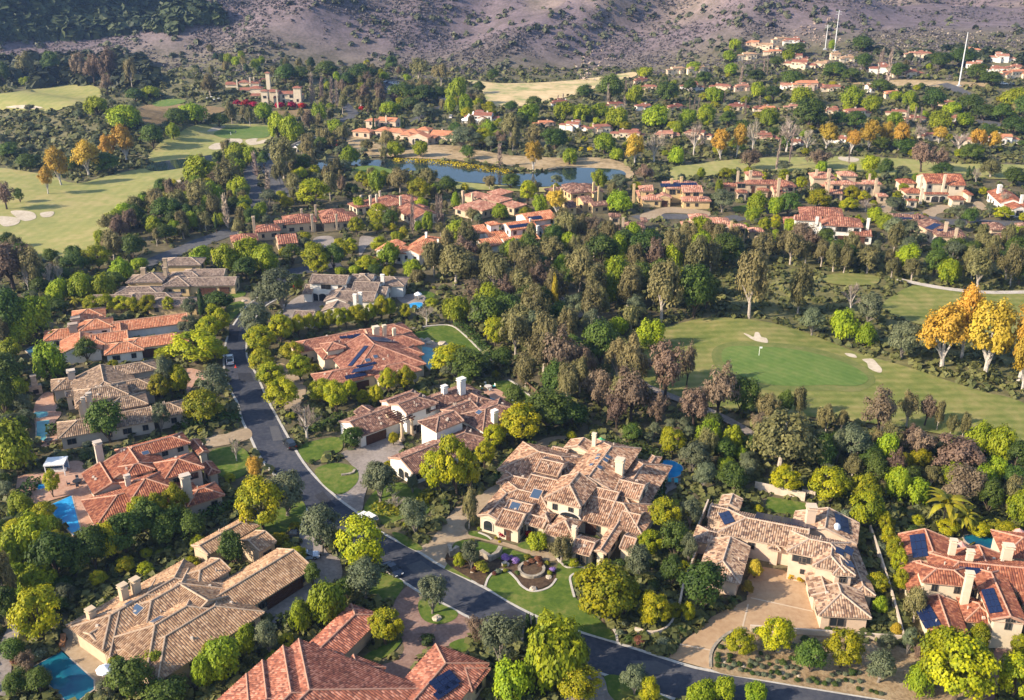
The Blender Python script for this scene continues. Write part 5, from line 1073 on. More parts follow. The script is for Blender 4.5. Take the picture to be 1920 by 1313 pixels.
def car(kind, pm, px, ang_px, label, group='cars on the road and in the drives', small=False, world=None, az=None, zoff=.07):
    """ang_px: a second pixel the bonnet points to"""
    key = (kind, pm.name)
    if key not in CARM: CARM[key] = car_mesh(kind, pm)
    body, front, rear, sides, sh, w = CARM[key]
    p = world or ground(*px)
    if az is None: q = ground(*ang_px); az = math.atan2(q.y-p.y, q.x-p.x)
    t = thing('car' if kind != 'pickup' else 'pickup_truck', label, 'car' if kind != 'pickup' else 'pickup', (p.x, p.y, p.z+zoff+.03), az, group)
    link('body', body, t); link('windscreen', front, t); link('rear_window', rear, t)
    for s in sides: link(s.name.split('.')[0], s, t)
    L = sh[-1][0]
    for x in (L-.85, -L+.85):
        for y in (-1, 1): link('rim', RIM, link('wheel', WH, t, (x, y*(w/2-.12), .35)))
    if not small:
        for y in (-1, 1):
            link('headlight', LH, t, (L-.02, y*w*.36, sh[-2][1]*.82)); link('tail_light', LT, t, (sh[0][0]+.01, y*w*.38, sh[1][1]*.84)); link('mirror', MR, t, (.95, y*(w/2+.06), sh[2][1]+.06))
    return t
white, black, navy, silver, pale = paint('white', (.75, .75, .74)), paint('black', (.012, .013, .015)), paint('navy', (.015, .02, .04)), paint('silver', (.45, .47, .5)), paint('pale blue', (.45, .55, .68))
z4c, z8c = z4, z8
car('suv', white, z8(148, 312), z8(60, 262), 'white sport utility vehicle parked against the kerb below the lawn island')
car('sedan', navy, z8(290, 597), z8(360, 660), 'dark blue sedan parked at the kerb under the grey green olive tree')
car('suv', black, z4(1622, 1186), z4(1560, 1110), 'black sport utility vehicle at the right kerb beside the bare tree')
car('pickup', white, z4(1287, 712), z4(1278, 640), 'white pickup truck parked at the left kerb of the upper road')
car('sedan', black, z7(1650, 388), z7(1620, 440), 'black car in the shaded drive behind the stepped tan roof house')
car('sedan', pale, z7(1718, 520), z7(1770, 515), 'pale blue car half under the olive tree by the tan garage')
car('sedan', pale, zE(1722, 385), zE(1722, 430), 'pale car standing in the open garage at the road bend')
car('sedan', white, z1(1668, 830), z1(1760, 798), 'small white car crossing the road bridge by the pond', zoff=.5)
car('sedan', silver, z2(466, 692), z2(500, 680), 'silver car parked behind the lakeside lodge')
car('suv', white, z2(615, 660), z2(640, 640), 'white car parked at the bend beyond the lakeside lodge')
car('suv', white, zV4(1685, 590), zV4(1740, 590), 'white car left of two by the pink villa on the hill')
car('suv', silver, zV4(1790, 592), zV4(1840, 592), 'silver car right of two by the pink villa on the hill')
car('sedan', white, zV2(1410, 528), zV2(1440, 500), 'white car on the dark drive high on the wooded hill')
ORDW = ['first', 'second', 'third', 'fourth', 'fifth', 'sixth', 'seventh', 'eighth', 'ninth', 'tenth', 'eleventh', 'twelfth', 'thirteenth', 'fourteenth', 'fifteenth', 'sixteenth']
for row, (a, b_, n, nm) in enumerate((((252, 466), (402, 496), 14, 'back'), ((258, 500), (300, 517), 5, 'front'))):
    A, B = ground(*z2(*a)), ground(*z2(*b_)); az = math.atan2((B-A).y, (B-A).x)+math.pi/2
    for i in range(n):
        pm, c = random.choice([(white, 'white'), (black, 'black'), (silver, 'silver'), (navy, 'dark blue'), (white, 'white')]); k = random.choice(['sedan', 'suv'])
        p = A.lerp(B, i/(n-1)); p.z = H(p.x, p.y)
        car(k, pm, None, None, f'{c} parked car, {ORDW[i]} from the left in the {nm} row of the car park', 'cars in the car park', True, p, az+random.uniform(-.06, .06), .6)
cone_m = mat('cone red', (.6, .05, .03), .6)
p = ground(*z4(1319, 745)); t = thing('traffic_cone', 'small red traffic cone behind the white pickup truck', 'traffic cone', p)
b = MB(); b.tube([(0, 0, .05), (0, 0, .9)], [.26, .05], 10); b.obj('cone', cone_m, t); b = MB(); b.box((0, 0, .1), (.6, .6, .06)); b.obj('base', cone_m, t)
def golf_cart(px, label):
    p = ground(*px); t = thing('golf_cart', label, 'golf cart', (p.x, p.y, p.z+.1), random.uniform(0, 6), 'golf carts at the clubhouse terrace')
    b = MB(); b.box((0, 0, .55), (2.3, 1.1, .35)); b.box((.9, 0, .8), (.5, 1.1, .3)); b.obj('body', trim_m, t); b = MB(); b.box((-.2, 0, 1.0), (.6, 1.0, .5)); b.obj('seat', black, t)
    b = MB(); b.box((0, 0, 1.95), (1.9, 1.2, .08)); b.obj('roof', mat('cart roof', (.7, .7, .68), .6), t)
    for x in (-.85, .85):
        for y in (-.5, .5): o = MB(); o.tube([(x, y, .6), (x*.95, y, 1.93)], [.03, .03], 4); o.obj('post', trim_m, t); w = link('wheel', WH, t, (x, y, .3)); w.scale = (.8, .8, .8)
for i, (x, y) in enumerate([(1160, 566), (1200, 574), (1225, 568), (1185, 560)]): golf_cart(z1(x, y), ['golf cart nearest the clubhouse lawn edge', 'golf cart in front of the other three', 'golf cart beside the clubhouse wall', 'golf cart farthest up the slope of four'][i])
# ------------------------------------------------------------------ poles, flag, tents, bridge
pole_m = mat('pole steel', (.62, .62, .62), .5, noise=.1, nscale=1)
def pole(top, base, label, r=.34, arm=True):
    p = ground(*base); d = ray(*top); s = math.hypot(p.x, p.y)/math.hypot(d.x, d.y); hz = CAMH+d.z*s-p.z
    t = thing('utility_pole', label, 'utility pole', p, 0, 'tall steel power poles')
    b = MB(); b.tube([(0, 0, -1), (0, 0, hz*.5), (0, 0, hz)], [r*1.2, r, r*.6], 10); b.obj('shaft', pole_m, t)
    if arm:
        for z in (.96, .90): b = MB(); b.box((0, 0, hz*z), (4.4, .25, .25)); b.obj('crossarm', pole_m, t)
    b = MB(); b.box((0, 0, .2), (2.2, 2.2, .9)); b.obj('footing', mat('footing', (.4, .42, .45), .9), t)
pole(z3(877, 57), z3(849, 285), 'taller of the two close steel power poles on the hill crest'); pole(z3(812, 138), z3(797, 277), 'shorter of the two close steel power poles on the hill crest', .3)
pole(z3(1595, 182), z3(1545, 482), 'lone tall steel power pole beside the hill road on the right', .4, False)
def flagstick(px, label, c):
    p = ground(*px); t = thing('flagstick', label, 'golf flag', (p.x, p.y, p.z+.3)); b = MB(); b.tube([(0, 0, 0), (0, 0, 2.8)], [.06, .05], 6); b.obj('stick', mat('white stick', (.8, .8, .76), .5), t)
    b = MB(); b.box((.35, 0, 2.5), (.7, .05, .5)); b.obj('flag', c, t); b = MB(); b.tube([(0, 0, .03), (0, 0, .06)], [.2, .2], 10); b.obj('cup', trim_m, t)
flagstick(z6(426, 685), 'white flag on the large putting green', mat('flag white', (.8, .8, .78), .7))
tent_m = mat('tent cloth', (.82, .83, .84), .7)
def tent(px, label, w=9, h=5.6):
    p = ground(*px); t = thing('tent', label, 'tent', p, random.uniform(-.2, .2), 'white peaked tents behind the trees'); b = MB(); n = 8
    ring = [[(math.cos(6.283*i/n)*w/2*f, math.sin(6.283*i/n)*w/2*f, z) for i in range(n)] for f, z in ((1, h*.42), (.55, h*.55), (.22, h*.75), (.05, h))]
    for A, B in zip(ring, ring[1:]):
        for i in range(n): b.face([A[i], A[(i+1) % n], B[(i+1) % n], B[i]])
    b.obj('canopy', tent_m, t); b = MB()
    for i in range(n): b.face([ring[0][i], ring[0][(i+1) % n], tuple(ring[0][(i+1) % n][:2])+(h*.34,), tuple(ring[0][i][:2])+(h*.34,)])
    b.obj('valance', tent_m, t)
    for i in range(n): b = MB(); x, y, z = ring[0][i]; b.tube([(x, y, 0), (x, y, z)], [.1, .1], 5); b.obj('post', pole_m, t)
tent(z2(715, 690), 'largest white peaked tent at the left of the three'); tent(z2(740, 682), 'white peaked tent in the middle of the three', 8, 6.2); tent(z2(795, 688), 'lowest white tent at the right of the three', 9, 4.8)
bm = mat('bridge concrete', (.42, .38, .32), .9, noise=.2, nscale=.6)
A, B = ground(*z1(1620, 850)), ground(*z1(1790, 780)); d = (B-A); az = math.atan2(d.y, d.x); L = d.xy.length
t = thing('road_bridge', 'low concrete road bridge with parapets by the pond', 'bridge', ((A.x+B.x)/2, (A.y+B.y)/2, H(A.x, A.y)), az)
b = MB(); b.box((0, 0, .15), (L, 8, .5)); b.obj('deck', bm, t)
for s in (-1, 1): b = MB(); b.box((0, s*4.1, .8), (L, .4, 1.1)); b.obj('parapet', bm, t)
# ------------------------------------------------------------------ garden furniture
def umbrella(z, x, y, w, c, label, h=2.9, n=8):
    px, py = z(x, y); p = zplane(px, py, h-.4); sc = FPX/project(p)[2]; r = w/z.k/sc/2
    t = thing('garden_umbrella', label, 'umbrella', (p.x, p.y, .07), random.uniform(0, .7), 'garden umbrellas'); b = MB(); b.tube([(0, 0, 0), (0, 0, h)], [.06, .05], 6); b.obj('pole', pole_m, t)
    m = mat('canvas '+c[0], c[1], .85); b = MB(); k = [(math.cos(6.283*i/n)*r, math.sin(6.283*i/n)*r, h-.75) for i in range(n)]
    for i in range(n): b.face([k[i], k[(i+1) % n], (0, 0, h)]); q = k[i], k[(i+1) % n]; b.face([q[0], (q[0][0], q[0][1], h-.95), (q[1][0], q[1][1], h-.95), q[1]])
    b.obj('canopy', m, t); b = MB(); b.tube([(0, 0, 0), (0, 0, .12)], [.4, .35], 10); b.obj('base', trim_m, t)
WHT, BLU, PNK, GRN = ('white', (.74, .76, .8)), ('blue', (.28, .40, .58)), ('pink', (.55, .30, .26)), ('green', (.10, .42, .16))
umbrella(zA, 1170, 950, 200, WHT, 'white garden umbrella beside the dark blue pool'); umbrella(zA, 925, 460, 120, BLU, 'pale blue umbrella at the corner of the stepped tan roof'); umbrella(zL, 1105, 335, 130, PNK, 'dusty pink umbrella between the chimneys of the red house'); umbrella(zL, 1845, 170, 160, PNK, 'pink umbrella beyond the dark pool at the right edge')
umbrella(zG, 1575, 297, 92, WHT, 'white umbrella on the round terrace above the small blue pool'); umbrella(zE, 600, 374, 90, WHT, 'white oval umbrella among the trees left of the grey tiled house'); umbrella(zJ, 1178, 112, 85, GRN, 'green umbrella behind the slim white chimney of the pink tan mansion')
fab = mat('lounger cushion', (.72, .70, .66), .85); teal = mat('teal cushion', (.05, .36, .42), .8); dark_c = mat('grey cushion', (.12, .12, .13), .85); teak = mat('teak', (.34, .16, .07), .7, noise=.3, nscale=4)
def lounger(z, x, y, to, label, cush, fr=None, s=1.0):
    p = ground(*z(x, y)); q = ground(*z(*to)); az = math.atan2(q.y-p.y, q.x-p.x); t = thing('sun_lounger', label, 'sun lounger', (p.x, p.y, .18), az, 'sun loungers by the pools'); t.scale = (s, s, s)
    fr = fr or framew
    b = MB(); b.box((.2, 0, .3), (1.5, .75, .08)); b.obj('frame', fr, t); b = MB(); b.box((.25, 0, .4), (1.4, .7, .12)); b.obj('cushion', cush, t)
    b = MB(); b.box((0, 0, 0), (.8, .7, .12)); o = b.obj('backrest', cush, t, (-.8, 0, .62)); o.rotation_euler = (0, .6, 0)
    for u in (-.5, .9):
        for v in (-.32, .32): b = MB(); b.box((u, v, .13), (.08, .08, .27)); b.obj('leg', fr, t)
for i, (x, y) in enumerate([(1705, 342), (1742, 364), (1790, 390)]): lounger(zI, x, y, (x-60, y+40), ['white lounger farthest up the lap pool terrace', 'middle white lounger on the lap pool terrace', 'white lounger at the near end of the lap pool terrace'][i], fab, s=1.25)
lounger(zG, 1552, 365, (1552, 410), 'grey lounger left of two above the small blue pool', dark_c); lounger(zG, 1590, 367, (1590, 412), 'grey lounger right of two above the small blue pool', dark_c)
lounger(zJ, 1790, 505, (1790, 440), 'teal lounger nearer the mansion beside its pool', teal, s=1.1); lounger(zJ, 1850, 510, (1850, 440), 'teal lounger at the outer side of the mansion pool', teal, s=1.1); lounger(zA, 708, 690, (690, 770), 'wooden lounger on the terrace near the corner spa', teak, teak, 1.2)
def table_set(z, x, y, label, c=None):
    p = ground(*z(x, y)); t = thing('garden_table', 'round '+label, 'table', (p.x, p.y, .12)); m = c or mat('table stone', (.5, .47, .43), .7)
    b = MB(); b.tube([(0, 0, .7), (0, 0, .78)], [.95, .95], 16); b.obj('table_top', m, t); b = MB(); b.tube([(0, 0, 0), (0, 0, .7)], [.5, .3], 8); b.obj('pedestal', m, t)
    for i in range(4):
        a = i*1.57+.4; q = thing('garden_chair', ['farther left', 'farther right', 'nearer left', 'nearer right'][(1, 0, 2, 3)[i]]+' chair at the '+label, 'chair', (p.x+math.cos(a)*1.7, p.y+math.sin(a)*1.7, .12), a+math.pi, 'chairs around the garden tables')
        b = MB(); b.box((0, 0, .45), (.6, .6, .12)); b.obj('seat', teal if c is None else dark_c, q); b = MB(); b.box((-.28, 0, .8), (.1, .6, .6)); b.obj('backrest', fab if c is None else dark_c, q)
        for u in (-.25, .25):
            for v in (-.25, .25): b = MB(); b.box((u, v, .2), (.06, .06, .4)); b.obj('leg', framem, q)
table_set(zI, 1455, 210, 'stone table on the terrace behind the white chimney'); table_set(zC, 190, 1020, 'dark table on the terrace below the pale teal pool', trim_m); table_set(z7, 435, 105, 'dark table on the terracotta deck by the red house', trim_m)
# outdoor fireplace, cabana, dish
p = ground(*zC(50, 470)); t = thing('outdoor_fireplace', 'tall stone outdoor fireplace on the brown house terrace', 'fireplace', p, .5); st = mat('fireplace stone', (.40, .31, .23), .9, noise=.3, nscale=2)
b = MB(); b.box((0, 0, 1.2), (3, 1.2, 2.4)); b.obj('hearth', st, t); b = MB(); b.box((0, 0, 3.6), (1.5, 1.0, 2.6), taper=.8); b.obj('chimney', st, t); b = MB(); b.box((0, -.62, .9), (1.3, .1, 1.1)); b.obj('fire_opening', trim_m, t); b = MB(); b.box((0, 0, 5), (1.5, 1.1, .3)); b.obj('cap', st, t)
p = ground(*z7(325, 42)); t = thing('cabana', 'white roofed cabana with blue shade beside the terracotta deck', 'cabana', p, .15)
b = MB(); b.box((0, 0, 2.9), (4.2, 3.6, .3)); b.obj('roof', mat('cabana white', (.72, .72, .7), .7), t); b = MB(); b.box((0, 1.5, 1.6), (3.8, .12, 2.2)); b.obj('back_panel', mat('cabana blue', (.12, .2, .34), .8), t); b = MB(); b.box((0, .6, .4), (3.2, 1.0, .5)); b.obj('bench', fab, t)
for x in (-1.9, 1.9):
    for y in (-1.6, 1.6): b = MB(); b.box((x, y, 1.4), (.2, .2, 2.8)); b.obj('post', mat('cabana white', (.72, .72, .7)), t)
p = zplane(*zK(1435, 372), 5.6); t = thing('satellite_dish', 'white satellite dish on the tan tiles beside the solar rows', 'satellite dish', p, .4)
b = MB(); n = 14
for i in range(n): a, c = 6.283*i/n, 6.283*(i+1)/n; b.face([(0, -.15, 0), (math.cos(a)*.75, .1, math.sin(a)*.75), (math.cos(c)*.75, .1, math.sin(c)*.75)])
b.obj('dish', tent_m, t).rotation_euler = (-.6, 0, 0); b = MB(); b.tube([(0, .1, -1.6), (0, .05, 0)], [.06, .06], 6); b.obj('mast', pole_m, t)
# ------------------------------------------------------------------ walls, planters, boulders, fence
gw = mat('garden wall stucco', (.55, .45, .35), .9, noise=.15, nscale=1); sw = mat('rough stone', (.36, .31, .24), .95, noise=.45, nscale=1.2, bump=.5)
def wall(z, P, h, label, w=.32, m=None, closed=False, smooth=4, cat='wall', name='garden_wall', zo=0.0):
    o = strip(name, z.poly(P), w, h, m or gw, zo, closed, smooth); return tag(o, label, cat, 'garden walls and edgings')
wall(zK, [(272, 190), (190, 400), (122, 590), (172, 622), (120, 760), (45, 960), (20, 1110)], 1.7, 'long low wall down the left side of the beige solar house', smooth=0)
wall(zK, [(690, 42), (920, 88), (1140, 142)], 2.0, 'cream wall behind the enclosed lawn of the beige solar house', smooth=0); wall(zK, [(1110, 95), (1230, 118)], 1.6, 'short cream wall right of the enclosed lawn wall', smooth=0)
wall(z9, [(375, 925), (600, 942), (900, 962), (1222, 985)], 1.2, 'cream wall along the front garden of yellow trees', smooth=0); wall(z9, [(1045, 370), (1110, 560), (1170, 760), (1228, 975)], 1.5, 'long white wall between the beige and the red solar house', smooth=0)
wall(z8, [(1640, 940), (1740, 962), (1830, 925), (1880, 830), (1902, 735)], 1.3, 'curved pale retaining wall left of the wide tan forecourt'); wall(z5, [(400, 528), (520, 512), (620, 515), (700, 575), (760, 635), (845, 712)], .3, 'white edging around the rear lawn of the tower house', .5, conc)
wall(zI, [(1660, 125), (1740, 172), (1830, 250), (1925, 325)], .3, 'white edging of the lawn behind the lap pool', .45, conc)
wall(zJd, [(280, 312), (300, 262), (350, 220), (410, 226), (460, 270), (490, 310), (540, 340), (600, 340), (660, 315), (695, 270)], .25, 'pale curved edging between front lawn and flower bed', .4, conc); wall(zJd, [(800, 240), (775, 262), (782, 310), (800, 378)], .25, 'pale edging under the large green tree of the front lawn', .4, conc)
wall(zJd, [(700, 150), (720, 175), (760, 205), (820, 200), (905, 215)], .25, 'pale edging between front lawn and the mansion door terrace', .35, conc); wall(zJd, [(240, 0), (290, 20), (318, 42)], .25, 'pale edging beside the red flowering bushes', .4, conc); wall(zJd, [(255, 130), (310, 165), (350, 140), (370, 108)], 1.3, 'low L shaped stone wall in the mansion flower bed', .8, sw, smooth=0); wall(zJd, [(72, 100), (80, 140), (120, 112)], 1.5, 'stone entrance pier at the mansion drive', .9, sw, smooth=0)
wall(z8, [(0, 60), (60, 50), (75, 30)], .5, 'low curved stone wall by the lawn island', .5, sw)
wall(zG, [(0, 560), (60, 500), (75, 440), (60, 400)], .6, 'white curved wall at the edge of the white house forecourt', .4, conc); wall(zJd, [(1000, 520), (1040, 580), (1050, 635)], .3, 'pale edging of the lawn corner near the road bend', .4, conc); wall(zKd, [(495, 272), (430, 285), (380, 310), (320, 365), (290, 425), (288, 500)], .3, 'curved stone edging of the sandy shrub bed', .5, sw)
def ring_planter(z, x, y, w, label, h=1.1):
    p = ground(*z(x, y)); sc = FPX/project(p)[2]; r = w/z.k/sc/2; t = thing('stone_planter', label, 'planter', p); n = 22; b = MB()
    for i in range(n):
        a, c = 6.283*i/n, 6.283*(i+1)/n; ro = r*(1+.03*random.random())
        P = [(math.cos(q)*rr, math.sin(q)*rr, zz) for q in (a, c) for rr, zz in ((ro, 0), (ro, h), (r-.5, h), (r-.5, h-.25))]
        for k in range(3): b.face([P[k], P[4+k], P[5+k], P[k+1]])
    b.obj('wall', sw, t); b = MB(); b.face([(math.cos(6.283*i/n)*(r-.45), math.sin(6.283*i/n)*(r-.45), h-.22) for i in range(n)]); b.obj('soil', mulch, t)
ring_planter(zJd, 550, 222, 160, 'round stone planter of reddish plants in the front garden', .7)
def boulder(z, x, y, w, label):
    p = ground(*z(x, y)); sc = FPX/project(p)[2]; r = w/z.k/sc/2; rng = random.Random(x*7+y); b = MB(); n, mrow = 8, 5; V = []
    for j in range(mrow+1):
        for i in range(n):
            th = math.pi*.5*(1-j/mrow) if j else math.pi*.55; a = 6.283*i/n; f = r*(.8+.4*rng.random()); V.append((math.cos(a)*math.sin(th)*f, math.sin(a)*math.sin(th)*f, math.cos(th)*f*.8 if j < mrow else r*.75))
    b.v = V
    for j in range(mrow):
        for i in range(n): b.f.append((j*n+i, j*n+(i+1) % n, (j+1)*n+(i+1) % n, (j+1)*n+i)); b.m.append(0); b.uv += [(0, 0)]*4
    b.f.append(tuple(mrow*n+i for i in range(n))); b.m.append(0); b.uv += [(0, 0)]*n
    tag(b.obj('boulder', mat('boulder stone', (.50, .42, .32), .9, noise=.35, nscale=1.5, bump=.4), None, p), label, 'rock', 'boulders in the gardens')
for a in [(z8, 535, 862, 60, 'pale boulder under the olive tree on the brick court island'), (zJd, 560, 330, 50, 'pale flat boulder at the lower edge of the flower bed'), (zJd, 650, 262, 45, 'boulder right of the round stone planter'), (zJd, 395, 185, 55, 'boulder under the purple flowers'), (zJd, 205, 230, 30, 'small boulder in the roadside flower bed'), (zG, 1600, 850, 120, 'largest pale rock at the back edge of the teal pool'), (zG, 1720, 870, 110, 'pale rock beside the round teal spa'), (zG, 1850, 880, 120, 'pale rock at the lawn side of the teal pool'), (zG, 1680, 830, 80, 'small pale rock between the pool rocks'), (zKd, 370, 470, 26, 'small rock near the left end of the shrub bed'), (zKd, 480, 495, 30, 'rock in the middle of the shrub bed'), (zKd, 715, 535, 28, 'rock near the road in the shrub bed'), (zKd, 805, 552, 26, 'rock right of centre by the road in the shrub bed'), (zKd, 680, 405, 40, 'rock at the foot of the largest yellow tree'), (zE, 1900, 480, 50, 'square pale rock by the drive at the road bend'), (zJd, 1050, 505, 60, 'long pale rock at the foot of the large green tree')]: boulder(*a)
def fence(z, a, b_, label):
    A, B = ground(*z(*a)), ground(*z(*b_)); d = B-A; L = d.xy.length; t = thing('fence', label, 'fence', A, math.atan2(d.y, d.x)); n = max(2, int(L/2.4)); m = mat('fence wood', (.22, .14, .09), .85, noise=.2, nscale=2)
    for i in range(n+1): b = MB(); b.box((L*i/n, 0, .7), (.14, .14, 1.5)); b.obj('post', m, t)
    for z_ in (.3, .6, .9, 1.2): b = MB(); b.box((L/2, 0, z_), (L, .05, .16)); b.obj('rail', m, t)
fence(z5, (958, 782), (1108, 912), 'brown wooden fence beyond the lawn behind the lap pool')
# ------------------------------------------------------------------ two golfers on the left green
def person(px, label, top, leg, stride=.18):
    p = ground(*px); V = [(0, 0, .95), (0, 0, 1.2), (0, 0, 1.42), (0, 0, 1.52), (0, .03, 1.68), (.2, 0, 1.4), (.28, .08, 1.12), (.2, .28, .95), (-.2, 0, 1.4), (-.28, .08, 1.12), (-.14, .3, .92), (.1, 0, .9), (.12, stride, .48), (.13, stride*.6, .05), (.13, stride*.6+.18, .04), (-.1, 0, .9), (-.12, -stride*.4, .48), (-.13, -stride, .05), (-.13, -stride+.18, .04)]
    E = [(0, 1), (1, 2), (2, 3), (3, 4), (2, 5), (5, 6), (6, 7), (2, 8), (8, 9), (9, 10), (0, 11), (11, 12), (12, 13), (13, 14), (0, 15), (15, 16), (16, 17), (17, 18)]
    R = [.16, .15, .15, .07, .12, .075, .055, .045, .075, .055, .045, .10, .075, .05, .045, .10, .075, .05, .045]
    me = bpy.data.meshes.new('person'); me.from_pydata(V, E, []); o = link('person', me, None, (p.x, p.y, p.z+.33)); o.rotation_euler = (0, 0, random.uniform(0, 6)); sk = o.modifiers.new('skin', 'SKIN'); ss = o.modifiers.new('smooth', 'SUBSURF'); ss.levels = ss.render_levels = 1
    for i, r in enumerate(R): me.skin_vertices[0].data[i].radius = (r, r)
    me.skin_vertices[0].data[0].use_root = True; me.materials.append(mat('shirt '+top[0], top[1], .9)); tag(o, label, 'person', 'golfers')
    b = MB(); b.tube([(0, .02, 1.66), (0, .02, 1.80)], [.13, .1], 8); b.obj('cap', mat('cap dark', (.04, .04, .06), .9), o); b = MB(); b.tube([(0, .28, .95), (.1, .6, .05)], [.02, .02], 4); b.obj('golf_club', pole_m, o)
person(z1(1320, 752), 'golfer in dark clothes standing on the left green', ('dark', (.05, .06, .09)), None); person(z1(1292, 760), 'golfer in a white shirt at the left of the left green', ('white', (.7, .7, .68)), None)
# ------------------------------------------------------------------ plants
def unit(v): return v/np.maximum(1e-9, np.linalg.norm(v, axis=1, keepdims=True))
def quads_mesh(name, cen, nrm, size, rnd, rng, asp=1.0, along=None):
    """leaf faces: centre, facing, size"""
    n = len(cen); nrm = unit(nrm)
    t = along if along is not None else rng.normal(size=(n, 3))
    u = unit(np.cross(nrm, t)); v = np.cross(nrm, u)
    s = size.reshape(-1, 1)*.5; a = u*s; b = v*s*asp
    co = np.stack([cen-a-b*.6, cen+a*.6-b, cen+a+b*.6, cen-a*.6+b], 1).reshape(-1, 3)
    me = bpy.data.meshes.new(name)
    me.vertices.add(4*n); me.vertices.foreach_set('co', co.astype(np.float32).ravel())
    me.loops.add(4*n); me.loops.foreach_set('vertex_index', np.arange(4*n, dtype=np.int32))
    me.polygons.add(n); me.polygons.foreach_set('loop_start', np.arange(0, 4*n, 4, dtype=np.int32))
    at = me.attributes.new('rnd', 'FLOAT', 'FACE'); at.data.foreach_set('value', rnd.astype(np.float32))
    me.update(calc_edges=True); return me
def crown_mesh(name, seed, nc, nl, rc, ls, cb, top=1.0, fill=.55, sq=1.0, droop=0.0, taper=0.0, asp=1.0, lump=.22, flat=0.0):
    rng = np.random.default_rng(seed)
    d = unit(rng.normal(size=(nc, 3))); d[:, 2] = np.where((d[:, 2] < -.8), -d[:, 2], d[:, 2])
    ph = rng.uniform(0, 6.28, 4)
    az = np.arctan2(d[:, 1], d[:, 0])
    irr = 1-lump*(.5+.5*np.sin(2*az+ph[0])*np.cos(3*d[:, 2]+ph[1]))-lump*.6*rng.random(nc)
    r = (fill+(1-fill)*rng.random(nc)**.5)*irr
    hz = (top-cb)/2; c = d*r[:, None]
    c[:, 2] = np.sign(c[:, 2])*np.abs(c[:, 2])**sq
    tz = (c[:, 2]+1)/2; k = 1-taper*tz
    C = np.stack([c[:, 0]*(.52-rc*.5)*k, c[:, 1]*(.52-rc*.5)*k, (cb+top)/2+c[:, 2]*(hz-rc*.55)], 1)
    e = unit(rng.normal(size=(nc, nl, 3)).reshape(-1, 3)).reshape(nc, nl, 3)
    e[:, :, 2] = np.where(e[:, :, 2] < -.3, -e[:, :, 2]*.6, e[:, :, 2])
    rr = rc*(.7+.6*rng.random(nc))[:, None, None]
    off = e*rr*(.55+.5*rng.random((nc, nl, 1)))
    off[:, :, 2] *= (1-flat)
    if droop: off[:, :, 2] -= droop*rng.random((nc, nl))**1.5*rc*2
    P = (C[:, None, :]+off).reshape(-1, 3)
    out = unit(C-np.array([0, 0, (cb+top)/2-.1]))[:, None, :]
    N = (e*1.0+out*.5+rng.normal(size=e.shape)*.38).reshape(-1, 3); N[:, 2] += .25
    tone = np.repeat(rng.random(nc), nl)*.55+rng.random(nc*nl)*.45
    al = np.tile(np.array([0, 0, 1.0]), (nc*nl, 1))+rng.normal(size=(nc*nl, 3))*.4 if droop else None
    return quads_mesh(name, P, N, ls*(.7+.6*rng.random(nc*nl)), tone, rng, asp, al)
def branch_mesh(name, seed, kind):
    rng = random.Random(seed); b = MB()
    def grow(p, d, L, r, lev):
        q = p+d*L; mid = p+d*L*.5+Vector((rng.uniform(-1, 1), rng.uniform(-1, 1), rng.uniform(-.3, .6)))*L*.08
        b.tube([p, mid, q], [r, r*.75, r*.5], 4 if lev < 2 else 3, 0, False)
        if lev >= 3: return
        n = (6, 5, 4)[lev] if kind != 'poplar' else (0, 0, 0)[lev]
        for i in range(n):
            t = rng.uniform(.35, 1.0); s = p+d*L*t
            e = (d*rng.uniform(.5, 1.0)+Vector((rng.uniform(-1, 1), rng.uniform(-1, 1), rng.uniform(-.15, .7)))*.85).normalized()
            grow(s, e, L*rng.uniform(.45, .68), r*.5, lev+1)
    if kind == 'poplar':
        b.tube([(0, 0, .05), (0, 0, .5), (0, 0, .98)], [.05, .03, .008], 5, 0, False)
        for i in range(120):
            z = rng.uniform(.06, .86); a = rng.uniform(0, 6.28); L = rng.uniform(.10, .26)*(1.1-.5*z); r0 = .30*(1-.55*z)*rng.uniform(.5, 1.3)
            p = Vector((0, 0, z)); q = Vector((math.cos(a)*r0, math.sin(a)*r0, z+L)); m = (p+q)/2+Vector((math.cos(a)*r0*.25, math.sin(a)*r0*.25, -.01))
            b.tube([p, m, q], [.02, .016, .008], 3, 0, False)
    else:
        for i in range(7):
            a = 6.28*i/7+rng.uniform(-.3, .3); e = rng.uniform(.35, 1.2)
            grow(Vector((0, 0, .22+.03*i)), Vector((math.cos(a)*math.cos(e), math.sin(a)*math.cos(e), math.sin(e))), rng.uniform(.24, .34), .022, 0)
    return b.mesh(name, [])
def trunk_mesh(name, seed, cb, r=.035, limbs=4, lean=.03, fork=.6):
    rng = random.Random(seed); b = MB(); x, y = rng.uniform(-lean, lean), rng.uniform(-lean, lean)
    t = Vector((x, y, cb+.08)); b.tube([(0, 0, -.06), (x*.4, y*.4, cb*.5), t, Vector((x*1.5, y*1.5, (cb+1)*.55))], [r*1.3, r, r*.8, r*.3], 7, 0, False)
    for i in range(limbs):
        a = 6.28*i/limbs+rng.uniform(-.5, .5); q = Vector((x+math.cos(a)*rng.uniform(.15, .3), y+math.sin(a)*rng.uniform(.15, .3), cb+rng.uniform(.2, .55)*(1-cb)))
        s = Vector((x*.8, y*.8, cb*rng.uniform(.5, 1))); b.tube([s, (s+q)/2+Vector((0, 0, .03)), q], [r*.6, r*.42, r*.18], 5, 0, False)
    return b.mesh(name, [])
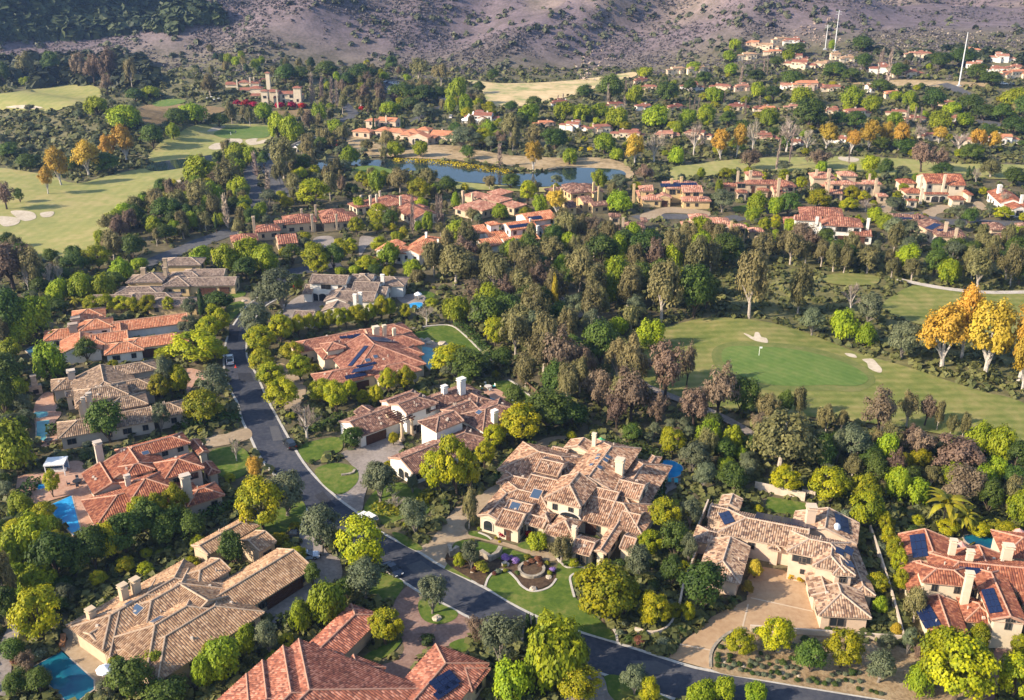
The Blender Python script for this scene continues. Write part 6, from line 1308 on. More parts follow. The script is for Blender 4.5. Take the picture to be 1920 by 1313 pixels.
KIND = {   # name, words, category, crown recipe, trunk recipe, bark, tints
 'f': ('ficus_tree', 'round leafy tree', dict(nc=58, nl=102, rc=.135, ls=0.0359, cb=.08, fill=.7, lump=.16), dict(cb=.12), 'brown', [('yellow green', (0.114, 0.154, 0.014), (0.402, 0.361, 0.023)), ('deep green', (0.047, 0.094, 0.011), (0.140, 0.201, 0.021)), ('olive green', (0.080, 0.108, 0.016), (0.255, 0.255, 0.028))]),
 'p': ('pepper_tree', 'wispy pepper tree', dict(nc=50, nl=98, rc=.13, ls=0.0343, cb=.07, fill=.55, lump=.34, droop=.9, asp=1.8), dict(cb=.14), 'brown', [('bright green', (0.120, 0.177, 0.016), (0.315, 0.354, 0.028)), ('fresh green', (0.081, 0.140, 0.016), (0.207, 0.268, 0.028)), ('lime', (0.177, 0.220, 0.019), (0.428, 0.403, 0.032))]),
 'd': ('oak_tree', 'dense oak tree', dict(nc=48, nl=105, rc=.15, ls=0.0390, cb=.06, fill=.6, lump=.26), dict(cb=.1), 'brown', [('dark green', (0.034, 0.063, 0.013), (0.099, 0.138, 0.022)), ('mid green', (0.062, 0.098, 0.020), (0.167, 0.199, 0.033)), ('dusky green', (0.054, 0.075, 0.024), (0.135, 0.157, 0.041))]),
 'e': ('eucalyptus_tree', 'eucalyptus tree', dict(nc=46, nl=108, rc=.115, ls=0.0281, cb=.12, fill=.35, lump=.4, droop=.7, asp=1.6), dict(cb=.3, r=.028, limbs=6), 'pale', [('grey olive', (0.093, 0.086, 0.033), (0.234, 0.204, 0.084)), ('dusty green', (0.076, 0.086, 0.032), (0.186, 0.193, 0.071)), ('tawny olive', (0.114, 0.091, 0.033), (0.274, 0.204, 0.079))]),
 'k': ('rusty_eucalyptus_tree', 'rusty leaved eucalyptus', dict(nc=40, nl=102, rc=.115, ls=0.0265, cb=.10, fill=.35, lump=.42, droop=.5, asp=1.4), dict(cb=.28, r=.03, limbs=6), 'dark', [('rusty brown', (0.115, 0.078, 0.051), (0.230, 0.164, 0.111)), ('mauve brown', (0.081, 0.061, 0.051), (0.170, 0.131, 0.111)), ('brown', (0.106, 0.082, 0.049), (0.212, 0.164, 0.102))]),
 'o': ('olive_tree', 'olive tree', dict(nc=44, nl=108, rc=.13, ls=0.0265, cb=.1, fill=.5, lump=.32, asp=1.5), dict(cb=.14, limbs=5), 'grey', [('grey green', (0.075, 0.092, 0.050), (0.166, 0.182, 0.094)), ('silvery green', (0.102, 0.123, 0.082), (0.215, 0.242, 0.159)), ('dull green', (0.055, 0.071, 0.033), (0.128, 0.150, 0.060))]),
 's': ('sycamore_tree', 'sycamore in autumn leaf', dict(nc=52, nl=98, rc=.12, ls=0.0328, cb=.12, fill=.5, lump=.34), dict(cb=.2, limbs=6), 'white', [('golden orange', (.30, .185, .028), (.54, .37, .075)), ('pale orange', (.30, .195, .085), (.48, .34, .15)), ('yellow gold', (.34, .235, .03), (.56, .42, .08))]),
 'b': ('bare_tree', 'leafless tree', None, dict(cb=.28, r=.03, limbs=5), 'white', [('pale grey', (.30, .25, .20), (.42, .36, .3)), ('grey brown', (.22, .17, .13), (.32, .26, .2)), ('whitish', (.42, .36, .3), (.5, .44, .38))]),
 'l': ('poplar_tree', 'leafless poplar', None, dict(cb=.1, r=.04, limbs=0), 'grey', [('pinkish brown', (.27, .21, .17), (.35, .28, .23)), ('tan', (.31, .255, .19), (.40, .34, .26)), ('grey brown', (.23, .19, .155), (.31, .265, .22))]),
 'c': ('cypress_tree', 'slim cypress', dict(nc=46, nl=88, rc=.2, ls=0.0780, cb=.02, fill=.5, taper=.65, lump=.1, asp=1.0), dict(cb=.06, r=.1, limbs=0), 'brown', [('dark green', (.022, .042, .014), (.055, .085, .022)), ('deep green', (.028, .05, .014), (.065, .10, .024)), ('green', (.03, .055, .016), (.075, .11, .028))]),
 'y': ('conifer_tree', 'slim conifer', dict(nc=46, nl=77, rc=.15, ls=0.0585, cb=.05, fill=.6, taper=.9, lump=.3), dict(cb=.1, r=.06, limbs=0), 'brown', [('yellow', (.20, .17, .02), (.40, .31, .04)), ('yellow green', (.16, .15, .02), (.3, .26, .04)), ('golden', (.22, .17, .02), (.42, .3, .03))]),
}
BARK = {'brown': (.11, .08, .055), 'dark': (.07, .05, .04), 'pale': (.46, .39, .32), 'grey': (.22, .19, .16), 'white': (.52, .47, .41)}
CR, TRK, LM_ = {}, {}, {}
for k, (nm, wd, cr, tr, bark, tints) in KIND.items():
    CR[k] = [crown_mesh('crown', 100*ord(k)+i, **cr) if cr else branch_mesh('crown', 100*ord(k)+i, 'poplar' if k == 'l' else 'bare') for i in range(5)]
    bm = mat('bark '+bark, BARK[bark], .9, noise=.35, nscale=2.5)
    TRK[k] = [trunk_mesh('trunk', 77*ord(k)+i, **tr) for i in range(3)]
    for m in TRK[k]: m.materials.append(bm)
    LM_[k] = [leaf_mat('foliage %s %s' % (nm, t[0]), t[1], t[2], .0 if k in 'bl' else .28) for t in tints]
    CR[k] = [[(lambda q: (q.materials.append(LM_[k][j]), q)[1])(m if j == 0 else m.copy()) for m in CR[k]] for j in range(3)]
TREES = []     # (root, kind, tint, px, py, diameter, height)
TR = random.Random(11)
SPOTS = []
GROUP = {'f': 'round leafy trees around the houses', 'p': 'pepper trees of the estate', 'd': 'oak trees of the valley', 'e': 'eucalyptus trees by the golf course', 'k': 'rusty eucalyptus trees', 'o': 'olive trees in the gardens', 's': 'sycamores in autumn colour', 'b': 'leafless trees', 'l': 'leafless poplars', 'c': 'slim cypresses', 'y': 'yellow conifers', 'm': 'garden palms', 'h': 'garden shrubs'}
def plant(k, p, D, Ht, px, py, tint=None):
    nm, wd = KIND[k][:2]; t = tint if tint is not None else TR.choice((0, 0, 1, 1, 2))
    o = thing(nm, 'tmp', 'tree', (p.x, p.y, p.z-.05), TR.uniform(0, 6.28), GROUP[k])
    o.scale = (D*TR.uniform(.86, 1.12), D*TR.uniform(.86, 1.12), Ht); o.rotation_euler.x = TR.uniform(-.07, .07); o.rotation_euler.y = TR.uniform(-.07, .07)
    link('trunk', TR.choice(TRK[k]), o); link('crown', TR.choice(CR[k][t]), o)
    TREES.append((o, k, t, px, py, D, Ht)); SPOTS.append((p.x, p.y, D/2)); return o
def by_px(k, cx, top, base, w, tint=None):
    p = ground(cx, base); x, y, zc = project(p); sc = FPX/zc
    a = math.atan2(CAMH-p.z, math.hypot(p.x, p.y)); ca = math.cos(a)
    D = w/sc*1.18; r = D/2
    span = (base-top)/sc
    Ht = max(D*.62, r*.8+(span-r*.75)/ca*1.0)
    if k in 'clym': Ht = span/ca
    else: Ht *= 1.1
    if k in 'l': D *= 1.35
    if k not in 'clm': p = ground(cx, base-min(.12*w, 6)); 
    return plant(k, p, D, Ht, cx, base, tint)
def load(z, txt):
    for row in txt.split(';'):
        q = row.split()
        if not q: continue
        k = q[0][0]; tint = int(q[0][1]) if len(q[0]) > 1 else None
        x, t, b, w = map(float, q[1:5]); x0, b0 = z(x, b); _, t0 = z(x, t)
        if k == 'm': palm(x0, t0, b0, w/z.k); continue
        by_px(k, x0, t0, b0, w/z.k, tint)
# palms
def frond_mesh(seed):
    rng = random.Random(seed); b = MB(); n = 7
    for s in (-1, 1):
        row = []
        for i in range(n+1):
            t = i/n; x = t*.5; z = .12*math.sin(t*2.2)-.32*t*t*t; w = .075*math.sin(math.pi*min(1, t*.93+.06))
            row.append(((x, 0, z), (x+.03, s*w, z-.02-.4*w)))
        for a, c in zip(row, row[1:]): b.face([a[0], c[0], c[1], a[1]])
    me = b.mesh('frond', [leaf_mat('foliage palm', (.17, .17, .02), (.32, .27, .03), .3)])
    at = me.attributes.new('rnd', 'FLOAT', 'FACE'); at.data.foreach_set('value', [rng.random() for _ in me.polygons]); return me
FR = [frond_mesh(i) for i in range(3)]
PT = MB(); PT.tube([(0, 0, -.05), (.01, 0, .4), (0, .01, .8)], [.035, .026, .024], 7); PTM = PT.mesh('trunk', [mat('bark palm', (.2, .15, .1), .9, noise=.4, nscale=4)])
def palm(cx, top, base, w):
    p = ground(cx, base); sc = FPX/project(p)[2]; a = math.atan2(CAMH, math.hypot(p.x, p.y)); D = w/sc; Ht = max(3, (base-top)/sc/math.cos(a))
    o = thing('palm_tree', 'tmp', 'tree', (p.x, p.y, p.z), TR.uniform(0, 6.28), GROUP['m'])
    t = link('trunk', PTM, o); t.scale = (Ht, Ht, Ht)
    for i in range(17):
        f = link('frond', TR.choice(FR), o); f.location = (0, 0, Ht*.8); f.scale = (D, D*1.2, D); f.rotation_euler = (0, TR.uniform(-1.0, .25), 6.28*i/17+TR.uniform(-.15, .15))
    TREES.append((o, 'm', 0, cx, base, D, Ht)); SPOTS.append((p.x, p.y, 1.5))
# ---- every tree the photograph lets one tell apart: kind, middle, top, foot, width
load(z7, "p0 200 270 560 230;p2 100 330 560 160;p1 60 420 640 170;d 330 380 660 230;d0 430 440 650 160;d1 540 350 600 200;f1 640 340 560 160;d0 720 290 530 200;d0 850 210 440 180;f0 1000 130 340 140;f2 900 170 380 120;f2 800 190 380 110;d1 950 270 440 210;d0 1080 280 430 150;e1 40 480 830 200;f2 240 720 1000 270;p1 230 560 730 190;d0 740 1080 1330 230;p0 880 1040 1200 160;d1 940 1220 1360 230;p1 1260 940 1200 250;o 1510 890 1080 140;p1 1390 900 1080 130;p0 1690 760 940 140;p0 1840 640 900 250;p1 1150 1050 1260 150;f0 1470 100 370 240;o0 1610 60 300 230;o0 1800 240 520 220;d1 1310 390 590 150;f1 300 40 190 90;d1 80 980 1110 150;o 620 1200 1330 140;f1 650 1070 1150 60;d0 480 880 990 70;k 170 1040 1180 120;d1 230 1150 1300 150;d 1750 560 690 90;f1 1570 390 460 80;d0 60 700 900 150;f1 1200 1000 1130 120")
load(z4, "k1 80 40 330 280;e 200 60 330 140;b 165 150 340 60;b 290 160 330 80;b 340 150 320 80;p0 340 250 400 130;p0 470 225 390 150;p1 590 230 380 140;p0 690 145 290 140;d1 640 220 330 110;d0 430 120 250 160;f0 550 80 210 130;e 640 -10 160 150;d0 760 20 170 120;p1 790 140 210 110;p0 1130 80 210 140;p0 1270 70 220 150;p0 1400 30 200 160;p1 1490 90 230 150;d0 1380 150 265 150;d0 1640 70 180 110;f0 1780 80 235 150;d1 1870 70 215 110;o2 1580 210 440 210;o2 1470 300 440 120;d0 1660 230 340 100;d 60 320 620 190;p1 210 350 600 230;d0 330 380 460 120;p0 60 600 720 150;d0 50 680 900 180;p1 290 620 830 190;d0 490 600 730 140;p2 100 1040 1330 240;d0 30 780 1050 160;c0 1137 305 490 42;o0 1070 370 480 110;d1 1220 340 450 150;f0 1195 400 475 80;f0 1245 430 575 95;o0 1070 465 590 115;f1 1180 470 615 110;f0 520 355 450 90;f2 600 350 450 100;f0 680 360 450 90;f2 750 360 455 80;f0 835 355 460 100;f0 950 360 455 65;f1 1100 595 740 250;f1 1190 620 740 150;o1 1200 760 960 200;f1 1150 900 1090 210;o1 940 690 910 130;f0 1020 750 920 110;f2 900 800 950 110;d2 620 950 1180 180;o2 905 960 1120 120;m 435 350 440 70;f0 1455 530 690 150;f0 1480 658 795 128;f0 1520 735 885 148;f0 1585 833 1005 165;f0 1645 620 735 120;f0 1685 695 835 128;o2 1440 410 600 180;f2 1575 470 630 140;b1 1720 940 1160 190;f2 1805 830 960 150;f2 1885 840 1010 130;p1 110 500 640 150;d1 330 540 620 110;d 140 380 500 120;d0 60 1000 1080 90;b 1325 1130 1280 90;s1 1430 1250 1400 100;f0 920 665 715 100;o 1310 950 1030 80;f1 1360 0 0 0" .replace(';f1 1360 0 0 0', ''))
load(zG, "f2 80 580 830 160;f0 240 560 800 150;f0 350 540 760 130;f2 470 530 745 140;f0 580 500 735 130;f0 690 500 735 150;f2 780 480 710 120;f0 900 450 690 180;f2 1050 440 650 150;f0 1160 358 630 165;f2 1270 370 610 120;f0 1440 440 615 130;b1 1670 430 690 230;f0 1730 380 480 150;p1 1900 360 650 140;f0 480 0 115 240;p1 720 20 115 150;p0 880 0 105 160;d1 1100 0 125 180;f0 1250 20 140 150;e1 1560 30 205 220;f0 160 1030 1300 0" .replace(';f0 160 1030 1300 0', ''))
load(zI, "f2 80 150 340 150;f0 470 40 290 170;f0 650 10 260 160;f2 350 200 390 150;f1 220 240 390 130;f0 960 880 1290 290;f0 1150 715 1300 330;f2 1290 840 1300 240;f0 1520 600 840 225;f2 1420 760 1010 180;f0 1760 420 770 270;o2 390 970 1330 340;d1 100 620 830 220;o2 700 1080 1250 120;d0 1250 40 200 180;f1 520 650 780 90;f1 470 940 1020 100")
load(z5, "e0 640 60 300 260;e1 520 40 250 150;e0 850 110 340 220;e2 1050 60 270 180;e0 1000 200 420 180;k0 920 240 430 130;k2 750 290 430 230;e0 1330 80 340 180;e1 1430 180 450 170;e2 1600 190 440 150;e0 1790 150 510 250;d1 1720 0 190 200;p0 1860 60 250 110;p0 1510 140 250 100;d0 1450 20 200 160;p1 640 360 520 150;f0 860 480 640 120;e1 990 400 650 180;o0 1080 450 650 140;e0 1130 540 800 240;k2 1230 540 870 260;o1 1400 440 610 130;d1 1450 510 750 220;p1 1550 460 570 100;p1 1730 490 650 160;k0 1810 600 940 210;k0 1440 750 990 170;k1 1620 760 1080 260;k2 1690 690 800 120;d2 1160 900 1110 250;d2 1290 950 1100 180;f0 1010 980 1190 195;y0 1195 210 470 60;y1 1120 210 300 34;d1 710 680 830 240;f0 610 640 800 210;o0 640 720 830 150;d1 950 80 150 140;p0 1000 60 130 70;e2 1180 20 170 150;f0 1850 1100 1260 120;e1 1650 60 260 150;d0 1100 130 260 130;d1 1260 180 330 110;e0 780 160 300 150;k1 1350 620 860 160;e2 1030 660 880 150;d1 900 650 770 110;d2 980 860 1010 130;p2 270 60 200 140;f0 150 140 220 120;p1 400 150 270 120;k1 1540 900 1100 140;k2 1760 880 1100 160;d 560 .1 .1 .1".replace(';d 560 .1 .1 .1', ''))
load(z6, "e1 370 80 485 230;e0 640 170 480 150;d1 60 180 480 210;p1 80 50 195 120;d0 240 20 195 190;e0 450 0 160 180;e0 600 0 185 160;e0 840 50 220 110;e2 900 60 225 95;e2 1030 80 235 140;e2 1165 140 260 105;e2 1280 140 275 120;p1 1250 60 210 150;d0 1400 90 250 120;p1 1480 150 295 150;o0 1500 50 210 130;e0 1650 90 340 185;e0 1830 60 305 130;d0 1880 150 295 110;e1 1690 0 130 140;o1 720 430 585 130;b1 940 270 455 110;o0 1030 350 525 150;p1 890 430 600 160;p0 1020 510 635 140;o2 1220 510 715 200;s0 1450 410 755 300;s2 1560 310 720 220;s0 1690 390 800 310;s1 1880 400 840 260;s0 1900 580 890 180;k0 190 740 1060 230;d0 330 820 1035 150;k0 60 860 1090 200;k0 20 610 870 100;e2 470 890 1070 140;d2 570 880 1040 90;e2 650 850 1045 100;e0 540 1000 1330 390;e2 800 950 1125 120;e2 880 980 1115 85;k2 1090 870 1140 220;e1 1250 880 1095 110;k2 1350 900 1090 130;e2 1420 920 1105 65;e1 1490 1000 1145 75;e2 1560 990 1155 80;o1 950 1090 1310 210;o1 860 1110 1290 100;p2 1120 1100 1310 150;k2 1300 1080 1290 200;p1 1640 1060 1265 140;p0 1745 1070 1290 170;k2 1530 1150 1345 320;d1 1850 1170 1340 150;p1 270 1070 1240 120;p1 140 1050 1210 150;o1 60 1170 1340 180;f0 1320 1210 1320 100;f0 1220 1230 1330 100;p1 250 1270 1350 130;d2 760 1150 1330 160;d2 1050 1200 1330 140;k1 420 1000 1130 120")
load(z9, "o0 110 0 145 140;d1 280 10 160 170;f1 570 30 175 170;f1 815 40 230 210;f1 1000 70 240 170;f1 1010 170 375 180;p1 1190 20 215 180;p1 1310 80 235 160;k2 1560 0 245 290;e0 1830 90 305 150;p1 1870 140 345 180;d0 1700 80 290 120;m 1450 180 360 230;m 1560 260 375 150;f0 1120 270 400 60;f2 1142 345 470 64;f0 1165 410 560 74;f2 1190 480 640 74;f0 1212 590 725 74;d2 110 575 830 240;o0 40 200 375 140;o0 30 390 570 100;f0 320 940 1075 150;f0 515 888 1060 190;f0 880 950 1145 190;d2 710 1010 1175 165;o2 1090 1050 1235 190;o2 1130 950 1065 120;f1 1420 930 1260 270;f1 1520 1000 1340 320;p2 1315 1110 1300 160;f1 1840 1090 1330 190;f1 1660 900 1030 110;f2 1080 620 730 120;p2 1100 740 840 90;y0 400 530 640 110;y0 360 650 735 80;y0 1190 890 965 85;e1 1290 690 895 180;p0 100 1240 1350 200;p0 230 1195 1340 140;p1 400 1215 1345 120;o1 1250 920 1070 80;k0 1330 1010 1120 110;f2 1660 340 410 110;f0 1800 330 410 120;f0 1480 320 400 110;f2 30 780 900 70;o1 10 830 900 60;f1 1880 960 1090 90")
load(z8, "f0 110 325 630 250;o0 140 555 775 220;d0 30 640 770 90;o0 510 640 850 170;e1 715 140 365 115;o2 420 200 420 150;o2 220 10 225 220;b1 310 170 265 120;o2 400 70 165 60;f2 250 820 1025 165;k0 760 850 1000 140;o0 890 850 1150 260;c1 1042 830 1065 60;c1 1078 840 1075 46;p0 1200 860 1260 320;p2 1300 930 1180 160;p0 1110 1040 1280 200;p0 950 1110 1330 230;f2 1330 1150 1340 220;p0 1150 820 1010 130;o0 1640 1130 1300 170;f2 1715 1200 1340 120;f0 1470 590 885 310;f2 1580 640 860 170;f1 1745 740 935 175;o0 1660 470 650 180;f0 1720 380 530 140;f0 1810 200 400 150;d0 1860 350 560 150;e1 1230 400 565 150;o2 730 440 600 110;f0 660 500 590 60;f1 1300 525 580 55;p1 1100 385 480 110;d0 1850 520 700 120;f1 1340 600 680 80")
load(z1, "s1 345 840 1055 125;s0 500 810 1005 150;s1 620 770 935 110;s0 710 720 925 130;s1 270 940 1100 90;k1 40 1030 1190 120;d0 115 1065 1145 62;p0 550 570 665 150;p0 700 640 745 190;p0 850 500 575 110;d2 760 540 590 110;p0 1090 590 705 160;d1 1000 640 725 140;d1 860 720 850 150;p1 970 700 795 90;e1 160 310 475 120;k1 450 300 485 120;k1 530 310 495 110;k1 620 280 490 130;e1 740 330 505 100;k2 600 420 545 90;d2 300 310 450 100;d2 30 350 495 80;p1 150 440 495 70;e1 1180 430 555 110;l 1750 400 600 44;l 1800 430 600 34;l 1860 430 605 36;l 1890 440 610 30;d1 1600 390 480 130;d0 1690 390 470 110;d1 1830 380 450 120;p1 1480 590 695 105;e1 1400 600 715 60;e0 1300 580 705 70;d2 1230 690 730 110;p0 1560 640 800 110;p0 1640 660 815 140;k2 1730 630 750 100;p0 1790 590 700 95;p1 1880 680 765 95;p0 1110 890 1065 170;e2 1290 910 1095 170;k0 1050 1030 1135 120;e0 1000 1080 1245 150;e1 880 1070 1245 150;e0 770 1100 1255 130;p0 720 1140 1275 120;e0 620 1200 1320 120;d2 940 1130 1275 160;e0 1130 1010 1205 150;p0 1240 1050 1185 80;p0 1180 1010 1155 80;l 1280 1080 1285 60;l 1440 840 995 40;l 1500 950 1095 44;e2 1590 780 1020 150;e1 1570 920 1050 110;p0 1330 820 935 140;p0 1400 830 935 90;o2 1510 1080 1195 130;f0 1760 1030 1185 170;e2 1640 980 1095 120;e1 1850 960 1135 100;d0 1700 880 990 110;c0 1212 1200 1305 16;c0 1345 1230 1313 14;p0 870 1220 1330 110;e1 1360 1150 1290 90;d2 1420 1180 1300 80;p1 660 1180 1300 110;d2 400 900 980 110;d2 600 880 990 140;d2 170 880 970 130;d1 60 820 900 120;d2 1480 860 950 80;e2 1660 900 990 90;p1 1080 1190 1300 80;d1 1800 780 850 80")
load(z2, "d1 290 330 420 75;e1 430 340 475 130;e0 560 370 495 120;p1 650 440 605 120;p0 690 530 655 80;e2 755 520 605 60;d1 770 470 535 70;p0 610 550 645 80;d2 350 490 600 150;k1 220 490 605 80;k2 130 480 585 90;d1 120 395 480 140;d2 460 500 605 150;d2 540 500 595 110;p0 280 580 655 110;o0 450 600 705 130;d1 30 420 500 80;d2 390 560 640 110;o2 520 620 690 100;c0 80 680 765 12;c0 95 690 765 11;c0 180 650 755 13;c0 200 690 750 11;c0 338 650 735 14;c0 352 660 735 12;c0 505 640 700 10;c0 585 650 700 9;o1 680 740 855 170;e2 950 640 835 130;e0 1080 710 835 130;d2 1190 740 865 150;p0 745 700 795 80;p0 820 690 795 120;p0 870 730 815 80;s1 1075 810 975 115;l1 885 800 935 40;p1 1275 840 935 90;o2 1245 830 915 90;p0 300 800 892 90;p0 445 800 892 100;e1 250 740 855 110;e1 145 790 865 90;p0 50 830 945 120;d2 710 830 905 90;s0 1640 770 945 130;b2 1750 740 935 140;p1 1470 760 875 120;p0 1540 840 905 80;p0 1870 830 935 90;p1 200 960 1085 100;e1 330 950 1095 150;f0 440 1020 1145 120;e2 490 950 1065 120;d1 590 1010 1095 120;l0 400 1080 1313 32;l1 540 1080 1300 40;l1 570 1090 1290 30;p0 480 1190 1310 80;e1 830 990 1072 80;d2 950 1010 1075 120;f0 1045 1030 1155 90;p0 1115 1100 1205 100;s1 1210 1080 1225 120;p2 1545 1080 1205 145;p0 1440 960 1065 100;o1 1560 990 1095 110;o2 1200 990 1060 80;p0 890 1150 1245 100;e1 730 1170 1250 90;k2 1390 1230 1335 170;k2 1700 930 1035 110;p0 1050 600 705 140;p0 1250 590 695 150;p0 1345 600 695 130;p0 1450 590 685 110;p1 1540 620 735 140;p0 1750 610 735 190;p1 1880 690 765 90;d1 1500 440 600 140;d0 1360 500 565 100;d1 950 580 645 90;d1 1080 570 625 100;p0 1640 480 600 95;d1 1820 480 605 130;l0 1490 470 605 22;l1 1585 540 630 18;l0 1590 440 565 18;l0 1612 450 565 15;l1 1640 450 555 15;l0 1210 530 585 14;l1 1240 520 585 14;p0 1700 390 450 90;e1 960 760 850 60;d2 1000 640 740 80;d1 640 700 780 80;p1 100 1110 1200 70;f0 210 1160 1280 110;d1 280 1190 1300 90;f2 90 1230 1330 90;e1 270 1000 1070 70;k2 0 990 1100 80;d1 60 1040 1120 80;p0 640 1080 1180 60;d0 850 400 470 70;p0 240 410 460 60;p0 370 420 460 50")
load(z3, "s0 210 740 905 105;s1 300 710 895 95;b2 60 700 885 130;b2 390 670 865 105;b2 580 670 865 140;b2 690 730 865 90;s0 800 710 855 125;s1 940 740 875 90;s1 1040 690 855 120;s2 1130 690 845 85;s1 1205 700 865 100;b2 1320 700 805 90;s0 1430 720 825 85;b2 1540 740 875 115;s1 1640 740 865 100;s1 1730 750 865 90;l0 520 770 965 20;l0 590 720 935 18;l1 930 820 925 13;p1 130 600 705 120;d1 700 570 745 170;p1 660 530 605 140;d1 760 640 745 110;p1 940 500 625 130;p1 1050 550 645 120;p1 1260 520 615 105;d1 1400 520 645 140;p1 1440 650 735 140;d1 1600 560 655 150;p1 1840 500 625 160;d1 1900 560 685 140;d0 1780 600 705 120;d1 1850 680 775 140;p1 420 470 555 90;d1 500 500 575 85;p1 180 500 595 120;d1 850 370 455 115;d2 940 400 475 105;d2 1010 330 405 120;d2 1000 260 305 120;d1 630 290 335 110;d1 1440 340 405 130;d1 1200 390 455 115;d2 1640 380 475 120;d1 1720 420 505 115;p0 260 360 435 80;p0 260 290 355 75;p0 290 230 295 75;d1 325 280 335 50;d1 520 330 395 70;p1 590 290 355 75;p0 830 230 290 40;d1 1560 340 385 130;l0 320 370 490 22;l1 450 320 435 15;l0 470 320 435 15;l0 400 350 425 16;l1 1110 270 400 24;l0 1135 270 525 30;l1 1090 290 445 15;l0 1250 590 715 20;l0 1290 590 695 16;l1 1330 600 695 16;l0 230 510 585 13;l1 350 550 655 18;l0 430 530 625 13;l1 60 540 645 11;l0 40 540 625 10;l0 80 540 645 10;k1 370 850 970 145;k1 760 850 965 170;k1 1330 800 985 150;k1 1430 830 985 120;o1 1230 950 1005 90;d1 1610 830 925 140;p0 1040 880 985 110;d1 1130 900 1010 80;p0 770 900 955 60;p0 945 920 975 60;o2 570 920 975 90;d1 1450 950 1005 110;c0 1182 950 1045 20;c1 1590 930 1010 22;c1 1615 930 1010 20;e1 1720 930 1015 150;d2 1850 970 1055 140;b0 1640 940 1035 60;p0 200 1010 1095 45;o0 220 1080 1205 140;p1 420 1090 1205 140;p0 520 1110 1225 90;d1 590 1100 1225 120;f0 750 1080 1185 120;o0 740 1040 1105 80;f0 930 1120 1195 85;b1 1020 1120 1195 90;o0 1180 1130 1195 110;f0 1195 1080 1135 60;o0 1540 1160 1245 110;d1 1600 1180 1275 95;f0 1785 1180 1245 105;f0 1905 1200 1255 60;b2 1790 1060 1185 85;p1 1070 1170 1265 100;p0 1130 1210 1305 110;p0 590 1230 1315 70;f0 520 1210 1275 50;p1 390 1170 1255 90;f0 455 1230 1320 70;p1 110 1230 1345 150;o1 1180 1240 1385 150;o1 1260 1250 1385 130;k2 660 1250 1405 180;d1 960 640 740 110;d1 870 640 730 100;p1 1180 640 720 110;d1 330 690 780 90;p1 480 620 720 110;d1 250 640 720 90;p0 30 620 720 90;d1 570 760 850 60;d2 1110 780 860 90;d1 1240 790 870 120;p1 1570 660 730 120;d1 1680 620 690 120;p1 1500 590 660 110;d1 1720 740 800 110;d1 1100 460 540 110;p1 1190 520 580 80;d1 610 430 500 120;d2 410 430 490 110;d1 120 420 500 90;d1 40 460 530 80;p1 60 360 420 90")
N_LISTED = len(TREES)
# ------------------------------------------------------------------ filling trees where the photograph shows woods too dense to list
def free(x, y, r, tree=True, k=.62):
    for Q, bb in SHEETS:
        if bb[0]-r < x < bb[2]+r and bb[1]-r < y < bb[3]+r:
            if inside(x, y, Q): return False
            if r > 0 and any(inside(x+dx, y+dy, Q) for dx, dy in ((r, 0), (-r, 0), (0, r), (0, -r))): return False
    for m, d, a, b, v in FOOT:
        ex, ey = x-m.x, y-m.y
        if abs(ex) > 40 or abs(ey) > 40: continue
        u, w = ex*d.x+ey*d.y, -ex*d.y+ey*d.x
        if a-r < u < b+r and abs(w) < v+r: return False
    if tree:
        for sx, sy, sr in SPOTS:
            if (sx-x)**2+(sy-y)**2 < (k*(sr+r*1.6))**2: return False
    return True
COUNT = {}
for t in TREES: COUNT[t[1]] = COUNT.get(t[1], 0)+1
def fill(P, n, mix, D, Hk, tries=14, k=.62):
    xs, ys = [p[0] for p in P], [p[1] for p in P]; done = 0
    for _ in range(n*tries):
        if done >= n: break
        x, y = TR.uniform(min(xs), max(xs)), TR.uniform(min(ys), max(ys))
        if not inside(x, y, P): continue
        kd = TR.choices([m[0] for m in mix], [m[1] for m in mix])[0]
        if COUNT.get(kd, 0) >= 292: continue
        p = ground(x, y); d = TR.uniform(*D)*(1.0 if kd not in 'o' else .8)
        if y < 300 and any(abs(x-v[0]) < 8+v[3]*1.8 and -2 < y-v[1] < 13 for v in vill): continue
        if 400 < x < 600 and 140 < y < 222 or 668 < x < 872 and 215 < y < 284: continue
        if not free(p.x, p.y, d*.28, True, k): continue
        plant(kd, p, d, d*TR.uniform(*Hk)*(1.25 if kd in 'ek' else .95 if kd in 'od' else 1.0), x, y); COUNT[kd] = COUNT.get(kd, 0)+1; done += 1
EUC = [('e', 6), ('d', 2.4), ('k', .6), ('p', .8), ('o', 1)]
fill([(800, 470), (900, 455), (1060, 440), (1290, 460), (1350, 520), (1320, 590), (1230, 625), (1170, 690), (1240, 760), (1150, 800), (1040, 800), (1000, 740), (930, 660), (870, 590)], 85, EUC, (7, 11.5), (1.0, 1.35))
fill([(1230, 790), (1290, 785), (1500, 815), (1760, 845), (1920, 890), (1920, 1000), (1840, 960), (1650, 905), (1560, 900), (1300, 890), (1180, 830)], 60, [('e', 2), ('k', 1), ('o', 2), ('p', 1.2), ('d', 2)], (4, 7), (.95, 1.25))
fill([(1290, 450), (1480, 470), (1640, 470), (1920, 460), (1920, 530), (1700, 530), (1530, 500), (1350, 510)], 45, EUC, (5, 9), (1.0, 1.4))
fill([(190, 400), (300, 370), (440, 290), (500, 300), (470, 420), (430, 455), (350, 480), (250, 470), (190, 480)], 70, [('e', 3), ('d', 3), ('p', 1.2), ('k', .8), ('f', 1)], (5, 9), (.95, 1.3))
fill([(0, 460), (110, 495), (200, 500), (150, 560), (90, 600), (60, 640), (30, 700), (60, 760), (40, 850), (0, 860)], 55, [('d', 3), ('p', 1), ('o', 2), ('e', 1.5)], (4.5, 8), (.95, 1.25))
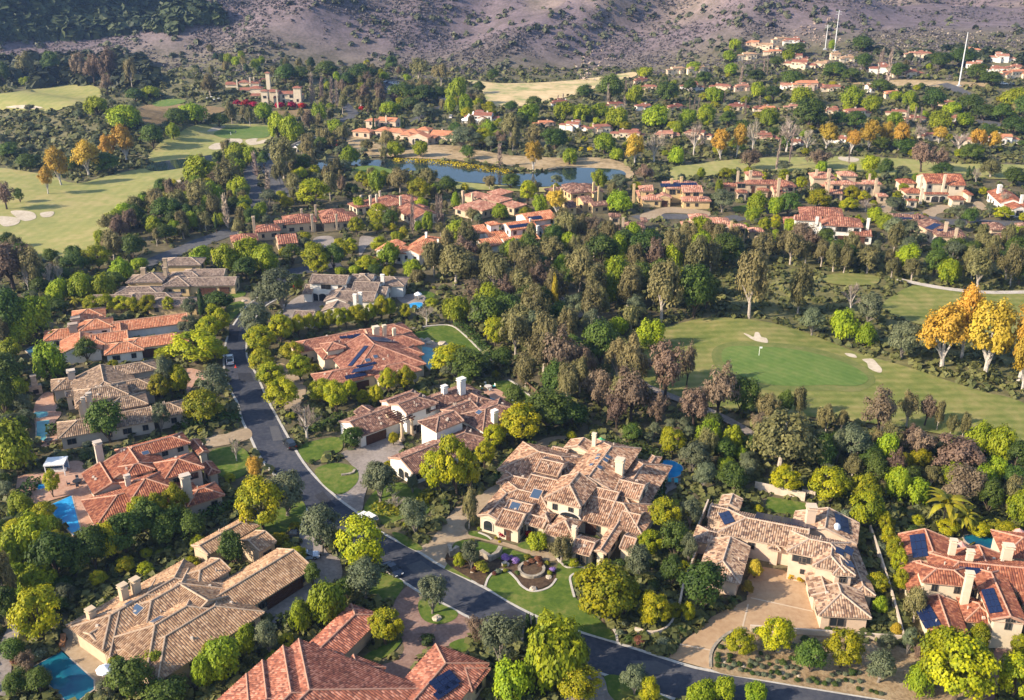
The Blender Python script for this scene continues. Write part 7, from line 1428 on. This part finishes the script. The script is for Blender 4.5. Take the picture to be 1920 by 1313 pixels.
fill([(0, 860), (60, 900), (60, 960), (120, 1000), (150, 1110), (90, 1200), (40, 1313), (0, 1313)], 34, [('d', 3), ('p', .6), ('o', 2), ('f', 1)], (3, 6), (.85, 1.1))
fill([(960, 262), (1000, 215), (1130, 195), (1200, 160), (1400, 100), (1560, 100), (1700, 112), (1920, 150), (1920, 300), (1260, 300), (1100, 272)], 190, [('p', 1.0), ('d', 5), ('f', 2), ('o', 2), ('e', 1.2)], (4.2, 7.5), (.7, .9), 16, .5)
fill([(640, 140), (700, 125), (860, 165), (900, 200), (960, 230), (940, 285), (700, 270), (640, 220)], 75, [('d', 4), ('e', 2), ('f', 1), ('k', .7), ('o', 1)], (6, 10), (.9, 1.2), 14, .5)
fill([(420, 340), (560, 320), (700, 340), (1100, 345), (1250, 360), (1250, 460), (900, 470), (780, 500), (560, 500), (440, 480)], 75, [('p', .8), ('f', 2), ('d', 2.5), ('e', 1), ('o', 1.5)], (4, 7), (.9, 1.15))
fill([(1250, 330), (1920, 315), (1920, 460), (1250, 460)], 70, [('f', 2), ('o', 2), ('d', 2.5), ('p', .8)], (3.5, 7), (.85, 1.1))
fill([(380, 100), (640, 130), (650, 200), (600, 300), (500, 290), (420, 200)], 45, [('d', 4), ('e', 2), ('p', .6), ('c', .6)], (5, 9), (.9, 1.2), 14, .5)
fill([(0, 205), (170, 195), (300, 190), (330, 240), (200, 290), (60, 300), (0, 280)], 36, [('d', 4), ('o', 1)], (5, 9), (.7, .95))
fill([(560, 280), (640, 250), (760, 300), (700, 345), (580, 340)], 30, [('e', 2), ('d', 3), ('p', .6), ('o', 1)], (5, 9), (.9, 1.2))
fill([(0, 560), (430, 500), (800, 520), (1000, 800), (1300, 880), (1700, 950), (1920, 1000), (1920, 1313), (0, 1313)], 90, [('f', 2), ('d', 2.5), ('o', 2)], (2.2, 3.8), (.8, 1.05), 20)
# ---- garden shrubs, one by one
SHR = [('dark green', (.026, .048, .012), (.075, .105, .02)), ('yellow green', (.10, .12, .014), (.26, .25, .025)), ('grey green', (.07, .085, .05), (.15, .17, .10)), ('crimson', (.20, .010, .02), (.42, .03, .05)), ('purple', (.16, .09, .26), (.34, .23, .48)), ('golden', (.28, .20, .015), (.50, .38, .03)), ('reddish brown', (.10, .04, .025), (.2, .09, .05))]
SHM = []
for j, (nm, a, c) in enumerate(SHR):
    m = leaf_mat('foliage shrub '+nm, a, c, .22); L = []
    for i in range(3):
        q = crown_mesh('foliage', 900+i+10*j, 16, 40, .26, .11, 0, top=.9, fill=.5, lump=.2); q.materials.append(m); L.append(q)
    SHM.append(L)
STM = (lambda b: (b.tube([(0, 0, -.05), (0, 0, .5)], [.08, .04], 5), b.mesh('stem', [mat('bark brown', BARK['brown'])]))[1])(MB())
SHRUBS = []
def shrub(px, py, w, j, p=None, hk=.8):
    p = p or ground(px, py); sc = FPX/project(p)[2]; D = w/sc
    o = thing('shrub', 'tmp', 'shrub', (p.x, p.y, p.z), TR.uniform(0, 6), GROUP['h']); o.scale = (D, D, D*hk)
    link('foliage', TR.choice(SHM[j]), o); link('stem', STM, o); SHRUBS.append((o, j, px, py, D)); SPOTS.append((p.x, p.y, D*.4))
for x, y, w, j in [(350, 390, 44, 0), (333, 432, 40, 0), (332, 462, 46, 0), (400, 440, 44, 0), (398, 470, 40, 0), (425, 490, 40, 2), (330, 495, 40, 0), (365, 495, 32, 2), (397, 508, 36, 2), (455, 488, 42, 0), (468, 520, 38, 2), (500, 526, 34, 0), (520, 475, 44, 2), (520, 500, 40, 0), (535, 540, 34, 0), (553, 488, 38, 2), (568, 545, 36, 2), (590, 505, 44, 2), (605, 548, 38, 2), (572, 460, 40, 2), (582, 424, 34, 0), (622, 450, 42, 2), (636, 486, 30, 0), (645, 535, 38, 0), (640, 560, 34, 2), (675, 505, 34, 2), (684, 540, 44, 0), (680, 472, 34, 2), (712, 480, 50, 0), (735, 505, 34, 2), (742, 555, 40, 2), (715, 568, 30, 0), (768, 503, 38, 2), (785, 540, 36, 2), (800, 512, 34, 2), (762, 455, 42, 0), (798, 580, 38, 0), (865, 585, 38, 2), (890, 575, 42, 0), (915, 595, 38, 0), (957, 602, 40, 0), (980, 582, 38, 2), (1018, 605, 42, 0), (1040, 585, 36, 2), (1005, 552, 36, 2), (1040, 535, 34, 2), (1080, 545, 38, 2), (1080, 580, 34, 0), (1118, 540, 56, 0), (1160, 535, 34, 2), (1118, 588, 34, 2), (1165, 588, 38, 2), (1158, 632, 36, 0), (1232, 645, 34, 0), (1262, 655, 34, 0), (1292, 660, 34, 2), (902, 365, 60, 0), (980, 292, 52, 0), (1033, 295, 46, 0), (1218, 302, 52, 0), (120, 160, 60, 1), (380, 345, 44, 2), (560, 300, 60, 0), (840, 345, 60, 0), (770, 380, 48, 2)]: shrub(*zKd(x, y), w, j) if False else shrub(*zKd(x, y), w/3.133, j)
for x, y, w, j in [(290, 985, 95, 3), (430, 1000, 80, 3), (540, 985, 95, 3), (505, 940, 60, 3), (325, 1200, 85, 4), (370, 1190, 60, 4), (415, 1225, 80, 4), (745, 1300, 65, 4), (520, 1195, 80, 1), (130, 1270, 70, 5), (60, 1290, 70, 6), (700, 1240, 60, 1), (925, 1220, 75, 0), (1118, 1235, 45, 0), (240, 1010, 40, 1), (270, 1040, 30, 5), (620, 1215, 90, 6), (560, 1230, 80, 6), (510, 1250, 70, 6), (640, 1260, 70, 6), (20, 1040, 60, 1), (90, 930, 50, 1), (650, 1030, 90, 2), (600, 1010, 60, 2), (860, 1250, 40, 0), (720, 1330, 60, 1), (150, 1310, 80, 1), (430, 1330, 60, 0), (290, 530, 50, 0)]: shrub(*zJ(x, y), w/4.775, j)
for z, x, y, w, j in [(z8, 1670, 1000, 70, 6), (z8, 1800, 1010, 80, 2), (z8, 1590, 900, 60, 2), (z8, 1560, 950, 50, 2), (z8, 1610, 985, 60, 0), (z8, 1850, 790, 60, 2), (zG, 230, 250, 110, 3), (zG, 600, 1130, 45, 3), (z1, 1380, 600, 60, 3), (z1, 1420, 605, 50, 3), (z1, 1330, 595, 50, 3), (z1, 1570, 612, 60, 3), (z1, 1630, 612, 60, 3), (z1, 1690, 610, 50, 3), (z1, 1880, 835, 70, 3), (z2, 115, 620, 36, 3), (z2, 155, 630, 36, 3), (zLb, 1600, 555, 70, 3), (zLb, 1820, 740, 90, 3), (zE, 1190, 1000, 110, 5), (zE, 1110, 1010, 90, 5), (zE, 1230, 730, 90, 1), (zE, 1150, 750, 80, 1), (zE, 1050, 760, 60, 0), (zE, 830, 830, 50, 0), (zE, 980, 790, 50, 0), (z9, 610, 640, 60, 5), (z9, 660, 650, 50, 5), (z9, 370, 490, 60, 2), (zK, 1030, 830, 70, 5), (zK, 1125, 860, 60, 5), (z8, 690, 540, 60, 5), (z8, 780, 590, 90, 1), (z5, 150, 1000, 60, 0), (z2, 1340, 850, 40, 5), (z2, 1390, 850, 40, 5), (zI, 510, 700, 80, 0), (zI, 660, 780, 60, 0), (z7, 100, 1110, 90, 6), (z7, 1220, 230, 60, 6), (z4, 1260, 1070, 60, 2), (z4, 760, 1060, 60, 0), (z8, 480, 1000, 90, 0), (zE, 1720, 370, 50, 1)]: shrub(*z(x, y), w/z.k, j)
BR = random.Random(3)
for _ in range(26):
    x, y = BR.uniform(840, 1040), BR.uniform(1035, 1105)
    if inside(x, y, [(840, 1052), (900, 1044), (960, 1056), (1030, 1068), (1036, 1085), (1018, 1098), (990, 1102), (965, 1080), (905, 1088), (885, 1082)]) and math.hypot(x-997, y-1071) > 28: shrub(x, y, BR.uniform(9, 16), BR.choice([0, 1, 1, 2, 6, 4]))
def fill_shrubs(P, n, js, D):
    xs, ys = [p[0] for p in P], [p[1] for p in P]; done = 0
    for _ in range(n*15):
        if done >= n or len(SHRUBS) >= 288: break
        x, y = TR.uniform(min(xs), max(xs)), TR.uniform(min(ys), max(ys))
        if not inside(x, y, P): continue
        p = ground(x, y); d = TR.uniform(*D)
        if not free(p.x, p.y, d*.35, True, .6): continue
        sc = FPX/project(p)[2]; shrub(x, y, d*sc, TR.choice(js), p); done += 1
fill_shrubs([(0, 560), (430, 520), (800, 520), (1000, 800), (1300, 880), (1700, 950), (1920, 1010), (1920, 1313), (0, 1313)], 140, [0, 0, 0, 1, 2, 2], (1.4, 2.6))
# ---- hedges
def hedge(z, P, w, h, label, j=0, dens=26):
    Q = [ground(*q).xy for q in spline(z.poly(P), 4, False)]; C, N = [], []; rng = np.random.default_rng(len(P)+int(P[0][0]))
    for a, b in zip(Q, Q[1:]):
        d = b-a; L = d.length
        if L < .01: continue
        u = d/L; n = Vector((-u.y, u.x))
        for _ in range(int(L*dens*(w+2*h)/4)+1):
            t = rng.random()*L; s = rng.random()*(w+2*h); q = a+u*t; wob = .22*rng.normal()
            if s < w: v, zz, nn = s-w/2, h, (0, 0, 1)
            elif s < w+h: v, zz, nn = w/2, s-w, (n.x, n.y, .3)
            else: v, zz, nn = -w/2, s-w-h, (-n.x, -n.y, .3)
            C.append((q.x+n.x*(v+wob*.6), q.y+n.y*(v+wob*.6), H(q.x, q.y)+max(.1, zz+wob*.6))); N.append(np.array(nn)+rng.normal(size=3)*.45)
    C, N = np.array(C), np.array(N)
    me = quads_mesh('hedge', C, N, .5*(.7+.6*rng.random(len(C))), rng.random(len(C)), rng); me.materials.append(SHM[j][0].materials[0])
    tag(link('hedge', me), label, 'hedge', 'clipped hedges')
hedge(z5, [(645, 505), (720, 565), (790, 635), (848, 708)], 2.2, 1.5, 'clipped hedge outside the white edging of the rear lawn', 0); hedge(zM, [(735, 500), (860, 440), (960, 370), (1080, 300)], 2.4, 2.2, 'hedge below the shaded grey court of the tan roof house', 0); hedge(z7, [(1130, 315), (1280, 255), (1395, 228)], 2.2, 1.8, 'hedge running down from the red house to its front lawn', 0)
hedge(z4, [(1020, 1085), (1180, 1060), (1340, 1025)], 4.0, 2.2, 'broad dark hedge between the brown and the red house', 0); hedge(z4, [(1740, 1118), (1830, 1075), (1920, 1020)], 2.0, 1.4, 'hedge behind the bare tree above the round lawn', 0); hedge(z8, [(180, 240), (300, 272), (420, 240), (505, 165)], 2.6, 1.2, 'light green curved hedge on the sloping lawn by the drive', 1)
hedge(z5, [(1480, 1190), (1620, 1215), (1800, 1262)], 3.0, 1.6, 'hedge along the back of the pink tan mansion garden', 0); hedge(zL, [(1170, 205), (1300, 195), (1480, 215), (1700, 240)], 3.0, 2.4, 'leafy yellow green hedge behind the dark pool', 1); hedge(zI, [(1560, 1180), (1640, 1010), (1900, 800)], 2.0, 2.0, 'dark hedge along the drive behind the pink tan mansion', 0); hedge(z7, [(200, 100), (120, 200), (80, 330)], 2.5, 1.6, 'hedge left of the bright blue pool', 0); hedge(z4, [(260, 1120), (400, 1100), (520, 1130)], 3.0, 1.8, 'hedge below the pale teal pool terrace', 0)
hedge(z2, [(290, 905), (480, 912), (640, 930), (790, 952), (950, 975)], 5.0, 1.4, 'yellow green reeds along the far shore of the lake', 5, 10); hedge(zJ, [(1700, 480), (1690, 620), (1660, 760)], 2.2, 2.0, 'hedge at the right side of the pink tan mansion', 0)
# ---- ground cover nobody could count
def scatter(name, region, n, size, nq, m, mask, seed, hgt=.55, patch=None):
    rng = np.random.default_rng(seed); C, N, Sz, T = [], [], [], []; done = 0; xs, ys = [p[0] for p in region], [p[1] for p in region]
    R = random.Random(seed)
    for _ in range(n*5):
        if done >= n: break
        x, y = R.uniform(min(xs), max(xs)), R.uniform(min(ys), max(ys))
        if not inside(x, y, region): continue
        p = ground(x, y)
        if mask and not free(p.x, p.y, .6, False): continue
        if patch and nz(p.x, p.y, patch, 31)+.6*nz(p.x, p.y, patch*.35, 17)+R.uniform(-.35, .35) < .02: continue
        s = R.uniform(*size)*(1+p.y/900); tone = R.random()
        e = unit(rng.normal(size=(nq, 3))); e[:, 2] = np.abs(e[:, 2])
        C.append(np.array(p)+e*np.array([s*.5, s*.5, s*hgt])); N.append(e+rng.normal(size=(nq, 3))*.35+np.array([0, 0, .3])); Sz.append(np.full(nq, s*.52)*(.7+.6*rng.random(nq))); T.append(np.full(nq, tone)*.75+rng.random(nq)*.25); done += 1
    C, N, Sz, T = map(np.concatenate, (C, N, Sz, T))
    me = quads_mesh(name, C, N, Sz, T, rng); me.materials.append(m); return link(name, me, kind='stuff')
scatter('undergrowth', [(-40, 300), (1960, 300), (1960, 1330), (-40, 1330)], 9500, (.9, 2.3), 9, leaf_mat('foliage undergrowth', (.04, .055, .018), (.15, .15, .05), .2), True, 3)
scatter('ground_cover', [(-40, 130), (1960, 130), (1960, 340), (-40, 340)], 6500, (1.2, 3.0), 7, leaf_mat('foliage cover', (.045, .06, .022), (.17, .165, .06), .2), True, 4)
chap = leaf_mat('foliage chaparral', (.066, .058, .060), (.155, .134, .132), .1)
scatter('hill_brush', [(-40, -20), (1960, -20), (1960, 150), (-40, 150)], 17000, (.5, 1.5), 6, chap, True, 5, .35, 70)
scatter('hill_scrub', [(-40, -20), (1960, -20), (1960, 130), (-40, 130)], 650, (1.2, 3.2), 16, leaf_mat('foliage scrub', (.045, .052, .032), (.11, .115, .065), .1), True, 6, .6, 45)
rock_m = leaf_mat('outcrop stone', (.24, .19, .15), (.38, .31, .245), 0, .9)
scatter('rock_outcrop', [(1075, 130), (1100, 100), (1150, 85), (1160, 120), (1140, 150), (1090, 155)], 45, (.6, 2.0), 7, rock_m, False, 12, .7)
scatter('rock_outcrop', [(1580, 85), (1700, 50), (1900, 60), (1930, 100), (1700, 100)], 200, (.4, 1.2), 6, rock_m, False, 13, .6, 30)
scatter('rock_outcrop', [(1480, 60), (1560, 30), (1580, 80), (1500, 90)], 60, (.6, 1.8), 6, rock_m, False, 14, .7)
wood_m = leaf_mat('foliage far wood', (.020, .030, .016), (.075, .085, .035), .15)
scatter('woodland', [(-40, -20), (320, -10), (420, 40), (330, 60), (180, 70), (-40, 75)], 420, (4.5, 7.5), 34, wood_m, False, 7, .8)
scatter('woodland', [(-40, 120), (60, 115), (260, 118), (300, 140), (280, 172), (180, 160), (-40, 172)], 170, (4, 7), 34, wood_m, False, 8, .85)
scatter('woodland', [(1560, 88), (1700, 98), (1800, 92), (1960, 100), (1960, 124), (1700, 112)], 80, (2, 3.4), 30, wood_m, False, 9, .7)
# ------------------------------------------------------------------ labels that single out each plant
LMK = [(n, x, y) for n, x, y in HOUSES]
for nm, px in [('large putting green', (1480, 680)), ('golden sycamores', (1800, 690)), ('lake', (900, 322)), ('left green bunkers', (460, 265)), ('pond', (340, 312)), ('wide left fairway', (170, 380)), ('far pale fairway', (70, 180)), ('vineyard slope', (310, 205)), ('dry far fairway', (1010, 175)), ('car park', (750, 158)), ('white tents', (885, 230)), ('road bridge', (570, 275)), ('upper right fairway', (1780, 575)), ('brick court island', (822, 1145)), ('sandy shrub bed', (1500, 1240)), ('mansion front lawn', (980, 1120)), ('round road lawn', (740, 935)), ('mountain foot', (1000, 130)), ('close power poles', (1555, 95)), ('lone power pole', (1798, 160)), ('bright blue pool', (118, 965)), ('dark blue pool', (110, 1265)), ('lap pool lawn', (960, 745)), ('right golf strip', (1550, 310)), ('round pin lawn', (620, 850)), ('small tee', (1330, 540)), ('right tee', (1600, 525)), ('lake bank', (800, 285)), ('grey paved court', (590, 1040)), ('wide tan forecourt', (1440, 1140)), ('upper road end', (560, 515)), ('left canyon', (120, 250))]:
    p = ground(*px); LMK.append((nm, p.x, p.y))
for v in vill[::4]: pass
vrow = [('wooded hill middle', (1420, 190)), ('wooded hill left end', (1180, 195)), ('wooded hill right end', (1800, 210)), ('hill crest villas', (1450, 95)), ('upper hill villas', (1500, 135)), ('hill road', (1790, 170)), ('right hill villas', (1880, 150)), ('grey bare tree row', (1450, 265)), ('lower hill villas', (1560, 225)), ('left hill villas', (1140, 255))]
for nm, px in vrow: p = ground(*px); LMK.append((nm, p.x, p.y))
LPX = [(n, *project((x, y, H(x, y)))[:2]) for n, x, y in LMK]
def near_words(px, py):
    best = None
    for n, x, y in LPX:
        k = (y+160)/900; d = math.hypot((px-x), (py-y)*1.6)/k
        if best is None or d < best[0]: best = (d, n, x, y, k)
    d, n, x, y, k = best
    dx, dy = px-x, (py-y)*1.5
    if abs(dx) > abs(dy): r = 'right of the' if dx > 0 else 'left of the'
    else: r = 'in front of the' if dy > 0 else 'behind the'
    return r, n
ORDL = ['leftmost', 'second from left', 'third from left', 'fourth from left', 'fifth from left', 'sixth from left', 'seventh from left', 'eighth from left', 'ninth from left', 'tenth from left', 'eleventh from left', 'twelfth from left', 'thirteenth from left', 'fourteenth from left', 'fifteenth from left', 'sixteenth from left', 'seventeenth from left', 'eighteenth from left']
def finish(items):
    """items: object, words, pixel x, pixel y, size"""
    groups = {}
    for it in items:
        r, n = near_words(it[2], it[3]); groups.setdefault((it[1], r, n), []).append(it)
    for (w, r, n), L in groups.items():
        if len(L) == 1: L[0][0]['label'] = f'{w} {r} {n}'; continue
        if len(L) == 2:
            a, b = sorted(L, key=lambda t: t[4])
            if b[4] > 1.35*a[4]: a[0]['label'] = f'smaller {w} {r} {n}'; b[0]['label'] = f'larger {w} {r} {n}'; continue
            a, b = sorted(L, key=lambda t: t[2]); a[0]['label'] = f'{w} {r} {n}, left of two'; b[0]['label'] = f'{w} {r} {n}, right of two'; continue
        L.sort(key=lambda t: t[2]); m = len(L)
        for i, t in enumerate(L):
            o = ORDL[i] if i < (m+1)//2 or m-1-i >= len(ORDL) else ORDL[m-1-i].replace('leftmost', 'rightmost').replace('from left', 'from right')
            if i >= len(ORDL) and m-1-i >= len(ORDL): o = 'middle one'
            t[0]['label'] = f'{w} {r} {n}, {o}'
SHORT = {'f': 'round tree', 'p': 'pepper tree', 'd': 'oak', 'e': 'eucalyptus', 'k': 'eucalyptus', 'o': 'olive tree', 's': 'autumn sycamore', 'b': 'leafless tree', 'l': 'leafless poplar', 'c': 'slim cypress', 'y': 'conifer', 'm': 'palm'}
items = []
for (o, k, t, px, py, D, Ht) in TREES:
    big = 'tall' if Ht > 11.5 else 'small' if D < 4.2 and k not in 'cly' else 'broad' if D > Ht*1.1 else ''
    tint = KIND[k][5][t][0] if k in KIND else 'yellow green'
    items.append((o, ' '.join(x for x in (big, tint, SHORT[k]) if x), px, py, D))
for (o, j, px, py, D) in SHRUBS: items.append((o, ('large ' if D > 2.6 else 'small ' if D < 1.5 else '')+SHR[j][0]+' shrub', px, py, D))
finish(items)
for o in COL.objects:
    l = o.get('label')
    if l and len(l.split()) > 16: o['label'] = ' '.join(l.split()[:16])
# ------------------------------------------------------------------ the air
b = MB(); zt, zb_ = max(ZHI, CAMH)+12, ZLO-2.5; b.box((0, 2350, (zt+zb_)/2), (6600, 5900, zt-zb_)); hz = b.mesh('haze', [])
hm = bpy.data.materials.new('air'); hm.use_nodes = True; N = hm.node_tree.nodes; N.remove(N['Principled BSDF']); pv = N.new('ShaderNodeVolumePrincipled')
pv.inputs['Color'].default_value = (.34, .54, 1.0, 1); pv.inputs['Density'].default_value = .0001; pv.inputs['Anisotropy'].default_value = .3
hm.node_tree.links.new(pv.outputs[0], N['Material Output'].inputs['Volume']); hz.materials.append(hm)
link('haze', hz, kind='stuff')
